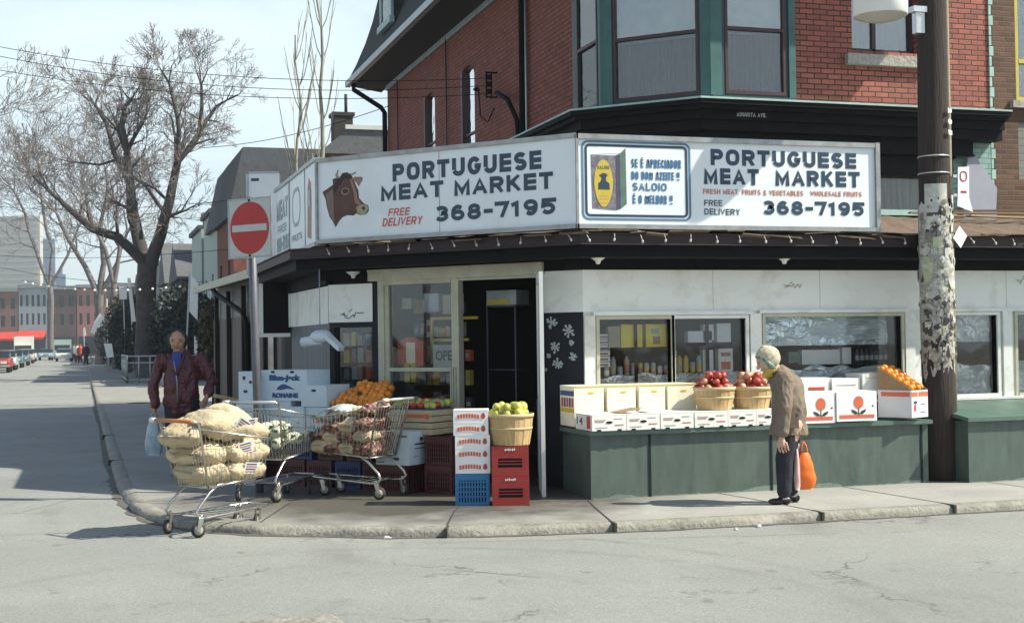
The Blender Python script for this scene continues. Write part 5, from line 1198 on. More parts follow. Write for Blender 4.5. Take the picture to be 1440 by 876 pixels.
for i in range(4):
    for j in range(6):
        lx = .045+i*.07; ly = .045+j*.066+(0.015 if i % 2 else 0); lz = .275+(ly-.02)*.585
        fruit('orange', (8.09+lx*c_-ly*s_, 12.22+lx*s_+ly*c_, .80+lz+.012), 'bright orange laid in the sloping box by the pole', 'orange', 'oranges in the sloping box', None, .86)

# crates ------------------------------------------------------------------
def crate(label, m, loc, rz, w=.33, d=.33, h=.285, slots='logo', group=None):
    t = thing('milk_crate', label, 'crate', loc, rz, group)
    b = MB(); r = .012
    b.box(-w/2,0,h-.035,w/2,d,h-.028) if False else None
    for (x0,y0,x1,y1) in ((-w/2,0,w/2,r),(-w/2,d-r,w/2,d),(-w/2,r,-w/2+r,d-r),(w/2-r,r,w/2,d-r)):
        b.box(x0,y0,h-.06,x1,y1,h); b.box(x0,y0,0,x1,y1,.03)
    for sx in (-1,1):
        b.box(sx*w/2-sx*.035,0,.03,sx*w/2,r,h-.06); b.box(sx*w/2-sx*r,d-.035,.03,sx*w/2,d,h-.06); b.box(sx*w/2-sx*r,r,.03,sx*w/2,.035,h-.06)
    if slots == 'logo':
        b.box(-w/2+.035,.001,.03,w/2-.035,.006,.075)
        b.box(-w/2+.035,.001,h-.11,w/2-.035,.006,h-.06); b.box(-w/2+.035,.001,.075,-w/2+.06,.006,h-.11); b.box(w/2-.06,.001,.075,w/2-.035,.006,h-.11)
        for k in range(1,4): b.box(-w/2+.06,.002,.075+k*.028,w/2-.06,.005,.075+k*.028+.008)
    else:
        for k in range(1,12): x = -w/2+w*k/12; b.box(x-.008,.001,.03,x+.006,.008,h-.06)
        for k in range(1,5): b.box(-w/2+.03,.002,.03+k*.045,w/2-.03,.007,.03+k*.045+.01)
    for k in range(1,7): y = d*k/7; b.box(-w/2+.002,y-.008,.03,-w/2+.008,y+.008,h-.06); b.box(w/2-.008,y-.008,.03,w/2-.002,y+.008,h-.06)
    b.box(-w/2+r,r,.002,w/2-r,d-r,.01)
    b.build('body', m, t)
    q = MB(); q.box(-w/2+.02,.02,.012,w/2-.02,d-.02,h-.01); q.build('lining', MT['hole'], t)  # black block in place of the shade inside the crate
    if slots == 'logo':
        q = MB(); random.seed(int(loc[0]*100))
        for k in range(6): q.box(-.05+k*.017,-.0025,h-.045+.004*(k % 2),-.05+k*.017+.011,-.0005,h-.028+.003*(k % 3))
        q.build('worn_lettering', MT['carton_white'], t)
    return t
bR = P(722, 711, 12.9); 
cr1 = crate('bright red plastic crate on the pavement, bottom of the pair by the door', MT['crate_red'], (3.78, 12.20, .12), FACE, .345, .33, .275)
cr2 = crate('bright red plastic crate directly under the pear basket', MT['crate_red'], (3.78, 12.205, .397), FACE+.01, .345, .33, .275)
crate('bright blue plastic crate under the stack of printed boxes', MT['crate_blue'], (3.46, 12.375, .12), FACE, .32, .32, .295, 'grid')
basket('pale bushel basket heaped with green pears on the red crates', 3.84, 12.37, .675, .175, .212, .285)
pile('pear', 3.84, 12.37, .955, .20, 2, 'yellow green pear heaped in the basket on the red crates', 'pear', 'pears in the bushel basket', 'green_apple', .042, 6)
z = .417
for i in range(5):
    h = .118; off = .006 if i < 3 else -.008
    t = carton(['white clementine carton with red lettering, '+s for s in ('lowest of the stack of five on the blue crate','second from the bottom of the stack of five','middle of the stack of five','second from the top of the stack of five','topmost of the stack of five')][i], .325, .30, h, MT['white_carton_b'], (3.46+off, 12.37, z+i*h), FACE+.008*((i*7) % 3-1), 'stacked cartons with red lettering', name='fruit_carton')
    n = 8
    for k in range(n):
        x = -.125+k*.026; q = MB(); arc = .012*math.sin(pi*(k+.5)/n); q.box(x,-.0035,.035+arc,x+.019,-.001,.035+arc+.038); 
        q.box(x+.003,-.0038,.035+arc+.012,x+.016,-.001,.035+arc+.018); q.build('red_lettering', MT['print_orange'], t)
    q = MB(); q.prism([(.115+.021*cos(a), .058+.025*sin(a)) for a in [2*pi*k/14 for k in range(14)]], -.0035, -.001); q.build('printed_strawberry', MT['print_red'], t)
    q = MB(); q.prism([(.10,.083),(.115,.075),(.13,.083),(.122,.092)], -.004, -.001); q.build('printed_leaf', MT['green_top'], t)
# ---- stand along the chamfered wall, in the wall's own frame
def CH_(x, y, z): v = TC @ Vector((x, y, z)); return (v.x, v.y, z)
def ccrate(label, m, x, y, z, slots='grid', **k): return crate(label, m, CH_(x, y, z), CRZ, slots=slots, **k)
G1 = 'crates stacked under the produce stand'
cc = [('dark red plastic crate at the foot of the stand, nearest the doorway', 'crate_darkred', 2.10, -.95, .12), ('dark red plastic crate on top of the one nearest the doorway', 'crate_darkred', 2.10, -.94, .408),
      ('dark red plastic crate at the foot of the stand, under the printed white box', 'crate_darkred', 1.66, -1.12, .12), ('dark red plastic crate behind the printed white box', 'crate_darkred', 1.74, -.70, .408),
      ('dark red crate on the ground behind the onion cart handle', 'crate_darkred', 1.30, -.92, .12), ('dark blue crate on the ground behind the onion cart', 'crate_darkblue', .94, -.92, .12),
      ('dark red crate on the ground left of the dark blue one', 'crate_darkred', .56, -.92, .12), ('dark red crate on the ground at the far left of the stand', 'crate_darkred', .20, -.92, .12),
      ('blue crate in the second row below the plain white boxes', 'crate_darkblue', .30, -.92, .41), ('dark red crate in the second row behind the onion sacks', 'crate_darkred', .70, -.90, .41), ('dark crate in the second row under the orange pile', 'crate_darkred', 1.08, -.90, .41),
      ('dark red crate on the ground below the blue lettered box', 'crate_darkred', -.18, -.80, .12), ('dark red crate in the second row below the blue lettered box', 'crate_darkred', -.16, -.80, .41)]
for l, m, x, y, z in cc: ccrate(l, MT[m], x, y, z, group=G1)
def cbox(label, x0, x1, y, z0, z1, d, m, **k): return carton(label, x1-x0, d, z1-z0, m, CH_((x0+x1)/2, y, z0), CRZ, **k)
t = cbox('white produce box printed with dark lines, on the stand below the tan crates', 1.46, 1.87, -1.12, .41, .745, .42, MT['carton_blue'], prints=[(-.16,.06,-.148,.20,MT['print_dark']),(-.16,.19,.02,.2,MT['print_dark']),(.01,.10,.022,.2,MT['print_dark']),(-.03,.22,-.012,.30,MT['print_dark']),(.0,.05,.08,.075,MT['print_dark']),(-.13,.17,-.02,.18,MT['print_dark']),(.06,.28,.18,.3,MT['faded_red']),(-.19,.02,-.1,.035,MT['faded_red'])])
q = MB(); q.box(.2060,.10,.20,.2085,.30,.215); q.build('printed_mark', MT['print_dark'], t)
for bb_ in ((.206,.10,.16,.2085,.28,.168),(.206,.08,.08,.2085,.16,.085),(.206,.19,.24,.2085,.24,.275)): q = MB(); q.box(*bb_); q.build('printed_mark', MT['print_dark'], t)
def woodcrate(label, x0, x1, y, z0, z1, d, group='slatted wooden fruit crates on the stand'):
    t = thing('wooden_crate', label, 'crate', CH_((x0+x1)/2, y, z0), CRZ, group); w = x1-x0; h = z1-z0
    n = 2
    b = MB()
    for k in range(n):
        a = h*(k/n)+.004; c = h*((k+1)/n)-.004
        b.box(-w/2,0,a,w/2,.008,c); b.box(-w/2,d-.008,a,w/2,d,c); b.box(-w/2,.008,a,-w/2+.008,d-.008,c); b.box(w/2-.008,.008,a,w/2,d-.008,c)
    b.box(-w/2+.008,.008,.0,w/2-.008,d-.008,.01); b.build('slats', MT['slat_wood'], t); return t
for i, (x0, x1, z0, z1, l) in enumerate([(1.22,1.60,.70,.825,'pale slatted crate in the lower row, left'),(1.62,1.99,.70,.825,'pale slatted crate in the lower row, right'),(1.22,1.60,.83,.955,'pale slatted crate of green apples, upper row left'),(1.62,1.99,.83,.955,'pale slatted crate with red stamp, upper row right')]):
    t = woodcrate(l, x0, x1, -.88, z0, z1, .42)
    if i == 3:
        q = MB(); q.box(-.14,-.004,.045,.08,-.001,.08); q.build('stamp', MT['print_orange'], t); q = MB(); q.prism([(.12+.03*cos(a),.06+.03*sin(a)) for a in [k*pi/6 for k in range(12)]],-.004,-.001); q.build('stamp', MT['print_orange'], t)
mk('tray_blue', (.03,.06,.2), .5, .3)
random.seed(8)
for i, (x0, x1) in enumerate([(1.23,1.60),(1.62,1.99)]):
    t = cbox('blue tissue tray liner of fruit in '+('the left' if i == 0 else 'the right')+' upper crate', x0+.01, x1-.01, -.86, .95, .965, .38, MT['tray_blue'], name='tray_liner', cat='tray')
for i in range(10):
    for j in range(5):
        x = 1.25+i*.08; y = -.82+j*.078; k = 'green_apple' if (i*3+j) % 7 else 'tomato'
        if 5 <= i <= 6: k = 'tomato' if j % 2 == 0 else 'green_apple'
        fruit(k, CH_(x+random.uniform(-.01,.01), y, .995+j*.008), {'green_apple':'small green apple in the slatted crates on the stand','tomato':'red tomato among green apples in the slatted crates'}[k], k.replace('_',' '), {'green_apple':'green apples in the slatted crates','tomato':'tomatoes in the slatted crates'}[k], k)
# heap of oranges on a printed carton
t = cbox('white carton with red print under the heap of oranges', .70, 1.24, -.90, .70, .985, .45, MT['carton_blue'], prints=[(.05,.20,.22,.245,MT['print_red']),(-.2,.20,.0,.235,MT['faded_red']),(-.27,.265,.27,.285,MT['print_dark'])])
random.seed(31)
for j in range(7):
    for i in range(9-(j//2)):
        x = .72+i*.072+(j % 2)*.036+j*.012; y = -.86+j*.062; z_ = 1.02+j*.029+.010*math.sin(i*1.9+j)
        if 2.6 < (i+.5*(j % 2))*(1+j*.03) < 3.2 and j < 5: continue
        fruit('orange', CH_(x, y, z_+random.uniform(-.004,.006)), 'orange in the heap on the stand left of the door', 'orange', 'oranges heaped on the stand', None, .95)
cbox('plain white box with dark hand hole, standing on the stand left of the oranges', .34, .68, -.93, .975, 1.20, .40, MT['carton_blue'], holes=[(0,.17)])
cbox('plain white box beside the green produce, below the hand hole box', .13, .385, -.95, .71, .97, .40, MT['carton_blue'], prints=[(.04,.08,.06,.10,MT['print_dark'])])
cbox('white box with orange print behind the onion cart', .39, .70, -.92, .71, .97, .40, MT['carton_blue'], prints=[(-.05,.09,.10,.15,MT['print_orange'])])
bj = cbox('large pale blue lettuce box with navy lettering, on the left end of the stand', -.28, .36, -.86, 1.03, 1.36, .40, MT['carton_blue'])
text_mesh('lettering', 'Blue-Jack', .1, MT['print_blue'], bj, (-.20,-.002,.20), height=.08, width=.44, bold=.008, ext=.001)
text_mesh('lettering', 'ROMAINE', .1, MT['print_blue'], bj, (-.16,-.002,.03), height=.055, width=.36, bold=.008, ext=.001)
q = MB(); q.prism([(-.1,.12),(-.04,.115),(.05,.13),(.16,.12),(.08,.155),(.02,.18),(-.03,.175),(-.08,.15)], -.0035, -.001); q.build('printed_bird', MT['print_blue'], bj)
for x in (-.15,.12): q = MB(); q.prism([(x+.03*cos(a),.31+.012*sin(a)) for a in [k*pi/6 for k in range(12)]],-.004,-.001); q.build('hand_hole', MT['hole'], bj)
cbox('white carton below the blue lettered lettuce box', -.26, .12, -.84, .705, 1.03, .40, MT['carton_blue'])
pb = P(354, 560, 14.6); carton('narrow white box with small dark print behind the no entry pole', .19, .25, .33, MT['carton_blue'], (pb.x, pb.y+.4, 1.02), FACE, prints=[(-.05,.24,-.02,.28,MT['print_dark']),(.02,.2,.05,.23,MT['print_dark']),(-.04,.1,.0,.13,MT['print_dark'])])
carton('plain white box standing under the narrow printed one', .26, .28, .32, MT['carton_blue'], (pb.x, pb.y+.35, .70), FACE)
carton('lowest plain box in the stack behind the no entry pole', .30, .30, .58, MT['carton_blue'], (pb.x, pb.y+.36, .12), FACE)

# goods seen in the windows ------------------------------------------------
sh = thing('window_shelf', 'dark metal shelf rack behind the left shop window', 'shelf', (5.0, 13.30, .12))
for zz in (1.42, 1.12): 
    b = MB(); b.box(.1,.05,zz,1.75,.38,zz+.015); b.build('shelf_board', MT['hole'], sh)
for xx in (.50, 1.32, 1.75): b = MB(); b.box(xx,.0,0,xx+.025,.03,1.75); b.build('upright', MT['hole'], sh)
mk('goods_yellow', (.80,.62,.03), .5, .08)
goods = [('yellow_box',5.36,5.60,1.56,1.80,'goods_yellow','bright yellow packet box on the top shelf behind glass, left one'),('yellow_box',5.64,5.93,1.56,1.80,'goods_yellow','bright yellow packet box with grey label on the top shelf, right one'),
         ('packet',5.22,5.35,1.56,1.78,'carton_tan','tan packet beside the yellow boxes in the window'),('poster_card',6.12,6.40,1.60,1.72,'white_board','wide white card in the right half of the left window'),('poster_card',6.30,6.42,1.62,1.79,'carton_white','narrow white card behind the wide one in the left window'),('poster_card',6.46,6.62,1.60,1.80,'white_board','upper white notice at the right of the left window'),
         ('poster_card',6.29,6.41,1.26,1.52,'white_board','tall white packet on the lower shelf of the left window'),('picture_card',6.47,6.64,1.27,1.53,'carton_white','white card with orange picture on the lower shelf'),('bottle',5.92,5.99,1.27,1.52,'label_yellow','yellow bottle on the lower shelf near the mullion')]
for n_, x0, x1, z0, z1, m, l in goods:
    q = MB(); q.box(x0,13.34,z0,x1,13.42,z1); t = q.build(n_, MT[m]); tagit(t, l, n_.replace('_',' '))
    if n_ == 'picture_card':
        q = MB(); q.box(x0+.03,13.335,z0+.04,x1-.03,13.339,z0+.12); q.build('picture', MT['print_orange'], t); q = MB(); q.box(x0+.03,13.335,z0+.18,x1-.03,13.339,z0+.22); q.build('picture', MT['faded_red'], t)
    if l.startswith('bright yellow packet box with'):
        q = MB(); q.box(x0+.06,13.335,z1-.10,x0+.15,13.339,z1-.05); q.build('label', MT['faded_ink'], t); q = MB(); q.box(x0+.08,13.335,z0+.03,x0+.16,13.339,z0+.11); q.build('label', MT['faded_red'], t)
random.seed(15)
cans = ['faded_ink','carton_tan','print_faint','label_yellow','carton_cream','faded_red']
for i in range(16):
    x = 5.20+i*.075
    if 5.88 < x < 6.0: continue
    if x > 6.26: break
    h = random.choice((.10,.13,.18)); q = MB(); r = .028; q.lathe((x,13.36,1.255), [(r,0),(r,h),(r*.55,h+.01),(r*.5,h+.03 if h > .15 else h+.012)], 12)
    q.mat(1); q.lathe((x,13.36,1.255+h*.2), [(r+.001,0),(r+.001,h*.5)], 12, False)
    tagit(q.build('jar', [MT[random.choice(cans)], MT[random.choice(cans)]]), 'small labelled jar on the lower shelf behind the left window', 'jar', 'jars on the window shelf')
for i in range(6):
    q = MB(); q.box(5.06+.004*(i % 2),13.36,1.36+i*.058,5.24,13.46,1.36+i*.058+.05); q.mat(1); q.box(5.08,13.356,1.372+i*.058,5.22,13.36,1.392+i*.058)
    tagit(q.build('carton_pack', [MT['white_carton_b'], MT['faded_red']]), 'flat white and red pack stacked at the left edge of the window', 'pack', 'packs stacked in the window')
# crumpled plastic film hung inside the panes
def filmsheet(label, x0, x1, z0, z1, m, wavy=.03, y=13.29, seed=1):
    q = MB(); nx_, nz_ = 40, 14; vs = []; fs = []
    for i in range(nx_+1):
        for j in range(nz_+1):
            x = x0+(x1-x0)*i/nx_; t = j/nz_; z = z0+(z1-z0)*t
            f = noise.noise(Vector((x*3+seed, z*5, seed*3.3)))*.05+noise.noise(Vector((x*9+z*6, z*14-x*5, seed*1.3)))*.02
            top = noise.noise(Vector((x*4, seed*2.0, 0)))*wavy
            vs.append((x, y+f+.02, z+top*(t if z0 < 1.3 else 1-t)))
    for i in range(nx_):
        for j in range(nz_): a = i*(nz_+1)+j; fs.append((a, a+nz_+1, a+nz_+2, a+1))
    q.add(vs, fs, True); return tagit(q.build('plastic_film', m), label, 'plastic film')
filmsheet('crumpled clear film along the bottom of the left window', 5.07, 5.86, .95, 1.27, MT['film'], .05, seed=1)
filmsheet('crumpled clear film at the bottom right of the left window', 5.9, 6.72, .95, 1.28, MT['film'], .06, seed=2)
filmsheet('pale blue crinkled film hanging over the upper half of the window behind the woman', 6.96, 8.50, 1.55, 1.86, MT['film_blue'], .01, seed=3)
filmsheet('crumpled film in the bottom of the window behind the woman', 6.96, 8.60, .98, 1.31, MT['film_blue'], .08, seed=4)
filmsheet('silvery film over the upper part of the window right of the pole', 9.03, 9.85, 1.56, 1.86, MT['film'], .04, seed=5)
filmsheet('silvery film at the bottom of the window right of the pole', 9.03, 9.85, .98, 1.30, MT['film'], .05, seed=6)
filmsheet('film in the window at the right edge of the shop', 10.14, 11.2, .98, 1.34, MT['film'], .05, seed=7)
for i, (x0, x1, z0, z1, m, l) in enumerate([(7.33,7.47,1.36,1.48,'tin_green','green packet behind the film in the wide window'),(7.49,7.96,1.34,1.50,'carton_white','long white box behind the film in the wide window'),(7.99,8.10,1.34,1.52,'carton_white','narrow white box behind the film')]):
    q = MB(); q.box(x0,13.38,z0,x1,13.46,z1); tagit(q.build('packet_box', MT[m]), l, 'box')
sh2 = thing('window_shelf', 'dark shelf rack behind the wide window', 'shelf', (6.95, 13.45, .12))
b = MB(); b.box(0,.0,1.20,1.7,.3,1.215); b.build('shelf_board', MT['hole'], sh2)
for xx in (.62, .95, 1.42): b = MB(); b.box(xx,.0,0,xx+.02,.02,1.7); b.build('upright', MT['hole'], sh2)
for i in range(7):
    q = MB(); x = 8.16+i*.06; q.lathe((x,13.36,1.36), [(.022,0),(.022,.10),(.012,.12),(.012,.14)], 10); q.mat(1); q.lathe((x,13.36,1.38), [(.023,0),(.023,.05)], 10, False)
    tagit(q.build('bottle', [MT['tin_dark'], MT['print_faint']]), 'small dark bottle on the shelf of the wide window', 'bottle', 'bottles in the wide window')
# behind the glass left of the door
opn = thing('open_sign', 'pale card reading OPEN behind the glass door panel', 'sign', CH_(1.38, .06, 1.34), CRZ)
b = MB(); b.box(.0,0,0,.34,.01,.27); b.build('card', plain('card_grey', (.36,.40,.40), .6, .08), opn)
text_mesh('lettering', 'OPEN', .1, MT['letter_navy'], opn, (.035,-.002,.10), height=.11, width=.30, bold=.002, ext=.001)
def cdisp(label, name, x0, x1, z0, z1, y, m, cat=None):
    q = MB(); q.T = TC; q.box(x0,y,z0,x1,y+.08,z1); return tagit(q.build(name, MT[m]), label, cat or name.replace('_',' '))
cdisp('amber packet hanging in the upper left of the door panel', 'packet', .87, 1.0, 2.02, 2.14, .20, 'carton_tan'); cdisp('pale notice card high in the door panel', 'notice', 1.20, 1.40, 1.98, 2.18, .15, 'faded_ink')
cdisp('yellow and tan packet high in the door panel', 'packet', 1.42, 1.52, 1.95, 2.16, .2, 'carton_tan'); cdisp('white price card beside the door panel edge', 'notice', 1.54, 1.66, 1.95, 2.17, .18, 'carton_blue')
yf = thing('drinks_rack', 'yellow framed rack behind the glass panel left of the doorway', 'rack', CH_(1.15,.35,1.4), CRZ)
b = MB(); b.box(0,0,0,.03,.03,.52); b.box(.03,0,.49,.62,.03,.52); b.box(.30,0,.25,.33,.03,.49); b.box(.03,0,.25,.50,.03,.28); b.build('frame', MT['label_yellow'], yf)
mn = thing('hanging_costume', 'red jacket with yellow trousers hanging in the glass panel', 'clothes', CH_(1.03,.12,1.30), CRZ)
b = MB(); b.box(-.17,0,.10,-.06,.06,.36); b.box(.07,0,.08,.18,.06,.36); b.prism([(-.15,.35),(.16,.34),(.07,.40),(-.06,.40)],.005,.055); b.build('jacket', MT['print_red'], mn)
b = MB(); b.box(-.06,.01,.10,.07,.05,.36); b.build('shirt', MT['carton_cream'], mn)
b = MB(); b.box(-.08,.0,-.10,-.01,.06,.12); b.box(.01,.0,-.10,.08,.06,.12); b.build('trousers', MT['label_yellow'], mn)
random.seed(61)
dcol = ['faded_red','carton_tan','tin_violet','faded_ink','print_orange','tin_green','crate_darkred','label_yellow','tin_dark','print_faint','border_blue']
for r_ in range(7):
    for c_i in range(9):
        if random.random() < .18: continue
        x0 = .88+c_i*.086; z0 = .35+r_*.27; w_ = random.uniform(.05,.08); h_ = random.uniform(.09,.20)
        q = MB(); q.T = TC; q.box(x0,.42,z0,x0+w_,.50,z0+h_); q.mat(1); q.box(x0+.008,.416,z0+h_*.3,x0+w_-.008,.42,z0+h_*.65)
        tagit(q.build('shelf_packet', [MT[random.choice(dcol)], MT[random.choice(dcol)]]), 'small dim packet on the shelves behind the glass beside the doorway', 'packet', 'packets on the shelves behind the door glass')
# crowded packets in the small display window
random.seed(41)
ds = ['print_red','carton_tan','faded_ink','print_orange','label_yellow','faded_red','crate_darkred','tin_violet']
k = 0
for i in range(5):
    for j in range(6):
        x0 = .09+i*.10; z0 = .66+j*.19; q = MB(); q.T = TC; q.box(x0,.14+.02*(i % 2),z0,x0+random.uniform(.06,.09),.2,z0+random.uniform(.10,.17))
        tagit(q.build('packet', MT[ds[(i*3+j*5) % 8] if j != 2 else 'faded_ink']), 'small coloured packet crammed in the narrow display window left of the door', 'packet', 'packets in the narrow display window')
hs = thing('hanging_scale', 'white hanging scale pan in front of the narrow display window', 'scale', CH_(.30,-.55,1.66), CRZ)
b = MB(); b.tube([(-.24,0,.0),(-.05,0,.02),(.04,0,.02)], [.055,.06,.05], 12); b.ball((.02,0,.06), .11, 12, 8, (1.2,1,.7)); b.add([(.1,-.06,.1),(.30,-.05,-.06),(.30,.05,-.06),(.1,.06,.1),(.1,-.06,.04),(.28,-.05,-.10),(.28,.05,-.10),(.1,.06,.04)],[(0,1,2,3),(7,6,5,4),(0,4,5,1),(3,2,6,7),(1,5,6,2)],False); b.build('pan', plain('scale_white', (.55,.6,.66), .4, .08), hs)
b = MB(); b.tube([(0,0,.12),(0,0,.80)], .006, 5); b.build('chain', MT['galv'], hs)
# things inside the doorway
ir = thing('shelf_rack', 'thin metal rack with boxes on top just inside the doorway', 'rack', CH_(1.80,.5,.12), CRZ)
b = MB(); 
for x in (.0,.36): b.box(x,0,0,x+.015,.015,1.92)
b.box(0,-.02,1.90,.38,.3,1.92); b.box(0,0,1.2,.38,.3,1.21); b.build('frame', MT['tin_dark'], ir)
cb = thing('cardboard_box', 'white and yellow carton on the rack inside the doorway', 'box', CH_(1.83,.46,2.04), CRZ); b = MB(); b.box(0,0,0,.38,.28,.16); b.build('body', MT['faded_ink'], cb); b = MB(); b.box(0.01,-.003,.01,.3,-.001,.06); b.build('printed_mark', MT['label_yellow'], cb)
it2 = thing('counter_scale', 'shop scale standing deep inside the dark doorway', 'scale', CH_(2.25,1.2,.95), CRZ)
b = MB(); b.box(-.22,0,0,.30,.3,.02); b.lathe((.05,.1,.12), [(.16,0),(.18,.03)], 16); b.cyl((.05,.1,0),(.05,.1,.12),.04); b.build('scale_body', MT['faded_ink'], it2)
b = MB(); b.box(-.22,0,-.85,-.19,.03,0); b.box(.27,0,-.85,.30,.03,0); b.build('leg', MT['faded_ink'], it2)
# ------------------------------------------------------------------ side street: sheds, houses, far buildings
mk('slate_dark', (.080,.088,.096), .85, .25, 5, dirt=(.035,.04,.045)); mk('roof_grey', (.11,.115,.12), .9, .3, 5); mk('pale_green', (.34,.42,.38), .6, .12, 2); mk('trim_white', (.5,.52,.5), .6, .1); mk('porch_dark', (.03,.024,.024), .8, .4); mk('brick_red2', (.20,.075,.05), .85, .3, 4)
mk('pane_dark', (.03,.04,.05), .15, .3, 2); mk('house_grey', (.26,.28,.29), .8, .15, 2)
shd = thing('side_shed', 'low wooden lean-to with board fence wall and cream eaves behind the shop', 'shed', (2.95, 19.3, .12))
b = MB(); b.quad((2.95,33,.12),(2.95,19.3,.12),(2.95,19.3,2.15),(2.95,33,2.2)); b.box(2.95,19.3,.12,7.0,19.32,2.7); b.build('board_wall', MT['fence_wood'], shd, True)
b = MB(); b.quad((2.98,33,2.1),(2.98,19.3,2.1),(2.98,19.3,2.8),(2.98,33,2.9)); b.build('upper_siding', MT['siding'], shd, True)
b = MB(); b.add([(2.52,19.35,2.66),(2.52,33.4,2.86),(2.60,33.4,2.86),(2.60,19.35,2.66),(2.52,19.35,2.80),(2.52,33.4,3.0),(2.60,33.4,3.0),(2.60,19.35,2.80)],[(0,3,2,1),(4,5,6,7),(0,1,5,4),(1,2,6,5),(2,3,7,6),(3,0,4,7)],False); b.build('eave_board', MT['cream'], shd, True)
b = MB(); b.quad((2.60,19.35,2.72),(2.60,33.4,2.92),(7.1,33.4,3.5),(7.1,19.35,3.3)); b.build('roof', MT['roof_grey'], shd, True)
b = MB(); b.tube([(2.60,29.5,2.86),(2.62,28.6,2.68),(2.88,26.2,2.25),(2.90,25.6,2.0),(2.90,25.5,.2)], .05, 8); b.build('downspout', MT['black_paint'], shd, True)
for yy, m_ in ((20.6,'door'),(23.0,'shed_post'),(26.2,'shed_post'),(29.0,'shed_post'),(31.6,'shed_post')):
    b = MB()
    if m_ == 'door': b.box(2.90,yy-.45,.12,2.945,yy+.45,2.1)
    else: b.box(2.86,yy-.06,.12,2.945,yy+.06,2.75)
    b.build(m_, MT['porch_dark'] if m_ == 'door' else MT['wood_dark'], shd, True)
b = MB(); b.box(2.90,22.0,1.2,2.945,22.7,1.95); b.build('window', MT['pane_dark'], shd, True)
stp = thing('porch_steps', 'pale concrete steps with a sloping white rail beside the board fence', 'steps', (2.2, 24, .12))
b = MB(); b.box(2.05,23.4,.12,2.9,27,.62); b.box(2.25,24.2,.62,2.9,28,.98); b.build('treads', MT['kerb'], stp, True)
b = MB(); b.T = xf((2.3,29.2,1.25),0,-.35); b.box(-.03,-.9,-.10,.03,.9,.12); b.build('rail_board', MT['trim_white'], stp)
stp.children[-1].parent = None if False else stp
stp_rail = stp.children[-1]; stp_rail.location = (-2.2,-24,-.12)

def rowhouse(label, xf_, y0, y1, h, wall, roof, style, name='row_house', far=False, roofh=2.0, porch=True, xb=12):
    t = thing(name, label, 'house', (xf_, y0, .12), 0, 'row houses along the side street')
    w = MB(); T = xf((xf_,0,0)) @ Matrix(((0,1,0,0),(1,0,0,0),(0,0,1,0),(0,0,0,1)))
    W_ = y1-y0; n = 2; ops = []
    for k in range(n):
        c = y0+W_*(k+.5)/n
        ops.append((c-.5, 3.9, c+.5, 5.4)); ops.append((c-.5, 1.0, c+.5, 2.5))
    w.T = T; facade(w, y0, y1, .12, h, ops, .12); w.T = None
    w.quad((xf_,y0,.12),(xb,y0,.12),(xb,y0,h),(xf_,y0,h)); w.quad((xf_,y1,.12),(xf_,y1,h),(xb,y1,h),(xb,y1,.12)); w.build('wall', wall, t, True)
    for o in ops:
        q = MB(); q.T = T; q.box(o[0],.08,o[1],o[2],.09,o[3]); q.build('window', MT['pane_dark'], t, True)
    r = MB()
    if style == 'mansard':
        r.add([(xf_-.25,y0-.02,h),(xb,y0-.02,h),(xb,y1,h),(xf_-.25,y1,h),(xf_+.45,y0,h+roofh),(xb,y0,h+roofh),(xb,y1,h+roofh),(xf_+.45,y1,h+roofh)],[(0,1,5,4),(0,4,7,3),(4,5,6,7),(3,7,6,2),(0,3,2,1)],False)
    elif style == 'gable':   # ridge runs back from the street
        m_ = (y0+y1)/2
        r.add([(xf_-.3,y0-.2,h),(xf_-.3,y1+.2,h),(xf_-.3,m_,h+roofh),(xb,y0-.2,h),(xb,y1+.2,h),(xb,m_,h+roofh)],[(0,2,1),(3,4,5),(0,3,5,2),(1,2,5,4),(0,1,4,3)],False)
    else:
        r.box(xf_-.2,y0,h,xb,y1,h+.25)
    r.build('roof', roof, t, True)
    if porch:
        q = MB(); q.add([(xf_-1.6,y0+.1,2.7),(xf_-1.6,y1-.1,2.7),(xf_,y1-.1,3.3),(xf_,y0+.1,3.3),(xf_-1.6,y0+.1,2.55),(xf_-1.6,y1-.1,2.55),(xf_,y1-.1,3.1),(xf_,y0+.1,3.1)],[(0,1,2,3),(7,6,5,4),(0,4,5,1),(3,7,4,0),(1,5,6,2)],False); q.build('porch_roof', roof, t, True)
        for yy in (y0+.25, y1-.25): q = MB(); q.box(xf_-1.55,yy-.07,.12,xf_-1.41,yy+.07,2.6); q.build('porch_post', MT['trim_white'] if style != 'mansard' else MT['porch_dark'], t, True)
        q = MB(); q.box(xf_-1.6,y0+.1,.12,xf_,y1-.1,.75); q.build('porch_base', MT['porch_dark'], t, True)
    return t
hh = thing('rear_house', 'house with brick chimney and white roof edge behind the shop corner', 'house', (8.4, 50, .12))
q = MB(); q.box(8.8,50.2,.12,17,59,8.8); q.build('wall', MT['brick_red2'], hh, True)
q = MB(); q.add([(8.3,50,8.6),(17,50,8.6),(17,59,8.6),(8.3,59,8.6),(9.45,50,9.55),(17,50,9.55),(17,59,9.55),(9.45,59,9.55)],[(0,4,7,3),(4,5,6,7),(0,3,2,1),(3,7,6,2),(0,1,5,4)],False); rfo = q.build('roof', MT['roof_grey'], hh, True)
q = MB(); q.box(9.3,49.9,9.5,17,50.0,9.66); q.build('white_roof_edge', MT['trim_white'], hh, True)
q = MB(); q.box(8.95,50.3,8.7,9.65,51,10.05); q.box(8.88,50.25,10.05,9.72,51.1,10.18); q.cyl((9.45,50.6,10.1),(9.45,50.6,10.9),.06,n=8); q.build('chimney', MT['porch_dark'], hh, True)
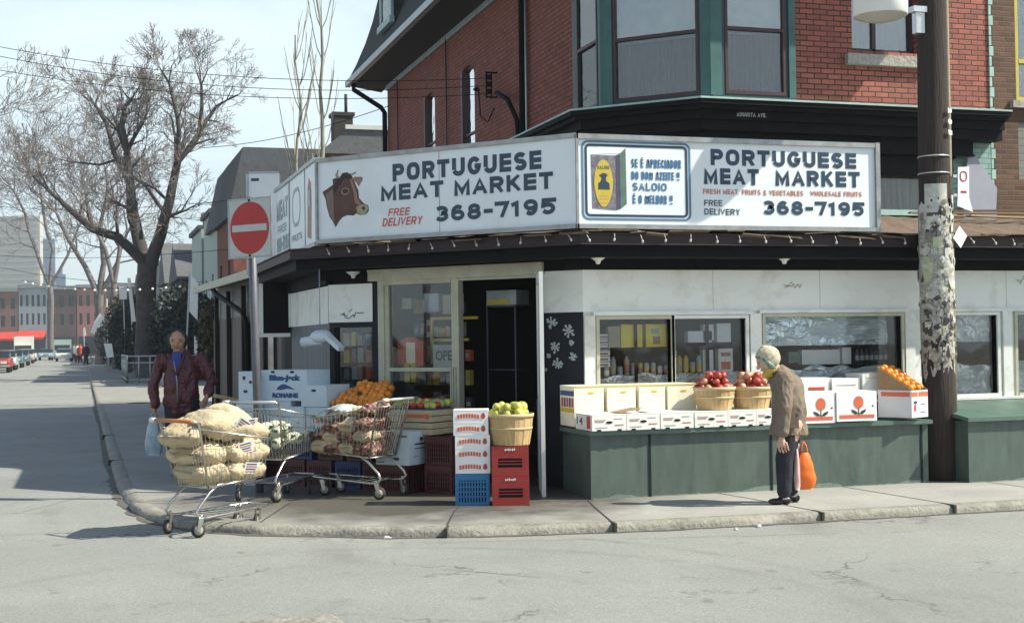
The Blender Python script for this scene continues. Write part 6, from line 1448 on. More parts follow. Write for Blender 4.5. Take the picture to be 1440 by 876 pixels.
rowhouse('tall house with dark slate mansard roof, nearest beyond the shop', 6.35, 61, 68.5, 7.2, MT['brick_red2'], MT['slate_dark'], 'mansard', roofh=3.1, xb=17)
rowhouse('second dark mansard house along the side street', 6.68, 69.5, 76.5, 7.6, MT['pale_green'], MT['slate_dark'], 'mansard', roofh=3.1, xb=17)
rowhouse('pale green clapboard house after the two dark mansards', 7.0, 78, 84, 9.0, MT['pale_green'], MT['roof_grey'], 'flat', xb=17)
rowhouse('second pale green house with darker trim', 6.9, 84.5, 92, 8.6, MT['pale_green'], MT['slate_dark'], 'flat', xb=17)
rowhouse('dark brick gabled house with red chimney beyond the big tree', 6.3, 93, 102, 6.0, MT['porch_dark'], MT['roof_grey'], 'gable', roofh=2.6, xb=17)
ck = MB(); ck.box(7.9,94.5,6.5,9.2,95.6,10.4); hc = thing('brick_chimney', 'red brick chimney stack on the gabled house', 'chimney', (7.9,94.5,6.5)); ck.build('stack', MT['brick_red2'], hc, True); ck = MB(); ck.box(7.8,94.4,10.4,9.3,95.7,10.55); ck.build('cap', MT['kerb'], hc, True)
rowhouse('grey gabled house half way along the side street', 6.1, 104, 112, 6.2, MT['house_grey'], MT['roof_grey'], 'gable', roofh=3.2, xb=17)
rowhouse('pale house with flat grey roof, farther along the side street', 6.0, 114, 124, 8.2, MT['house_grey'], MT['roof_grey'], 'flat', xb=17)
rowhouse('far brown brick house with flat roof', 5.9, 126, 140, 7.5, MT['brick_red2'], MT['roof_grey'], 'flat', xb=17)
rowhouse('farther brown house behind the white banners', 5.8, 142, 160, 7.2, MT['brick_red2'], MT['slate_dark'], 'gable', xb=17)
rowhouse('farthest visible house on the right of the side street', 5.6, 164, 190, 8.2, MT['porch_dark'], MT['slate_dark'], 'flat', xb=17)

# --- end of the street
def endblock(label, px0, px1, ytop, wall, d=235, name='shop_building', storeys=2, awn=None, cols=4, wcol='pane_dark', cor=True):
    A = P(px0, ytop, d); B = P(px1, ytop, d); h = A.z
    t = thing(name, label, 'building', (A.x, A.y, 0), atan2(B.y-A.y, B.x-A.x)); w = (B-A).xy.length
    ops = []
    for s in range(storeys):
        for c in range(cols):
            cx = w*(c+.5)/cols; z = h*.45+s*h*.26; ops.append((cx-w/cols*.22, z, cx+w/cols*.22, z+h*.16))
    q = MB(); facade(q, 0, w, 0, h, ops, .3); q.box(0,.31,0,w,12,h); q.build('wall', wall, t)
    for o in ops: q = MB(); q.box(o[0],.15,o[1],o[2],.2,o[3]); q.build('window', MT[wcol], t)
    if cor: q = MB(); q.box(-.1,-.4,h-.4,w+.1,.0,h+.2); q.build('cornice', MT['house_grey'], t)
    q = MB(); q.box(.3,-.05,.2,w-.3,.0,h*.28); q.build('shop_window', MT['pane_dark'], t)
    if awn: q = MB(); q.add([(0,-1.8,h*.27),(w,-1.8,h*.27),(w,0,h*.37),(0,0,h*.37),(0,-1.8,h*.24),(w,-1.8,h*.24)],[(0,1,2,3),(0,4,5,1)],False); q.build('awning', awn, t)
    return t
mk('far_grey', (.30,.35,.37), .8, .15, .5); mk('far_brown', (.20,.13,.10), .8, .2, .5); mk('far_dark', (.13,.09,.08), .8, .3, .5); mk('far_pink', (.34,.16,.14), .8, .2, .5); mk('awning_red', (.50,.05,.035), .7, .15, 1)
mk('tower_pale', (.42,.41,.35), .8, .05, .05); mk('tower_blue', (.07,.15,.28), .3, .2, .05)
endblock('brown brick shop building at the left end of the cross street', -60, 25, 408, MT['far_brown'], awn=MT['awning_red'], cols=6)
endblock('grey painted three storey shop with red awning at the end of the street', 26, 66, 402, MT['far_grey'], awn=MT['awning_red'], cols=5)
endblock('dark brick shop building right of the grey one', 67, 107, 404, MT['far_dark'], cols=3)
endblock('reddish shop building partly hidden by twigs at the end of the street', 108, 150, 402, MT['far_pink'], cols=4)
endblock('far brown building behind the bare trees', 151, 215, 400, MT['far_brown'], cols=5)
endblock('far dark building behind the large tree trunk', 216, 300, 402, MT['far_dark'], cols=5)
def tower(label, px0, px1, ytop, d, m, g1, rows, cols):
    A = P(px0, ytop, d); B = P(px1, ytop, d); w = (B-A).xy.length
    t = thing('office_tower', label, 'tower', (A.x, A.y, 0), atan2(B.y-A.y, B.x-A.x))
    q = MB(); q.box(0,0,0,w,w*.12,A.z); q.build('body', MT[m], t)
    q = MB()
    for r in range(rows): z = A.z*(r+.5)/rows; q.box(w*.02,-.3,z,w*.98,-.02,z+A.z/rows*.30)
    q.build('window_bands', MT[g1], t)
    if m == 'tower_blue': q = MB(); q.box(w*.3,w*.2,A.z,w*.6,w*.5,A.z+4); q.build('roof_plant', MT[m], t)
mk('tower_band', (.36,.35,.31), .7, .05); mk('tower_band_blue', (.05,.11,.22), .3, .1)
tower('pale slab apartment tower beyond the end of the street, far left', -45, 56, 305, 600, 'tower_pale', 'tower_band', 22, 1)
tower('slim blue glass tower right of the pale slab', 58, 77, 336, 800, 'tower_blue', 'tower_band_blue', 18, 1)
tower('lower blue tower behind the string of bulbs', 77, 92, 386, 820, 'tower_blue', 'tower_band_blue', 9, 1)
g = MB(); g.quad((-40,14,.10),(-7.8,14,.10),(-7.8,214,.10),(-40,214,.10)); g.build('far_sidewalk', MT['concrete'], kind='structure')
g = MB(); g.box(-7.8,14,-.02,-7.6,214,.12); g.build('far_kerb', MT['kerb'], kind='structure')

# --- railing enclosure
rl = thing('metal_railing', 'galvanized metal railing enclosure on the pavement behind the man', 'railing', (1.75, 58, .12))
for (a, c) in (((1.75,58),(1.75,66)), ((1.75,58),(4.4,57.6))):
    q = MB(); n = 6
    for k in range(n+1):
        x = a[0]+(c[0]-a[0])*k/n; y = a[1]+(c[1]-a[1])*k/n; q.cyl((x,y,.12),(x,y,1.25),.035,n=6)
    for z in (1.22,.95,.25): q.tube([(a[0],a[1],z),(c[0],c[1],z)], .035, 6)
    q.build('rail_section', MT['galv'], rl, True)
    q = MB(); q.quad((a[0],a[1]+.01,.28),(c[0],c[1]+.01,.28),(c[0],c[1]+.01,.93),(a[0],a[1]+.01,.93)); q.build('mesh_panel', film('wire_mesh', (.35,.4,.4), .35, 30), rl, True)
bn = thing('litter_bin', 'grey squat bin beside the railing on the side street', 'bin', (3.1, 52, .12)); q = MB(); q.lathe((0,0,0), [(.33,0),(.36,.1),(.36,.85),(.33,.9),(.2,1.0)], 14); q.build('body', MT['house_grey'], bn); q = MB(); q.box(-.4,-.4,.86,.4,.4,.92); q.build('lid', MT['trim_white'], bn)

# --- white banners and boards on poles
def banner(label, pts, d, pole, th=.06, name='banner'):
    """pts: board corner pixels at distance d; pole: two pixels"""
    base = P(pole[1][0], pole[1][1], d); t = thing(name, label, name.replace('_',' '), (base.x, base.y, .12))
    q = MB(); A = [P(x, y, d) for x, y in pts]; off = Vector((sin(TH), cos(TH), 0))*th
    n = len(A); q.add([tuple(p) for p in A]+[tuple(p+off) for p in A], [tuple(range(n-1,-1,-1)), tuple(range(n,2*n))]+[(i,(i+1)%n,n+(i+1)%n,n+i) for i in range(n)], False)
    q.build('board', MT['banner_white'], t, True)
    q = MB(); a = P(*pole[0], d); a = a+off; q.tube([a, (base.x+off.x, base.y+off.y, .12)], .035 if d > 40 else .022, 6); q.build('pole', MT['trim_white'], t, True)
mk('banner_white', (.80,.80,.76), .5, .05)
banner('bright white slanted board on a cream pole behind the man', [(268,385),(278,399),(277,450),(266,438)], 34, ((266,384),(257,490)))
banner('short white post board just right of the man', [(273,472),(277,472),(277,497),(273,497)], 34, ((275,472),(275,500)), name='post_board')
banner('tall thin white banner on a pole in front of the big trunk', [(179,391),(183,391),(191,452),(185,453)], 72, ((182,391),(188,530)))
banner('small square white board left of the tall thin banner', [(167,403),(178,403),(178,421),(168,421)], 76, ((173,403),(176,520)), name='square_board')
banner('narrow white banner farther up the side street', [(149,431),(155,431),(156,462),(150,462)], 92, ((150,420),(151,505)))
banner('ragged white banner cluster beyond the narrow one', [(133,452),(140,441),(146,445),(145,457),(137,462),(133,470),(127,467)], 105, ((146,441),(147,500)))
banner('small white pennant at the far end of the pavement', [(117,462),(119,460),(121,472),(117,474)], 130, ((118,460),(118,500)), name='pennant')
banner('grey sandwich board on the pavement beside the dark hedge', [(146,483),(157,483),(160,502),(150,503)], 78, ((152,484),(153,515)), name='sandwich_board')
# dark evergreen shrubs / shaded mass by the trunk are individual bushes
def leafball(name, label, c, r, n, m, sc=(1,1,1), seed=1, s=.12):
    random.seed(seed); q = MB()
    for k in range(n):
        v = Vector((random.gauss(0,1), random.gauss(0,1), random.gauss(0,1))).normalized()*r*random.random()**.4
        p = Vector((c[0]+v.x*sc[0], c[1]+v.y*sc[1], c[2]+v.z*sc[2])); e = Euler((random.random()*6, random.random()*6, random.random()*6)).to_matrix()
        a = e @ Vector((s,0,0)); b_ = e @ Vector((0,s*.6,0)); q.quad(p-a, p-b_, p+a, p+b_)
    t = thing(name, label, 'shrub', (c[0], c[1], .12)); q.build('foliage', m, t, True)
    q = MB(); q.tube([(c[0],c[1],.12),(c[0]+.05,c[1],c[2])], [.06,.03], 6); q.build('stem', MT['wood_dark'], t, True)
mk('evergreen', (.020,.032,.024), .8, .5, 3); mk('dry_leaf', (.10,.085,.05), .8, .4, 3)
leafball('evergreen_bush', 'dark evergreen bush in the front garden right of the big trunk', (4.1, 60, 2.3), 1.5, 2600, MT['evergreen'], (1,1,1.4), 3)
leafball('evergreen_bush', 'low dark bush behind the railing', (3.2, 70, 1.5), 1.4, 1800, MT['evergreen'], (1.2,1,1), 4)
leafball('evergreen_bush', 'tall dark shrub left of the big trunk', (2.5, 84, 2.4), 1.5, 2200, MT['evergreen'], (.8,1.2,1.6), 5)
leafball('dry_bush', 'brownish shrub between the white boards', (2.3, 92, 3.2), 1.3, 1500, MT['dry_leaf'], (.7,1,1.4), 6)
leafball('evergreen_bush', 'far dark shrub by the pavement edge', (2.4, 105, 2.0), 1.7, 1800, MT['evergreen'], (.9,1.6,1.2), 7)
leafball('dry_bush', 'tangled dry vine on the lean-to wall', (3.0, 33.6, 1.9), .7, 900, MT['dry_leaf'], (.6,.8,1.3), 8, .07)

# --- bare trees
mk('bark_far', (.17,.155,.15), .9, .3, 3)  # paler copy of the bark with distance haze put into its colour
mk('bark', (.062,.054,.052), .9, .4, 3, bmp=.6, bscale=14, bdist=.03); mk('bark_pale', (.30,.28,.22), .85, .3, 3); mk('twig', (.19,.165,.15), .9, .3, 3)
def grow(q, p, d, L_, r, lev, maxlev, spread, up, rmin, seg=3, n=5, twig=None):
    pts = [p]; rs = [r]; cur = Vector(p); dd = Vector(d).normalized()
    for i in range(seg):
        dd = (dd+Vector((random.gauss(0,.14), random.gauss(0,.14), random.gauss(0,.10)+up*.12))).normalized()
        cur = cur+dd*(L_/seg); pts.append(cur.copy()); rs.append(max(rmin, r*(1-.38*(i+1)/seg)))
    tgt = twig if (twig is not None and r < .035) else q
    tgt.tube(pts, rs, 3 if r < .03 else (n if r > .1 else 4), False)
    if lev >= maxlev: return
    kids = 2 if lev < 1 else random.choice((2,2,3))
    for k in range(kids):
        ax = dd.orthogonal(); ax.rotate(Matrix.Rotation(random.uniform(0,2*pi), 3, dd)); nd = dd.copy(); nd.rotate(Matrix.Rotation(spread*random.uniform(.55,1.25), 3, ax))
        grow(q, pts[-1], nd, L_*random.uniform(.66,.88), rs[-1]*random.uniform(.6,.8), lev+1, maxlev, spread, up, rmin, seg, n, twig)
    for k in range(random.choice((1,2)) if lev > 0 else 1):
        j = random.randint(1, seg-1); ax = dd.orthogonal(); ax.rotate(Matrix.Rotation(random.uniform(0,2*pi), 3, dd)); nd = dd.copy(); nd.rotate(Matrix.Rotation(spread*1.5, 3, ax))
        grow(q, pts[j], nd, L_*random.uniform(.45,.7), rs[j]*.45, lev+2, maxlev, spread, up, rmin, seg, n, twig)
def mktree(name, label, base, limbs, maxlev=6, spread=.48, up=.5, rmin=.010, seed=1, bark='bark', stubs=None):
    random.seed(seed); t = thing(name, label, 'tree', base)
    q = MB(); tw = MB(); B0 = Vector(base)
    first = limbs[0]
    for li, (pts, r0, r1, lev, L_) in enumerate(limbs):
        pts = [Vector(p)-B0 for p in pts]; k = len(pts)
        # smooth the limb with a midpoint wiggle
        pp = [pts[0]]
        for a, c in zip(pts, pts[1:]): m_ = (a+c)/2+Vector((random.gauss(0,.04), random.gauss(0,.05), random.gauss(0,.04)))*(c-a).length*.5; pp += [m_, c]
        rs = [r0+(r1-r0)*i/(len(pp)-1) for i in range(len(pp))]
        q.tube(pp, rs, 9, False)
        if lev is None: continue
        d = (pp[-1]-pp[-2]).normalized()
        for s in range(3):
            ax = d.orthogonal(); ax.rotate(Matrix.Rotation(s*2.1+random.random(), 3, d)); nd = d.copy(); nd.rotate(Matrix.Rotation(.42, 3, ax))
            grow(q, pp[-1], nd, L_, r1*.75, lev, maxlev, spread, up, rmin, twig=tw)
        for i in range(2, len(pp)-1):
            dloc = (pp[i+1]-pp[i-1]).normalized(); ax = dloc.orthogonal(); ax.rotate(Matrix.Rotation(random.uniform(0,6.28), 3, dloc)); nd = dloc.copy(); nd.rotate(Matrix.Rotation(.9, 3, ax))
            grow(q, pp[i], nd, L_*.8, rs[i]*.42, lev+1, maxlev, spread, up, rmin, twig=tw)
    q.build('trunk', MT[bark], t); tw.build('crown', MT['twig'], t)
    return t
def Q(px, py, d, dy=0): v = P(px, py, d+dy); return v
D = 66
tb = P(207, 534, D); tb.z = .05
mktree('bare_tree', 'large bare street tree with forked trunk and spreading crown', tuple(tb), [
    ([tb, Q(206,450,D), Q(207,372,D)], .52, .46, None, 0),
    ([Q(206,378,D), Q(192,325,D,.5), Q(184,270,D,1), Q(178,215,D,1)], .36, .17, 1, 1.15),
    ([Q(210,378,D), Q(226,330,D,-.5), Q(238,285,D,-1), Q(250,228,D,-1)], .34, .18, 1, 1.2),
    ([Q(205,372,D), Q(165,333,D,-1), Q(130,322,D,-2), Q(95,292,D,-2), Q(72,272,D,-2)], .27, .09, 2, 1.15),
    ([Q(184,262,D,1), Q(160,215,D,1.5), Q(150,175,D,2), Q(134,148,D,2)], .16, .07, 2, .9),
    ([Q(179,222,D,1), Q(172,180,D), Q(176,150,D), Q(184,140,D,-1)], .15, .07, 2, .85),
    ([Q(248,235,D,-1), Q(252,185,D,-2), Q(246,150,D,-2), Q(238,118,D,-2)], .15, .06, 2, .85),
    ([Q(250,228,D,-1), Q(280,190,D), Q(284,150,D), Q(283,120,D)], .15, .06, 2, .85),
    ([Q(262,212,D), Q(290,170,D,1), Q(304,150,D,1), Q(318,142,D,1)], .12, .05, 3, .75),
    ([Q(184,262,D,1), Q(172,222,D,2), Q(140,232,D,2), Q(105,228,D,2)], .10, .04, 3, .9),
    ([Q(232,300,D), Q(205,262,D,1), Q(190,250,D,2)], .10, .05, 3, .9),
], 7, .50, .30, .009, 12)
t2 = P(140, 500, 112); t2.z = .05; D2 = 112
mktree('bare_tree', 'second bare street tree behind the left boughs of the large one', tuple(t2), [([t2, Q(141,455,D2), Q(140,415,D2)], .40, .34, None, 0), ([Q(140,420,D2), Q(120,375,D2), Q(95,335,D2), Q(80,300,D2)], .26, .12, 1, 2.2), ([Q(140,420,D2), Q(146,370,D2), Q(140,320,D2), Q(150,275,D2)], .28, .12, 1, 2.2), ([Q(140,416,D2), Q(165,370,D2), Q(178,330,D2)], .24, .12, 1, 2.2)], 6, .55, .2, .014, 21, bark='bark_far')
t3 = P(163, 505, 90); t3.z = .05; D3 = 90
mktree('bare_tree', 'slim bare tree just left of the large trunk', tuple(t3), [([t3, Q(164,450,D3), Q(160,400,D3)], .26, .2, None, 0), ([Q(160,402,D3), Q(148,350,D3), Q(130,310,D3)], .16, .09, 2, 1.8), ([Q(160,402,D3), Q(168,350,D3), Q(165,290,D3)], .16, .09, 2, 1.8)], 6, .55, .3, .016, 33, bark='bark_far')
t4 = P(-48, 500, 95); t4.z = .05; D4 = 95
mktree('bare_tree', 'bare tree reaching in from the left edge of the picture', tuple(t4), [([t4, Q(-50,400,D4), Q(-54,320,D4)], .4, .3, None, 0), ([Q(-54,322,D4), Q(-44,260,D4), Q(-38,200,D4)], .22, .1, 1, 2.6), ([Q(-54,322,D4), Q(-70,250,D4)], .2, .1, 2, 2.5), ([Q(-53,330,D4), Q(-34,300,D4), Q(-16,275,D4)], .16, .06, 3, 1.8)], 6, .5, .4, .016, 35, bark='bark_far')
t5 = P(72, 498, 165); t5.z = .05; D5 = 165
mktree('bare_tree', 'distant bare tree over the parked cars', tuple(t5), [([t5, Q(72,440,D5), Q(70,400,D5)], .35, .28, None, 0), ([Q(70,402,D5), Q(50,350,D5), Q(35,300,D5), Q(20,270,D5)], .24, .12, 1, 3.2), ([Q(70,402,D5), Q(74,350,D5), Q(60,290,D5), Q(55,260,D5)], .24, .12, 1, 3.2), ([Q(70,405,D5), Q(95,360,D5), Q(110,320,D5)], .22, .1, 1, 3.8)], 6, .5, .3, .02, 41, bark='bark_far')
def sapling(label, px, d, ytop, seed, r=.085):
    random.seed(seed); b0 = P(px, 480, d); b0.z = .1; t = thing('bare_sapling', label, 'tree', tuple(b0)); zt = P(px, ytop, d).z; q = MB(); tw = MB()
    n = 14; pts = [Vector((noise.noise(Vector((i*.4,seed,0)))*.22, 0, zt*i/n)) for i in range(n+1)]; q.tube(pts, [r*(1-.85*i/n)+.008 for i in range(n+1)], 7)
    for i in range(4, n):
        for k in range(random.choice((2,3))):
            a = random.uniform(0,6.28); L_ = (1.7-.05*i)*random.uniform(.7,1.3); base = pts[i]; o = [base]; 
            for s in range(1,6): o.append(base+Vector((cos(a)*L_*.32*(s/5)**.6, sin(a)*L_*.32*(s/5)**.6, L_*s/5*1.25)))
            tw.tube(o, [.018-.002*s for s in range(6)], 3, False)
            for s in (2,3,4):
                a2 = a+random.uniform(-1,1); tw.tube([o[s], o[s]+Vector((cos(a2)*.14, sin(a2)*.14, .5))], [.010,.005], 3, False)
    q.build('trunk', MT['bark_pale'], t); tw.build('crown', MT['bark_pale'], t)
sapling('tall pale leafless sapling rising behind the fascia sign, right one', 454, 36, -40, 3, .10); sapling('slimmer pale leafless sapling left of the taller one', 421, 37, 55, 5, .075)

# --- wires and bulbs
def wire(label, a, b_, sag, r=.006, n=24, name='overhead_wire'):
    q = MB(); a = Vector(a); b_ = Vector(b_); q.tube([a.lerp(b_, i/n)-Vector((0,0,sag*4*(i/n)*(1-i/n))) for i in range(n+1)], r, 4, False); return tagit(q.build(name, MT['black_paint']), label, 'wire')
W1 = (7.0, 23.42, 6.33)
wire('top overhead wire crossing the sky to the wall bracket', P(-80,50,27), W1, .35); wire('middle overhead wire crossing the sky to the wall bracket', P(-80,62,27), (7.0,23.42,6.2), .4); wire('lowest of the three overhead wires to the wall bracket', P(-80,84,27), (7.0,23.42,6.05), .35)
wire('thin wire rising from the tree towards the brick wall', P(285,208,45), P(545,150,34), .2, .01)
wire('faint wire crossing the street at roof height', P(-60,285,80), P(320,282,60), .4, .010); wire('faint lower wire above the end of the street', P(-60,352,110), P(330,350,60), .5, .014); wire('second faint lower wire above the end of the street', P(-60,360,115), P(250,402,70), .5, .014)
wa, wb = P(30,394,74), P(285,396,50); wire('string of white bulbs across the side street', wa, wb, .35, .01, name='bulb_string')
q = MB(); q.ball((0,0,0), .055, 8, 6); bm2 = q.mesh('street_bulb', MT['banner_white'])
for i in range(17):
    t = (i+.5)/17; p = wa.lerp(wb, t)-Vector((0,0,.35*4*t*(1-t)+.08)); o = link(bpy.data.objects.new('light_bulb', bm2)); o.location = p; o.scale = (.8+.7*(1-t),)*3; tagit(o, 'white bulb on the string across the side street', 'light bulb', 'bulbs on the street string')

# --- cars
mk('tyre', (.02,.02,.02), .8); mk('car_glass', (.02,.03,.035), .1, .1); mk('car_light', (.6,.6,.55), .2, .05); mk('chrome_trim', (.5,.5,.5), .2, .1, metal=.9)
def car(label, x, y, rz, col, kind='sedan', seed=1):
    m = plain('car_paint', col, .25, .05, 2)
    t = thing('parked_car' if x < -4.6 else 'car', label, 'car', (x, y, .05), rz, 'cars parked on the left side of the side street' if x < -4.6 else 'cars coming down the side street')
    # length along local y, front at -y
    L_, Wd = 4.4, 1.74
    def loft(prof, mm, nm, inset=0):
        q = MB(); n = len(prof); vs = []
        for sx, k in ((-1,0),(-1,1),(1,1),(1,0)):
            pass
        secs = [(-Wd/2+inset,.92),(-Wd/2+inset+.10,1.0),(Wd/2-inset-.10,1.0),(Wd/2-inset,.92)]
        zc = sum(p[1] for p in prof)/n; yc = 0
        for xx, s in secs: vs += [(xx, yc+(p[0]-yc)*(s if s < 1 else 1), zc+(p[1]-zc)*s) for p in prof]
        fs = [tuple(range(n)), tuple(range(4*n-1, 3*n-1, -1))]
        for k in range(3):
            for i in range(n): fs.append((k*n+i, (k+1)*n+i, (k+1)*n+(i+1)%n, k*n+(i+1)%n))
        q.add(vs, fs, False); return q.build(nm, mm, t)
    loft([(-2.15,.35),(2.15,.35),(2.2,.60),(2.15,.86),(1.5,.92),(-.95,.92),(-2.0,.82),(-2.2,.65)], m, 'body')
    loft([(-.95,.90),(-.35,1.36),(.95,1.38),(1.6,.92)], MT['car_glass'], 'glasshouse', .10)
    q = MB(); q.box(-.66,-.34,1.355,.66,.93,1.395); q.build('roof', m, t)
    for sx in (-1,1):
        for yy in (-1.35,1.35):
            q = MB(); q.cyl((sx*.62,yy,.31),(sx*.84,yy,.31),.31,n=14); q.build('wheel', MT['tyre'], t)
        q = MB(); q.box(sx*.50-.18,-2.215,.58,sx*.50+.18,-2.17,.74); q.build('headlight', MT['car_light'], t)
    q = MB(); q.box(-.30,-2.215,.56,.30,-2.17,.74); q.box(-.85,-2.27,.38,.85,-2.18,.50); q.build('bumper', MT['chrome_trim'], t)
    return t
car('pale white sedan coming towards the corner, right of the blue one', P(90,500,150).x, P(90,500,150).y, 0, (.62,.66,.60)); car('light blue sedan in the middle of the side street', P(65,500,165).x, P(65,500,165).y, 0, (.22,.30,.38))
for i, (px, d, c, l) in enumerate([(-4,88,(.35,.05,.04),'red parked car cut by the left edge'),(6,97,(.45,.50,.48),'pale silver car parked second on the left'),(17,108,(.10,.17,.22),'dark blue car parked third on the left'),(27,120,(.12,.18,.20),'dark teal car parked fourth on the left'),(35,135,(.40,.38,.34),'beige car parked fifth on the left'),(40,152,(.5,.5,.48),'white car parked last on the left')]):
    v = P(px, 500, d); car(l, min(v.x,-5.0), v.y, 0, c)
def van(label, px, d, col, w=2.1, h=2.5):
    v = P(px, 500, d); t = thing('box_van', label, 'van', (v.x, v.y, .05), 0); m = plain('van_paint', col, .4, .06, 2)
    q = MB(); q.box(-w/2,0,.5,w/2,4.5,h); q.build('cargo_box', m, t); q = MB(); q.box(-w/2+.05,-1.1,.4,w/2-.05,0,1.9); q.build('cab', m, t); q = MB(); q.box(-w/2+.15,-1.13,1.2,w/2-.15,-1.1,1.8); q.build('windscreen', MT['car_glass'], t)
    for sx in (-1,1):
        for yy in (-.4,3.5): q = MB(); q.cyl((sx*(w/2-.25),yy,.38),(sx*(w/2-.02),yy,.38),.38,n=14); q.build('wheel', MT['tyre'], t)
van('pale green box van behind the white sedan', 88, 176, (.30,.40,.36)); van('white box truck parked on the left by the end of the street', 33, 178, (.62,.62,.56), 2.3, 3.0)
bc = thing('bicycle', 'bicycle leaning at the edge of the far pavement', 'bicycle', (P(133,505,118).x, P(133,505,118).y, .12), .3)
for xx in (-.5,.5): q = MB(); q.tube([(xx+.33*cos(a),0,.35+.33*sin(a)) for a in [k*pi/8 for k in range(16)]], .03, 5, closed=True); q.build('wheel', MT['tyre'], bc)
q = MB(); q.tube([(-.5,0,.35),(-.15,0,.85),(.4,0,.85),(.5,0,.35)], .025, 5); q.tube([(-.15,0,.85),(0,0,.35),(.4,0,.85)], .025, 5); q.tube([(.38,-.2,1.0),(.4,0,.85),(.38,.2,1.0)], .02, 5); q.build('frame', MT['chrome_trim'], bc)

hz = MB(); hz.box(-1300,-60,-1.05,1300,1500,74); hzo = hz.build('haze', bpy.data.materials.new('haze_air'), kind='stuff')
hm = bpy.data.materials['haze_air']; hm.use_nodes = True; nt = hm.node_tree; nt.nodes.clear(); ho = nt.nodes.new('ShaderNodeOutputMaterial'); pv = nt.nodes.new('ShaderNodeVolumePrincipled')
pv.inputs['Color'].default_value = (.82,.90,.97,1); pv.inputs['Density'].default_value = .0005; pv.inputs['Anisotropy'].default_value = .2; nt.links.new(pv.outputs[0], ho.inputs['Volume'])
tagit(hzo, 'thin pale winter haze filling the air over the street', 'haze')
# ------------------------------------------------------------------ shopping carts
def cart_meshes():
    t = thing('shopping_cart', 'x', 'shopping cart', (0,0,0))
    RT = [(.0,-.275,.90),(.0,.275,.90)]; RB = [(.13,-.225,.40),(.13,.225,.40)]; FT = [(.84,-.215,.775),(.84,.215,.775)]; FB = [(.80,-.19,.45),(.80,.19,.45)]
    V_ = lambda p: Vector(p)
    def grid(q, a, b_, c, d, nu, nv, r=.0028):
        a, b_, c, d = map(V_, (a, b_, c, d))
        for i in range(nu+1): u = i/nu; q.tube([a.lerp(b_, u), d.lerp(c, u)], r, 4, False)
        for j in range(nv+1): v = j/nv; q.tube([a.lerp(d, v), b_.lerp(c, v)], r, 4, False)
    q = MB()
    grid(q, RB[0], FB[0], FT[0], RT[0], 16, 3); grid(q, RB[1], FB[1], FT[1], RT[1], 16, 3); grid(q, FB[0], FB[1], FT[1], FT[0], 9, 3); grid(q, RB[0], RB[1], FB[1], FB[0], 8, 6)
    q.build('basket', MT['chrome'], t)
    q = MB(); grid(q, RB[0], RB[1], RT[1], RT[0], 12, 2, .0032); q.build('rear_flap', MT['chrome'], t)
    q = MB(); q.tube([RT[0], FT[0], FT[1], RT[1], RT[0]], .007, 6); q.tube([RB[0], FB[0], FB[1], RB[1], RB[0]], .007, 6)
    for s in (0,1): q.tube([(-.10,RT[s][1],.965), (-.02,RT[s][1],.955), RT[s], RB[s]], .011, 8)
    q.build('rim', MT['chrome'], t)
    for s in (-1,1):
        q = MB(); q.tube([(.50,s*.19,.425),(.26,s*.20,.415),(.16,s*.205,.36),(.03,s*.215,.25),(.0,s*.22,.20),(.03,s*.22,.165),(.12,s*.22,.155),(.86,s*.15,.185),(.90,s*.13,.19)], .0125, 8); q.build('side_frame', MT['chrome'], t)
    q = MB()
    for k in range(8): x = .12+k*.1; yy = .215-.09*x; q.tube([(x,-yy,.17),(x,yy,.17)], .004, 4, False)
    q.tube([(.9,-.13,.19),(.9,.13,.19)], .0125, 6); q.build('lower_tray', MT['chrome'], t)
    q = MB(); q.tube([(-.10,-.29,.968),(-.10,.225,.968)], .017, 10); q.build('handle', MT['handle_orange'], t)
    q = MB(); q.tube([(-.10,.225,.968),(-.10,.30,.968)], .019, 10); q.build('handle_end', MT['white_plastic'], t)
    for (x, y, a) in ((.05,.225,.3),(.05,-.225,-.4),(.78,.13,.2),(.78,-.13,.5)):
        T = xf((x,y,0),a)
        w = MB(); w.T = T; w.tube([(-.03,-.014,.062),(-.03,.014,.062)], .062, 18); wo = w.build('wheel', MT['rubber'], t)
        w = MB(); w.T = T; w.tube([(-.03,-.016,.062),(-.03,.016,.062)], .040, 14); h_ = w.build('hub', MT['wheel_grey'], t); h_.parent = wo; KIDS[t.name].remove(h_); KIDS.setdefault(wo.name, []).append(h_)
        w = MB(); w.T = T; w.add([(-.045,-.022,.055),(-.015,-.022,.055),(.02,-.022,.16),(-.03,-.022,.16),(-.045,.022,.055),(-.015,.022,.055),(.02,.022,.16),(-.03,.022,.16)],[(0,1,2,3),(7,6,5,4),(2,6,7,3)],False); w.cyl((0,0,.15),(0,0,.19),.012,n=8); w.build('caster_fork', MT['chrome'], t)
    return t
c1 = cart_meshes(); c1['label'] = 'shopping cart piled with cream sacks at the kerb corner'; c1.location = (.78, 11.86, .052); c1.rotation_euler = (0,0,radians(33))
c2 = dup(c1, (2.92, 13.32, .12), radians(133), 'shopping cart loaded with netted onion sacks beside the produce stand')
c3 = dup(c1, (1.60, 13.50, .12), radians(50), 'third shopping cart of leafy produce behind the sack cart')
for c in (c1, c2, c3):
    c['group'] = 'shopping carts outside the shop'
    if c is not c1:
        for ch in KIDS.get(c.name, []):
            if ch.name.startswith('handle') and 'end' not in ch.name: ch.data = ch.data.copy(); ch.data.materials.clear(); ch.data.materials.append(MT['alu'])
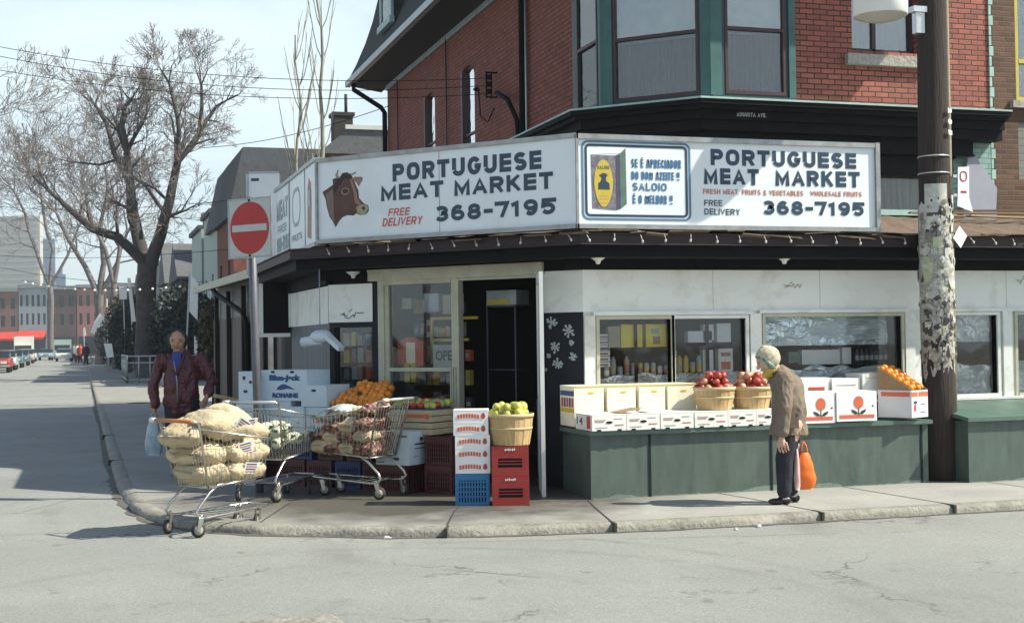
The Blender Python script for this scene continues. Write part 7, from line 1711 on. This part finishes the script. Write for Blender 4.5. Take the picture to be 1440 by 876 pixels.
def softmesh(q, name, mats, vox, it=6, disp=0.0, dsc=6, seed=0, stretch=(1,1,1)):
    """join overlapping lumps into one continuous skin, smooth it and wrinkle it"""
    me = q.mesh(name, mats); o = bpy.data.objects.new('tmp', me); COL.objects.link(o)
    m = o.modifiers.new('r', 'REMESH'); m.mode = 'VOXEL'; m.voxel_size = vox; m.use_smooth_shade = True
    m2 = o.modifiers.new('s', 'SMOOTH'); m2.factor = .5; m2.iterations = it
    dg = bpy.context.evaluated_depsgraph_get(); r = bpy.data.meshes.new_from_object(o.evaluated_get(dg)); bpy.data.objects.remove(o); r.name = name
    if disp:
        nr = [v.normal.copy() for v in r.vertices]
        for v, n_ in zip(r.vertices, nr):
            p = Vector((v.co.x*dsc*stretch[0]+seed, v.co.y*dsc*stretch[1], v.co.z*dsc*stretch[2]))
            v.co += n_*(noise.noise(p)*disp+abs(noise.noise(p*2.3))*disp*-.6)
    r.materials.clear()
    for x in (mats if isinstance(mats, list) else [mats]): r.materials.append(x)
    r.update(); return r
def put(me, name, parent=None, loc=None, rot=None, **tg):
    o = link(bpy.data.objects.new(name, me))
    if parent is not None: o.parent = parent; KIDS.setdefault(parent.name, []).append(o)
    if loc is not None: o.location = loc
    if rot is not None: o.rotation_euler = rot
    return tagit(o, **tg)
# sacks
mk('sack_cream', (.52,.43,.28), .75, .14, 5, dirt=(.40,.32,.20), dirt_amt=.5, bmp=.9, bscale=14, bdist=.03, rand=.12); mk('sack_label', (.62,.60,.56), .6, .08)
def sackmesh(L_, W_, H_, seed):
    q = MB(); nu, nv = 30, 22; vs = []; fs = []
    for i in range(nu+1):
        for j in range(nv):
            u = i/nu*2-1; t = 2*pi*j/nv
            prof = (1-abs(u)**5.0)**.5*.92+.08*(1-abs(u)**12)
            x = u*L_/2; c, s = cos(t), sin(t); pinch = 1-.16*math.exp(-((abs(u)-.9)/.12)**2)
            py_ = (1-abs(u)**9)**.5*.5+.5*(1+.10*abs(u)**6); pz_ = (1-u*u)**.5*.92+.08*(1-abs(u)**6)
            y = W_/2*(abs(c)**.62)*math.copysign(1, c)*py_*(1-.10*math.cos(u*3)); z = H_/2*(abs(s)**1.15)*math.copysign(1, s)*pz_*1.12
            p = Vector((x*5+seed*3.1, y*5, z*5)); f = 1+noise.noise(p)*.22; w = abs(noise.noise(Vector((x*22+seed, y*13, z*7))))*-.055
            y *= f; z *= f; z += w+noise.noise(Vector((x*3, y*3, seed)))*.02
            vs.append((x, y, z))
    for i in range(nu):
        for j in range(nv): fs.append((i*nv+j, i*nv+(j+1)%nv, (i+1)*nv+(j+1)%nv, (i+1)*nv+j))
    fs.append(tuple(range(nv-1,-1,-1))); fs.append(tuple(nu*nv+j for j in range(nv)))
    q.add(vs, fs, True)
    for e in (-1,1):   # gathered seam flap at each end
        q.add([(e*L_/2*.98,-W_*.30,-.015),(e*(L_/2+.03),-W_*.34,.0),(e*(L_/2+.035),W_*.34,.01),(e*L_/2*.98,W_*.30,.015)], [(0,1,2,3)], False)
    return q
c1.scale = (.93,.95,1); CM = xf(tuple(c1.location), radians(33)) @ Matrix.Diagonal((.93,.95,1,1))
def sack(label, x, y, z, L_, W_, H_, rot, seed, M=CM, mat_='sack_cream', mark=None, group='cream sacks in the shopping cart', markside=-1):
    p = M @ Vector((x, y, z)); t = sackmesh(L_*1.04, W_*1.0, H_*1.10, seed).build('produce_sack', MT[mat_])
    t.location = p; t.rotation_euler = (Euler(rot).to_matrix().to_4x4() @ Matrix.Identity(4)).to_euler(); t.rotation_euler.z += M.to_euler().z
    tagit(t, label, 'sack', group)
    if mark:
        q = MB(); q.box(-.085,-.006,-.05,.085,.0,.05); o = q.build('paper_label', MT['sack_label'], t); o.location = (mark[0], markside*W_*.49, mark[1]); o.rotation_euler = (.25, mark[2], 0)
        for k in range(4):
            q = MB(); q.box(-.07,-.008,.03-k*.022,.05+.01*(k % 2),-.0055,.042-k*.022); o2 = q.build('label_print', MT['print_blue'] if k % 2 == 0 else MT['faded_red'], o); KIDS.setdefault(o.name, [])
    return t
sack('cream sack at the bottom of the cart with a red and blue label', .60, -.02, .53, .44, .36, .17, (0,0,.1), 1, mark=(.02,.0,.1))
sack('cream sack at the bottom rear of the cart', .26, .02, .53, .36, .40, .17, (0,0,-.1), 2)
sack('cream sack in the middle layer with a white label, front half', .62, -.02, .69, .44, .40, .18, (0,.05,.0), 3, mark=(-.06,.02,-.2))
sack('cream sack in the middle layer, rear half', .25, .03, .69, .40, .46, .18, (0,0,.3), 4)
sack('cream sack lying along the rim towards the front of the cart', .66, .05, .83, .50, .40, .19, (0,.03,-.1), 5)
sack('long bulging cream sack draped over the cart handle side', .16, .10, .87, .58, .34, .19, (0,-.10,.55), 6)
sack('big cream sack on top with blue stamp, leaning right', .38, -.08, .93, .54, .32, .20, (.1,.10,.05), 7, mark=(.13,.0,.4))
sack('topmost cream sack at the front end with white label', .62, .05, .93, .40, .34, .20, (.2,.45,.10), 8, mark=(.05,.03,-.5))
# onion nets in the second cart
def onionmat():
    m, nt, b = newmat('onion_net'); L = nt.links; v = coords(nt)
    vo = nt.nodes.new('ShaderNodeTexVoronoi'); vo.inputs['Scale'].default_value = 19; L.new(v, vo.inputs['Vector'])
    c = mixc(nt, ramp(nt, vo.outputs['Color'], .2, .8), (.40,.13,.10), (.52,.40,.26)); c = mixc(nt, ramp(nt, vo.outputs['Distance'], .25, .65), c, (.10,.045,.04))
    L.new(c, b.inputs['Base Color']); b.inputs['Roughness'].default_value = .6
    inv = nt.nodes.new('ShaderNodeMath'); inv.operation = 'SUBTRACT'; inv.inputs[0].default_value = 1; L.new(vo.outputs['Distance'], inv.inputs[1]); bump(nt, b, inv.outputs[0], .9, .03); return m
MT['onion_net'] = onionmat()
CM2 = xf((2.92, 13.32, .12), radians(133)); gg = 'netted sacks in the second cart'
k = 0
for lx, tz in ((.24,.50),(.24,.62),(.24,.74),(.42,.50),(.42,.61),(.42,.72),(.60,.50),(.60,.60),(.60,.70),(.75,.52),(.75,.62)):
    for ly in (-.10,.11):
        k += 1; sack('netted sack of onions packed in the second cart', lx, ly, tz, .24, .19, .125, (0,random.uniform(-.1,.1),pi/2+random.uniform(-.2,.2)), k, CM2, 'onion_net' if k % 4 else 'sack_cream', None, gg)
mk('clear_bag', (.50,.52,.50), .25, .3, 9, rand=.1)
for i, (lx, ly, lz, m, l) in enumerate([(.70,.0,.80,'clear_bag','pale plastic bag on top at the front of the onion cart'),(.45,-.03,.84,'sack_cream','cream bag lying on top of the onion cart, middle'),(.22,.0,.88,'onion_net','netted onion bag lying on top near the cart handle'),(.55,.05,.86,'clear_bag','second pale plastic bag on top of the onion cart')]):
    sack(l, lx, ly, lz, .30, .26, .10, (.1,random.uniform(-.2,.2),.4*i), 30+i, CM2, m, None, 'bags on top of the onion cart')
# leafy produce in the third cart
mk('leafy', (.12,.19,.08), .6, .4, 14); mk('cauliflower', (.55,.56,.44), .7, .2, 14, bmp=.6, bscale=40)
CM3 = xf((1.60, 13.50, .12), radians(50))
random.seed(50)
for i in range(14):
    p = CM3 @ Vector((.2+.16*(i % 4)+random.uniform(-.03,.03), -.12+.12*((i//4) % 3), .55+.12*(i//8)+random.uniform(-.02,.04))); q = MB(); r = .075
    for k in range(9):
        a = random.uniform(0,6.28); e = random.uniform(.1,1.2); q.ball((r*.35*cos(a)*cos(e), r*.35*sin(a)*cos(e), r*.35*sin(e)), r*.7, 8, 5)
    q.mat(1)
    for k in range(6):
        a = k*1.05; q.add([(r*.6*cos(a-.4),r*.6*sin(a-.4),-r*.4),(r*.6*cos(a+.4),r*.6*sin(a+.4),-r*.4),(r*1.3*cos(a+.3),r*1.3*sin(a+.3),r*.5),(r*1.3*cos(a-.3),r*1.3*sin(a-.3),r*.6)], [(0,1,2,3)], False)
    o = q.build('cauliflower', [MT['cauliflower'], MT['leafy']]); o.location = p; tagit(o, 'cauliflower with green leaves in the third cart', 'vegetable', 'cauliflowers in the third cart')
pk = thing('timber_plank', 'orange brown plank lying slanted beside the man', 'plank', tuple(P(300,556,15.6)), .15)
b = MB(); b.T = xf((0,0,0),0,0,.22); b.box(0,-.06,-.02,.62,.0,.02); b.build('plank', MT['wood_raw'], pk)

# ------------------------------------------------------------------ people
mk('skin', (.42,.23,.155), .55, .12, 14); mk('skin_pale', (.55,.33,.24), .55, .1, 14); mk('hair_dark', (.03,.024,.022), .7, .3, 30, stretch=(3,3,1)); mk('eye', (.02,.015,.012), .3)
mk('jacket_maroon', (.085,.016,.022), .5, .25, 7); mk('shirt_blue', (.02,.045,.24), .7, .2, 10); mk('trousers_navy', (.012,.013,.022), .8, .3, 8); mk('shoe_grey', (.25,.25,.26), .6, .2); mk('shoe_black', (.012,.011,.012), .35, .2)
MT['tweed'] = plain('tweed', (.20,.155,.115), .9, .35, 70, dirt=(.10,.075,.06), dirt_amt=.6, dirt_scale=30)
mk('bag_grey', (.33,.42,.48), .3, .3, 10); mk('bag_orange', (.85,.17,.02), .35, .15, 8); mk('bag_pink', (.75,.50,.48), .4, .15, 8)
def hand(q, wrist, d, palm_n, thumb_side, L_=.17, curl=.5):
    """palm plus five separate bent fingers; d = direction of the fingers, palm_n = way the palm faces"""
    w = Vector(wrist); d = Vector(d).normalized(); n_ = Vector(palm_n); n_ = (n_-d*n_.dot(d)).normalized(); s = d.cross(n_)*thumb_side
    P1_ = w+d*L_*.50
    q.tube([w-d*.02, w+d*L_*.2, P1_], [.024,.028,.026], 8)
    for k, (off, fl) in enumerate(((-.040,.42),(-.014,.50),(.013,.47),(.039,.38))):
        a = w+d*L_*.30+s*off*.8; b0 = P1_+s*off; l = L_*fl
        c_ = b0+(d*cos(curl*.6)+n_*sin(curl*.6))*l*.45; e_ = c_+(d*cos(curl*1.5)+n_*sin(curl*1.5))*l*.33; f_ = e_+(d*cos(curl*2.2)+n_*sin(curl*2.2))*l*.22
        q.tube([a, b0, c_, e_, f_], [.012,.0098,.0092,.0085,.0072], 7)
    q.tube([w+d*L_*.12+s*(-.018), w+d*L_*.32-s*.045+n_*.01, w+d*L_*.50-s*.052+n_*.025, w+d*L_*.60-s*.045+n_*.035], [.016,.0135,.012,.009], 7)
def limb(q, pts, rs, n=12): q.tube(pts, rs, n); [q.ball(p, r*.98, 10, 6) for p, r in zip(pts, rs)]
def head(q, c, r, face, up=(0,0,1)):
    """skull, jaw, brow, nose, ears about centre c looking along face"""
    c = Vector(c); f = Vector(face).normalized(); u = Vector(up).normalized(); u = (u-f*u.dot(f)).normalized(); s = f.cross(u)
    R_ = Matrix((s, f, u)).transposed()
    q.ball(c+u*r*.16, r, 14, 10, (.88,1.0,.98), R_); q.ball(c-u*r*.45+f*r*.22, r*.74, 12, 8, (.92,.80,.86), R_)
    q.ball(c-u*r*.92+f*r*.48, r*.27, 8, 6, (1.2,.8,.8), R_)                     # chin
    q.ball(c+u*r*.17+f*r*.80, r*.22, 8, 6, (2.3,.7,.5), R_)                     # brow
    q.tube([c+u*r*.10+f*r*.86, c-u*r*.12+f*r*1.08, c-u*r*.26+f*r*1.12, c-u*r*.30+f*r*.92], [r*.09,r*.12,r*.17,r*.12], 8)
    for e in (-1,1):
        q.ball(c+s*e*r*.36-u*r*.28+f*r*.62, r*.28, 8, 6)                       # cheek
        q.ball(c+s*e*r*.82-u*r*.02-f*r*.02, r*.24, 8, 6, (.32,.65,1.1), R_)     # ear
    q.ball(c-u*r*.55+f*r*.84, r*.20, 8, 6, (1.5,.5,.5), R_)
    return c, f, u, s, R_
def facebits(parent, H, r, lip=(.30,.10,.085)):
    c, f, u, s, R_ = H
    for e in (-1,1):
        q = MB(); q.ball(c+s*e*r*.34+u*r*.02+f*r*.83, r*.115, 8, 6, (1.35,.5,.62), R_); q.build('eye', MT['eye'], parent)
        q = MB(); q.tube([c+s*e*r*.16+u*r*.20+f*r*.93, c+s*e*r*.36+u*r*.26+f*r*.88, c+s*e*r*.56+u*r*.17+f*r*.74], [r*.04,r*.055,r*.03], 6); q.build('eyebrow', MT['hair_dark'], parent)
    q = MB(); q.tube([c-s*r*.26-u*r*.56+f*r*.90, c-u*r*.545+f*r*.97, c+s*r*.26-u*r*.56+f*r*.90], [r*.02,r*.055,r*.02], 6); q.build('mouth', plain('lips', lip, .5, .1), parent)
# the man
mx = P(257, 668, 16.2)
man = thing('person', 'balding man in maroon jacket and blue shirt carrying a grey plastic bag on the pavement', 'person', (mx.x, mx.y, .12), FACE)
q = MB(); hc_ = (-.035,-.04,1.575)
H = head(q, hc_, .112, (.10,-1,-.10))
q.tube([(-.03,.0,1.34),(-.035,-.01,1.50)], [.07,.062], 12)
limb(q, [(0,.01,.84),(0,.0,1.0),(0,.0,1.15),(-.01,.01,1.30)], [.115,.115,.115,.10]); limb(q, [(-.20,.03,1.35),(.18,.03,1.35)], [.05,.05])
AL = [(-.23,.02,1.36),(-.34,.0,1.09),(-.31,-.07,.84)]; AR = [(.22,.02,1.36),(.35,.0,1.10),(.32,-.12,.93)]
limb(q, AL, [.045,.042,.030]); limb(q, AR, [.045,.042,.030])
limb(q, [(-.09,0,.86),(-.10,-.06,.46),(-.07,-.02,.08)], [.085,.06,.045]); limb(q, [(.09,0,.86),(.11,.05,.46),(.13,.12,.10)], [.085,.06,.045])
hand(q, (-.31,-.07,.84), (-.02,-.10,-1), (.6,.2,0), 1, .17, .75); hand(q, (.32,-.12,.93), (-.15,-.55,-.75), (-.7,.1,-.2), -1, .17, .7)
put(softmesh(q, 'body', MT['skin'], .0050, 2), 'body', man); facebits(man, H, .112)
q = MB(); c, f, u, s, R_ = H; q.ball(c+u*.012-f*.020, .128, 14, 10, (.92,.96,.97), R_)
for e in (-1,1): q.tube([c+s*e*.100+u*.02+f*.01, c+s*e*.098-u*.015+f*.02], [.02,.014], 6)
me = softmesh(q, 'hair', MT['hair_dark'], .005, 1, .006, 60, 2)
bmh = bmesh.new(); bmh.from_mesh(me); 
dl = [v for v in bmh.verts if ((v.co-c).dot(f) > (.05 if (v.co-c).dot(u) < .05 else .075)) or (v.co-c).dot(u) < -.075]
bmesh.ops.delete(bmh, geom=dl, context='VERTS'); bmh.to_mesh(me); bmh.free(); put(me, 'hair', man)
q = MB()
limb(q, [(-.01,.01,.84),(-.01,.0,.90),(-.01,-.01,1.02),(-.01,-.0,1.16),(-.01,.01,1.30)], [.215,.225,.215,.205,.175]); limb(q, [(-.21,.02,1.33),(.19,.02,1.33)], [.080,.080]); 
limb(q, AL, [.080,.070,.056]); limb(q, [AR[0], AR[1], (.325,-.09,.96)], [.080,.070,.056]); q.tube([(-.02,.03,1.36),(-.03,.02,1.46)], [.12,.095], 12)
q.v = [(x, y*(.78 if abs(x) < .26 else 1), z) for x, y, z in q.v]
me = softmesh(q, 'jacket', MT['jacket_maroon'], .008, 3, .032, 12, 3, (1,1,.6)); put(me, 'jacket', man)
q = MB(); q.tube([(-.12,-.115,1.43),(-.02,-.19,1.18)], [.022,.018], 6); q.tube([(.06,-.115,1.43),(-.015,-.19,1.18)], [.022,.018], 6); q.build('collar', MT['jacket_maroon'], man)
q = MB(); q.add([(-.085,-.130,1.44),(.025,-.130,1.44),(.03,-.170,1.33),(-.01,-.192,1.10),(-.03,-.192,1.10),(-.075,-.170,1.33)], [(0,5,4,3,2,1)], False); q.add([(-.085,-.10,1.44),(.025,-.10,1.44),(.03,-.13,1.33),(-.075,-.13,1.33),(-.085,-.130,1.44),(.025,-.130,1.44)], [(0,1,5,4)], False); q.ball((-.03,-.08,1.41), .075, 10, 6, (1,.8,.6)); q.build('shirt', MT['shirt_blue'], man)
q = MB(); q.tube([(-.05,-.178,1.35),(-.01,-.198,1.12),(-.005,-.20,.86)], .006, 5); q.build('zip', MT['galv'], man)
q = MB(); q.tube([(-.01,.01,.80),(-.01,.01,.845)], [.19,.20], 18); q.v = [(x, y*.82, z) for x, y, z in q.v]; q.build('waistband', MT['jacket_maroon'], man)
q = MB(); limb(q, [(-.09,0,.86),(-.10,-.05,.46),(-.07,-.02,.10)], [.125,.088,.078]); limb(q, [(.09,0,.86),(.11,.05,.46),(.13,.10,.11)], [.125,.088,.078]); limb(q, [(-.05,.01,.84),(.05,.01,.84)], [.15,.15])
put(softmesh(q, 'trousers', MT['trousers_navy'], .010, 4, .016, 8, 9, (1,1,.5)), 'trousers', man)
for (x, y) in ((-.07,-.06),(.14,.06)):
    q = MB(); q.ball((x,y-.05,.04), .05, 12, 8, (.95,1.7,.8)); q.ball((x,y+.05,.05), .045, 10, 6, (1,1.2,1)); me = softmesh(q, 'shoe', MT['shoe_grey'], .008, 2); put(me, 'shoe', man)
def carrier(label, loc, rz, w, h, m, seed, handles, th=.10, mat2=None):
    t = thing('plastic_bag', label, 'bag', loc, rz)
    q = MB(); nu, nv = 18, 16; vs = []; fs = []
    for i in range(nu+1):
        v = i/nu; wd = w*(.35+.65*min(1, v*1.7)**.8)*(1-.30*max(0,(v-.8)/.2)**2); dp = th*(.25+.75*sin(pi*min(1, v*.95+.02))**.7)
        for j in range(nv):
            a = 2*pi*j/nv; f = 1+noise.noise(Vector((cos(a)*2, sin(a)*2, v*5+seed)))*.22
            vs.append((wd/2*cos(a)*f, dp/2*sin(a)*f, -h*v+noise.noise(Vector((cos(a)*3, v*6, seed)))*.01))
    for i in range(nu):
        for j in range(nv): fs.append((i*nv+j, (i+1)*nv+j, (i+1)*nv+(j+1)%nv, i*nv+(j+1)%nv))
    fs.append(tuple(nu*nv+j for j in range(nv))); q.add(vs, fs, True); q.build('sack', m, t)
    for sx in (-1,1):
        q = MB(); q.tube([(sx*w*.14,0,-.01),(sx*.02,0,handles*.6),(0,0,handles)], [.012,.008,.006], 6); q.build('handle', m, t)
    return t
hp = Matrix.Translation(man.location) @ Matrix.Rotation(FACE, 4, 'Z') @ Vector((-.315,-.095,.70))
carrier('thin grey plastic carrier bag hanging from the right hand of the man in maroon', tuple(hp), FACE, .20, .46, MT['bag_grey'], 3, .05)
# the woman
wx_ = P(1103, 706, 12.66)
wom = thing('person', 'bent elderly woman in brown tweed jacket and headscarf leaning at the produce counter', 'person', (wx_.x, wx_.y, .12), FACE)
q = MB(); hc_ = (-.135,-.02,1.305); H2 = head(q, hc_, .098, (-1,.12,-.42), (-.35,0,1))
q.tube([(-.03,0,1.19),(-.10,-.01,1.28)], [.055,.052], 10)
limb(q, [(.09,0,.74),(.10,0,.90),(.05,0,1.06),(-.02,0,1.17)], [.10,.09,.09,.075]); limb(q, [(.01,-.13,1.13),(.01,.13,1.13)], [.045,.045])
WL = [(.0,-.16,1.14),(-.035,-.235,.88),(-.055,-.21,.62)]; WR = [(.02,.16,1.14),(.13,.22,.90),(.105,.10,.62)]
limb(q, WL, [.042,.036,.026]); limb(q, WR, [.042,.036,.026])
limb(q, [(.09,-.08,.72),(-.01,-.085,.40),(-.015,-.08,.09)], [.08,.052,.038]); limb(q, [(.10,.08,.72),(.09,.08,.40),(.09,.08,.10)], [.08,.052,.038])
hand(q, (-.055,-.21,.62), (.12,-.10,-1), (.4,.9,0), 1, .155, .45); hand(q, (.105,.10,.62), (.1,-.1,-1), (-.9,.1,0), -1, .15, .9)
put(softmesh(q, 'body', MT['skin_pale'], .0050, 2), 'body', wom); facebits(wom, H2, .098)
q = MB()
limb(q, [(.045,0,.70),(.055,0,.80),(.06,0,.93),(.045,0,1.05),(.0,0,1.15)], [.165,.158,.155,.155,.125]); limb(q, [(.0,-.14,1.14),(.0,.14,1.14)], [.085,.085]); limb(q, [WL[0], WL[1], (-.05,-.215,.66)], [.080,.070,.056]); limb(q, [WR[0], WR[1], (.11,.12,.67)], [.078,.070,.055])
q.tube([(-.01,0,1.18),(-.05,0,1.235)], [.10,.075], 12)
q.tube([(.05,0,.625),(.05,0,.72)], [.178,.172], 20)
q.v = [(x, y*(.95 if abs(y) < .16 else 1), z) for x, y, z in q.v]
put(softmesh(q, 'jacket', MT['tweed'], .008, 4, .022, 9, 5, (1,1,.55)), 'jacket', wom)
q = MB(); q.box(.0,-.178,.70,.11,-.168,.715); q.box(.0,-.176,.715,.11,-.166,.80); q.build('pocket', MT['tweed'], wom)
q = MB(); limb(q, [(.055,-.065,.70),(-.015,-.085,.40),(-.02,-.085,.11)], [.095,.080,.072]); limb(q, [(.075,.065,.70),(.085,.085,.40),(.085,.085,.12)], [.095,.080,.070]); limb(q, [(.06,-.04,.71),(.06,.04,.71)], [.115,.115])
put(softmesh(q, 'trousers', MT['trousers_navy'], .009, 4, .012, 8, 2, (1,1,.4)), 'trousers', wom)
for (x, y) in ((-.03,-.09),(.09,.10)):
    q = MB(); q.ball((x-.06,y,.03), .042, 12, 8, (1.9,.9,.75)); q.ball((x+.03,y,.038), .040, 10, 6, (1.2,.9,1)); me = softmesh(q, 'shoe', MT['shoe_black'], .007, 2); put(me, 'shoe', wom)
    q = MB(); q.tube([(x+.02,y,.05),(x+.02,y,.115)], [.036,.038], 10); q.build('sock', MT['sack_label'], wom)
c, f, u, s, R_ = H2
mk('hat_cream', (.52,.46,.33), .9, .3, 26, bmp=.5, bscale=80); mk('scarf_green', (.16,.26,.20), .8, .5, 18, dirt=(.5,.45,.3), dirt_amt=.7, dirt_scale=16); mk('scarf_yellow', (.62,.40,.07), .8, .3, 16)
q = MB(); q.ball(c+u*.030-f*.015, .116, 14, 10, (.92,1.05,.98), R_); me = softmesh(q, 'headscarf', MT['hat_cream'], .007, 2, .006, 9, 4)
bmh = bmesh.new(); bmh.from_mesh(me); dl = [v for v in bmh.verts if (v.co-c).dot(f) > .055 and (v.co-c).dot(u) < .075 or (v.co-c).dot(u) < -.06]
bmesh.ops.delete(bmh, geom=dl, context='VERTS'); bmh.to_mesh(me); bmh.free(); put(me, 'headscarf', wom)
q = MB(); q.ball(c+u*.12-f*.02, .045, 10, 8, (1,1,.8), R_); put(softmesh(q, 'scarf_crown', MT['hat_cream'], .007, 1, .01, 22, 3), 'scarf_crown', wom)
q = MB(); q.tube([c+u*.075+f*.07, c-s*.085+u*.03+f*.02, c-s*.09-u*.04-f*.01, c-u*.10-f*.03-s*.05], [.02,.026,.026,.02], 8); q.build('patterned_band', MT['scarf_green'], wom)
q = MB(); q.tube([c-u*.085-s*.075-f*.03, c-u*.10-s*.05+f*.05, c-u*.105+f*.085], [.028,.03,.024], 8); q.ball(c-u*.115+f*.05-s*.02, .045, 8, 6, (1,1.2,.8)); me = softmesh(q, 'neck_scarf', MT['scarf_yellow'], .007, 2, .012, 20, 6); put(me, 'neck_scarf', wom)
hp = Matrix.Translation(wom.location) @ Matrix.Rotation(FACE, 4, 'Z') @ Vector((.20,.06,.46))
hb = carrier('bright orange plastic shopping bag hanging behind the woman at the counter', tuple(hp), FACE, .21, .34, MT['bag_orange'], 8, .10, .13)
hp = Matrix.Translation(wom.location) @ Matrix.Rotation(FACE, 4, 'Z') @ Vector((.125,.02,.50))
carrier('narrow pinkish white bag between the woman and her orange bag', tuple(hp), FACE, .06, .38, MT['bag_pink'], 11, .06, .07)
# distant walkers
def walker(label, px, d, top, legs, skin='skin', seed=0):
    v = P(px, 505, d); t = thing('person', label, 'person', (v.x, v.y, .12), FACE, 'distant people on the side street pavement'); q = MB()
    limb(q, [(0,0,.9),(0,0,1.15),(0,0,1.38)], [.15,.15,.16], 8); q.ball((0,0,1.62), .11, 8, 6); q.tube([(0,0,1.4),(0,0,1.55)], [.07,.06], 8)
    for e in (-1,1): limb(q, [(e*.2,0,1.38),(e*.27,.03*e,1.1),(e*.26,-.08*e,.85)], [.06,.05,.04], 8); limb(q, [(e*.09,0,.9),(e*.11,-.10*e,.48),(e*.11,.10*e,.05)], [.10,.07,.05], 8)
    put(softmesh(q, 'body', MT[skin], .02, 2), 'body', t)
    q = MB(); limb(q, [(0,0,.85),(0,0,1.15),(0,0,1.38)], [.19,.19,.19], 8)
    for e in (-1,1): limb(q, [(e*.2,0,1.38),(e*.27,.03*e,1.1),(e*.265,-.06*e,.9)], [.085,.07,.06], 8)
    put(softmesh(q, 'coat', MT[top], .022, 2), 'coat', t)
    q = MB()
    for e in (-1,1): limb(q, [(e*.09,0,.88),(e*.11,-.10*e,.48),(e*.11,.08*e,.1)], [.13,.09,.08], 8)
    put(softmesh(q, 'trousers', MT[legs], .022, 2), 'trousers', t)
    q = MB(); q.ball((0,.02,1.66), .115, 8, 6); q.build('hair', MT['hair_dark'], t)
walker('distant walker in a white top by the far cars', 109, 128, 'banner_white', 'jacket_maroon'); walker('distant walker in a pale top, leftmost on the pavement', 104, 140, 'house_grey', 'trousers_navy'); walker('distant walker in dark clothes in the middle of the pavement', 121, 112, 'trousers_navy', 'trousers_navy'); walker('distant walker in a red top near the white one', 113, 122, 'print_red', 'trousers_navy')
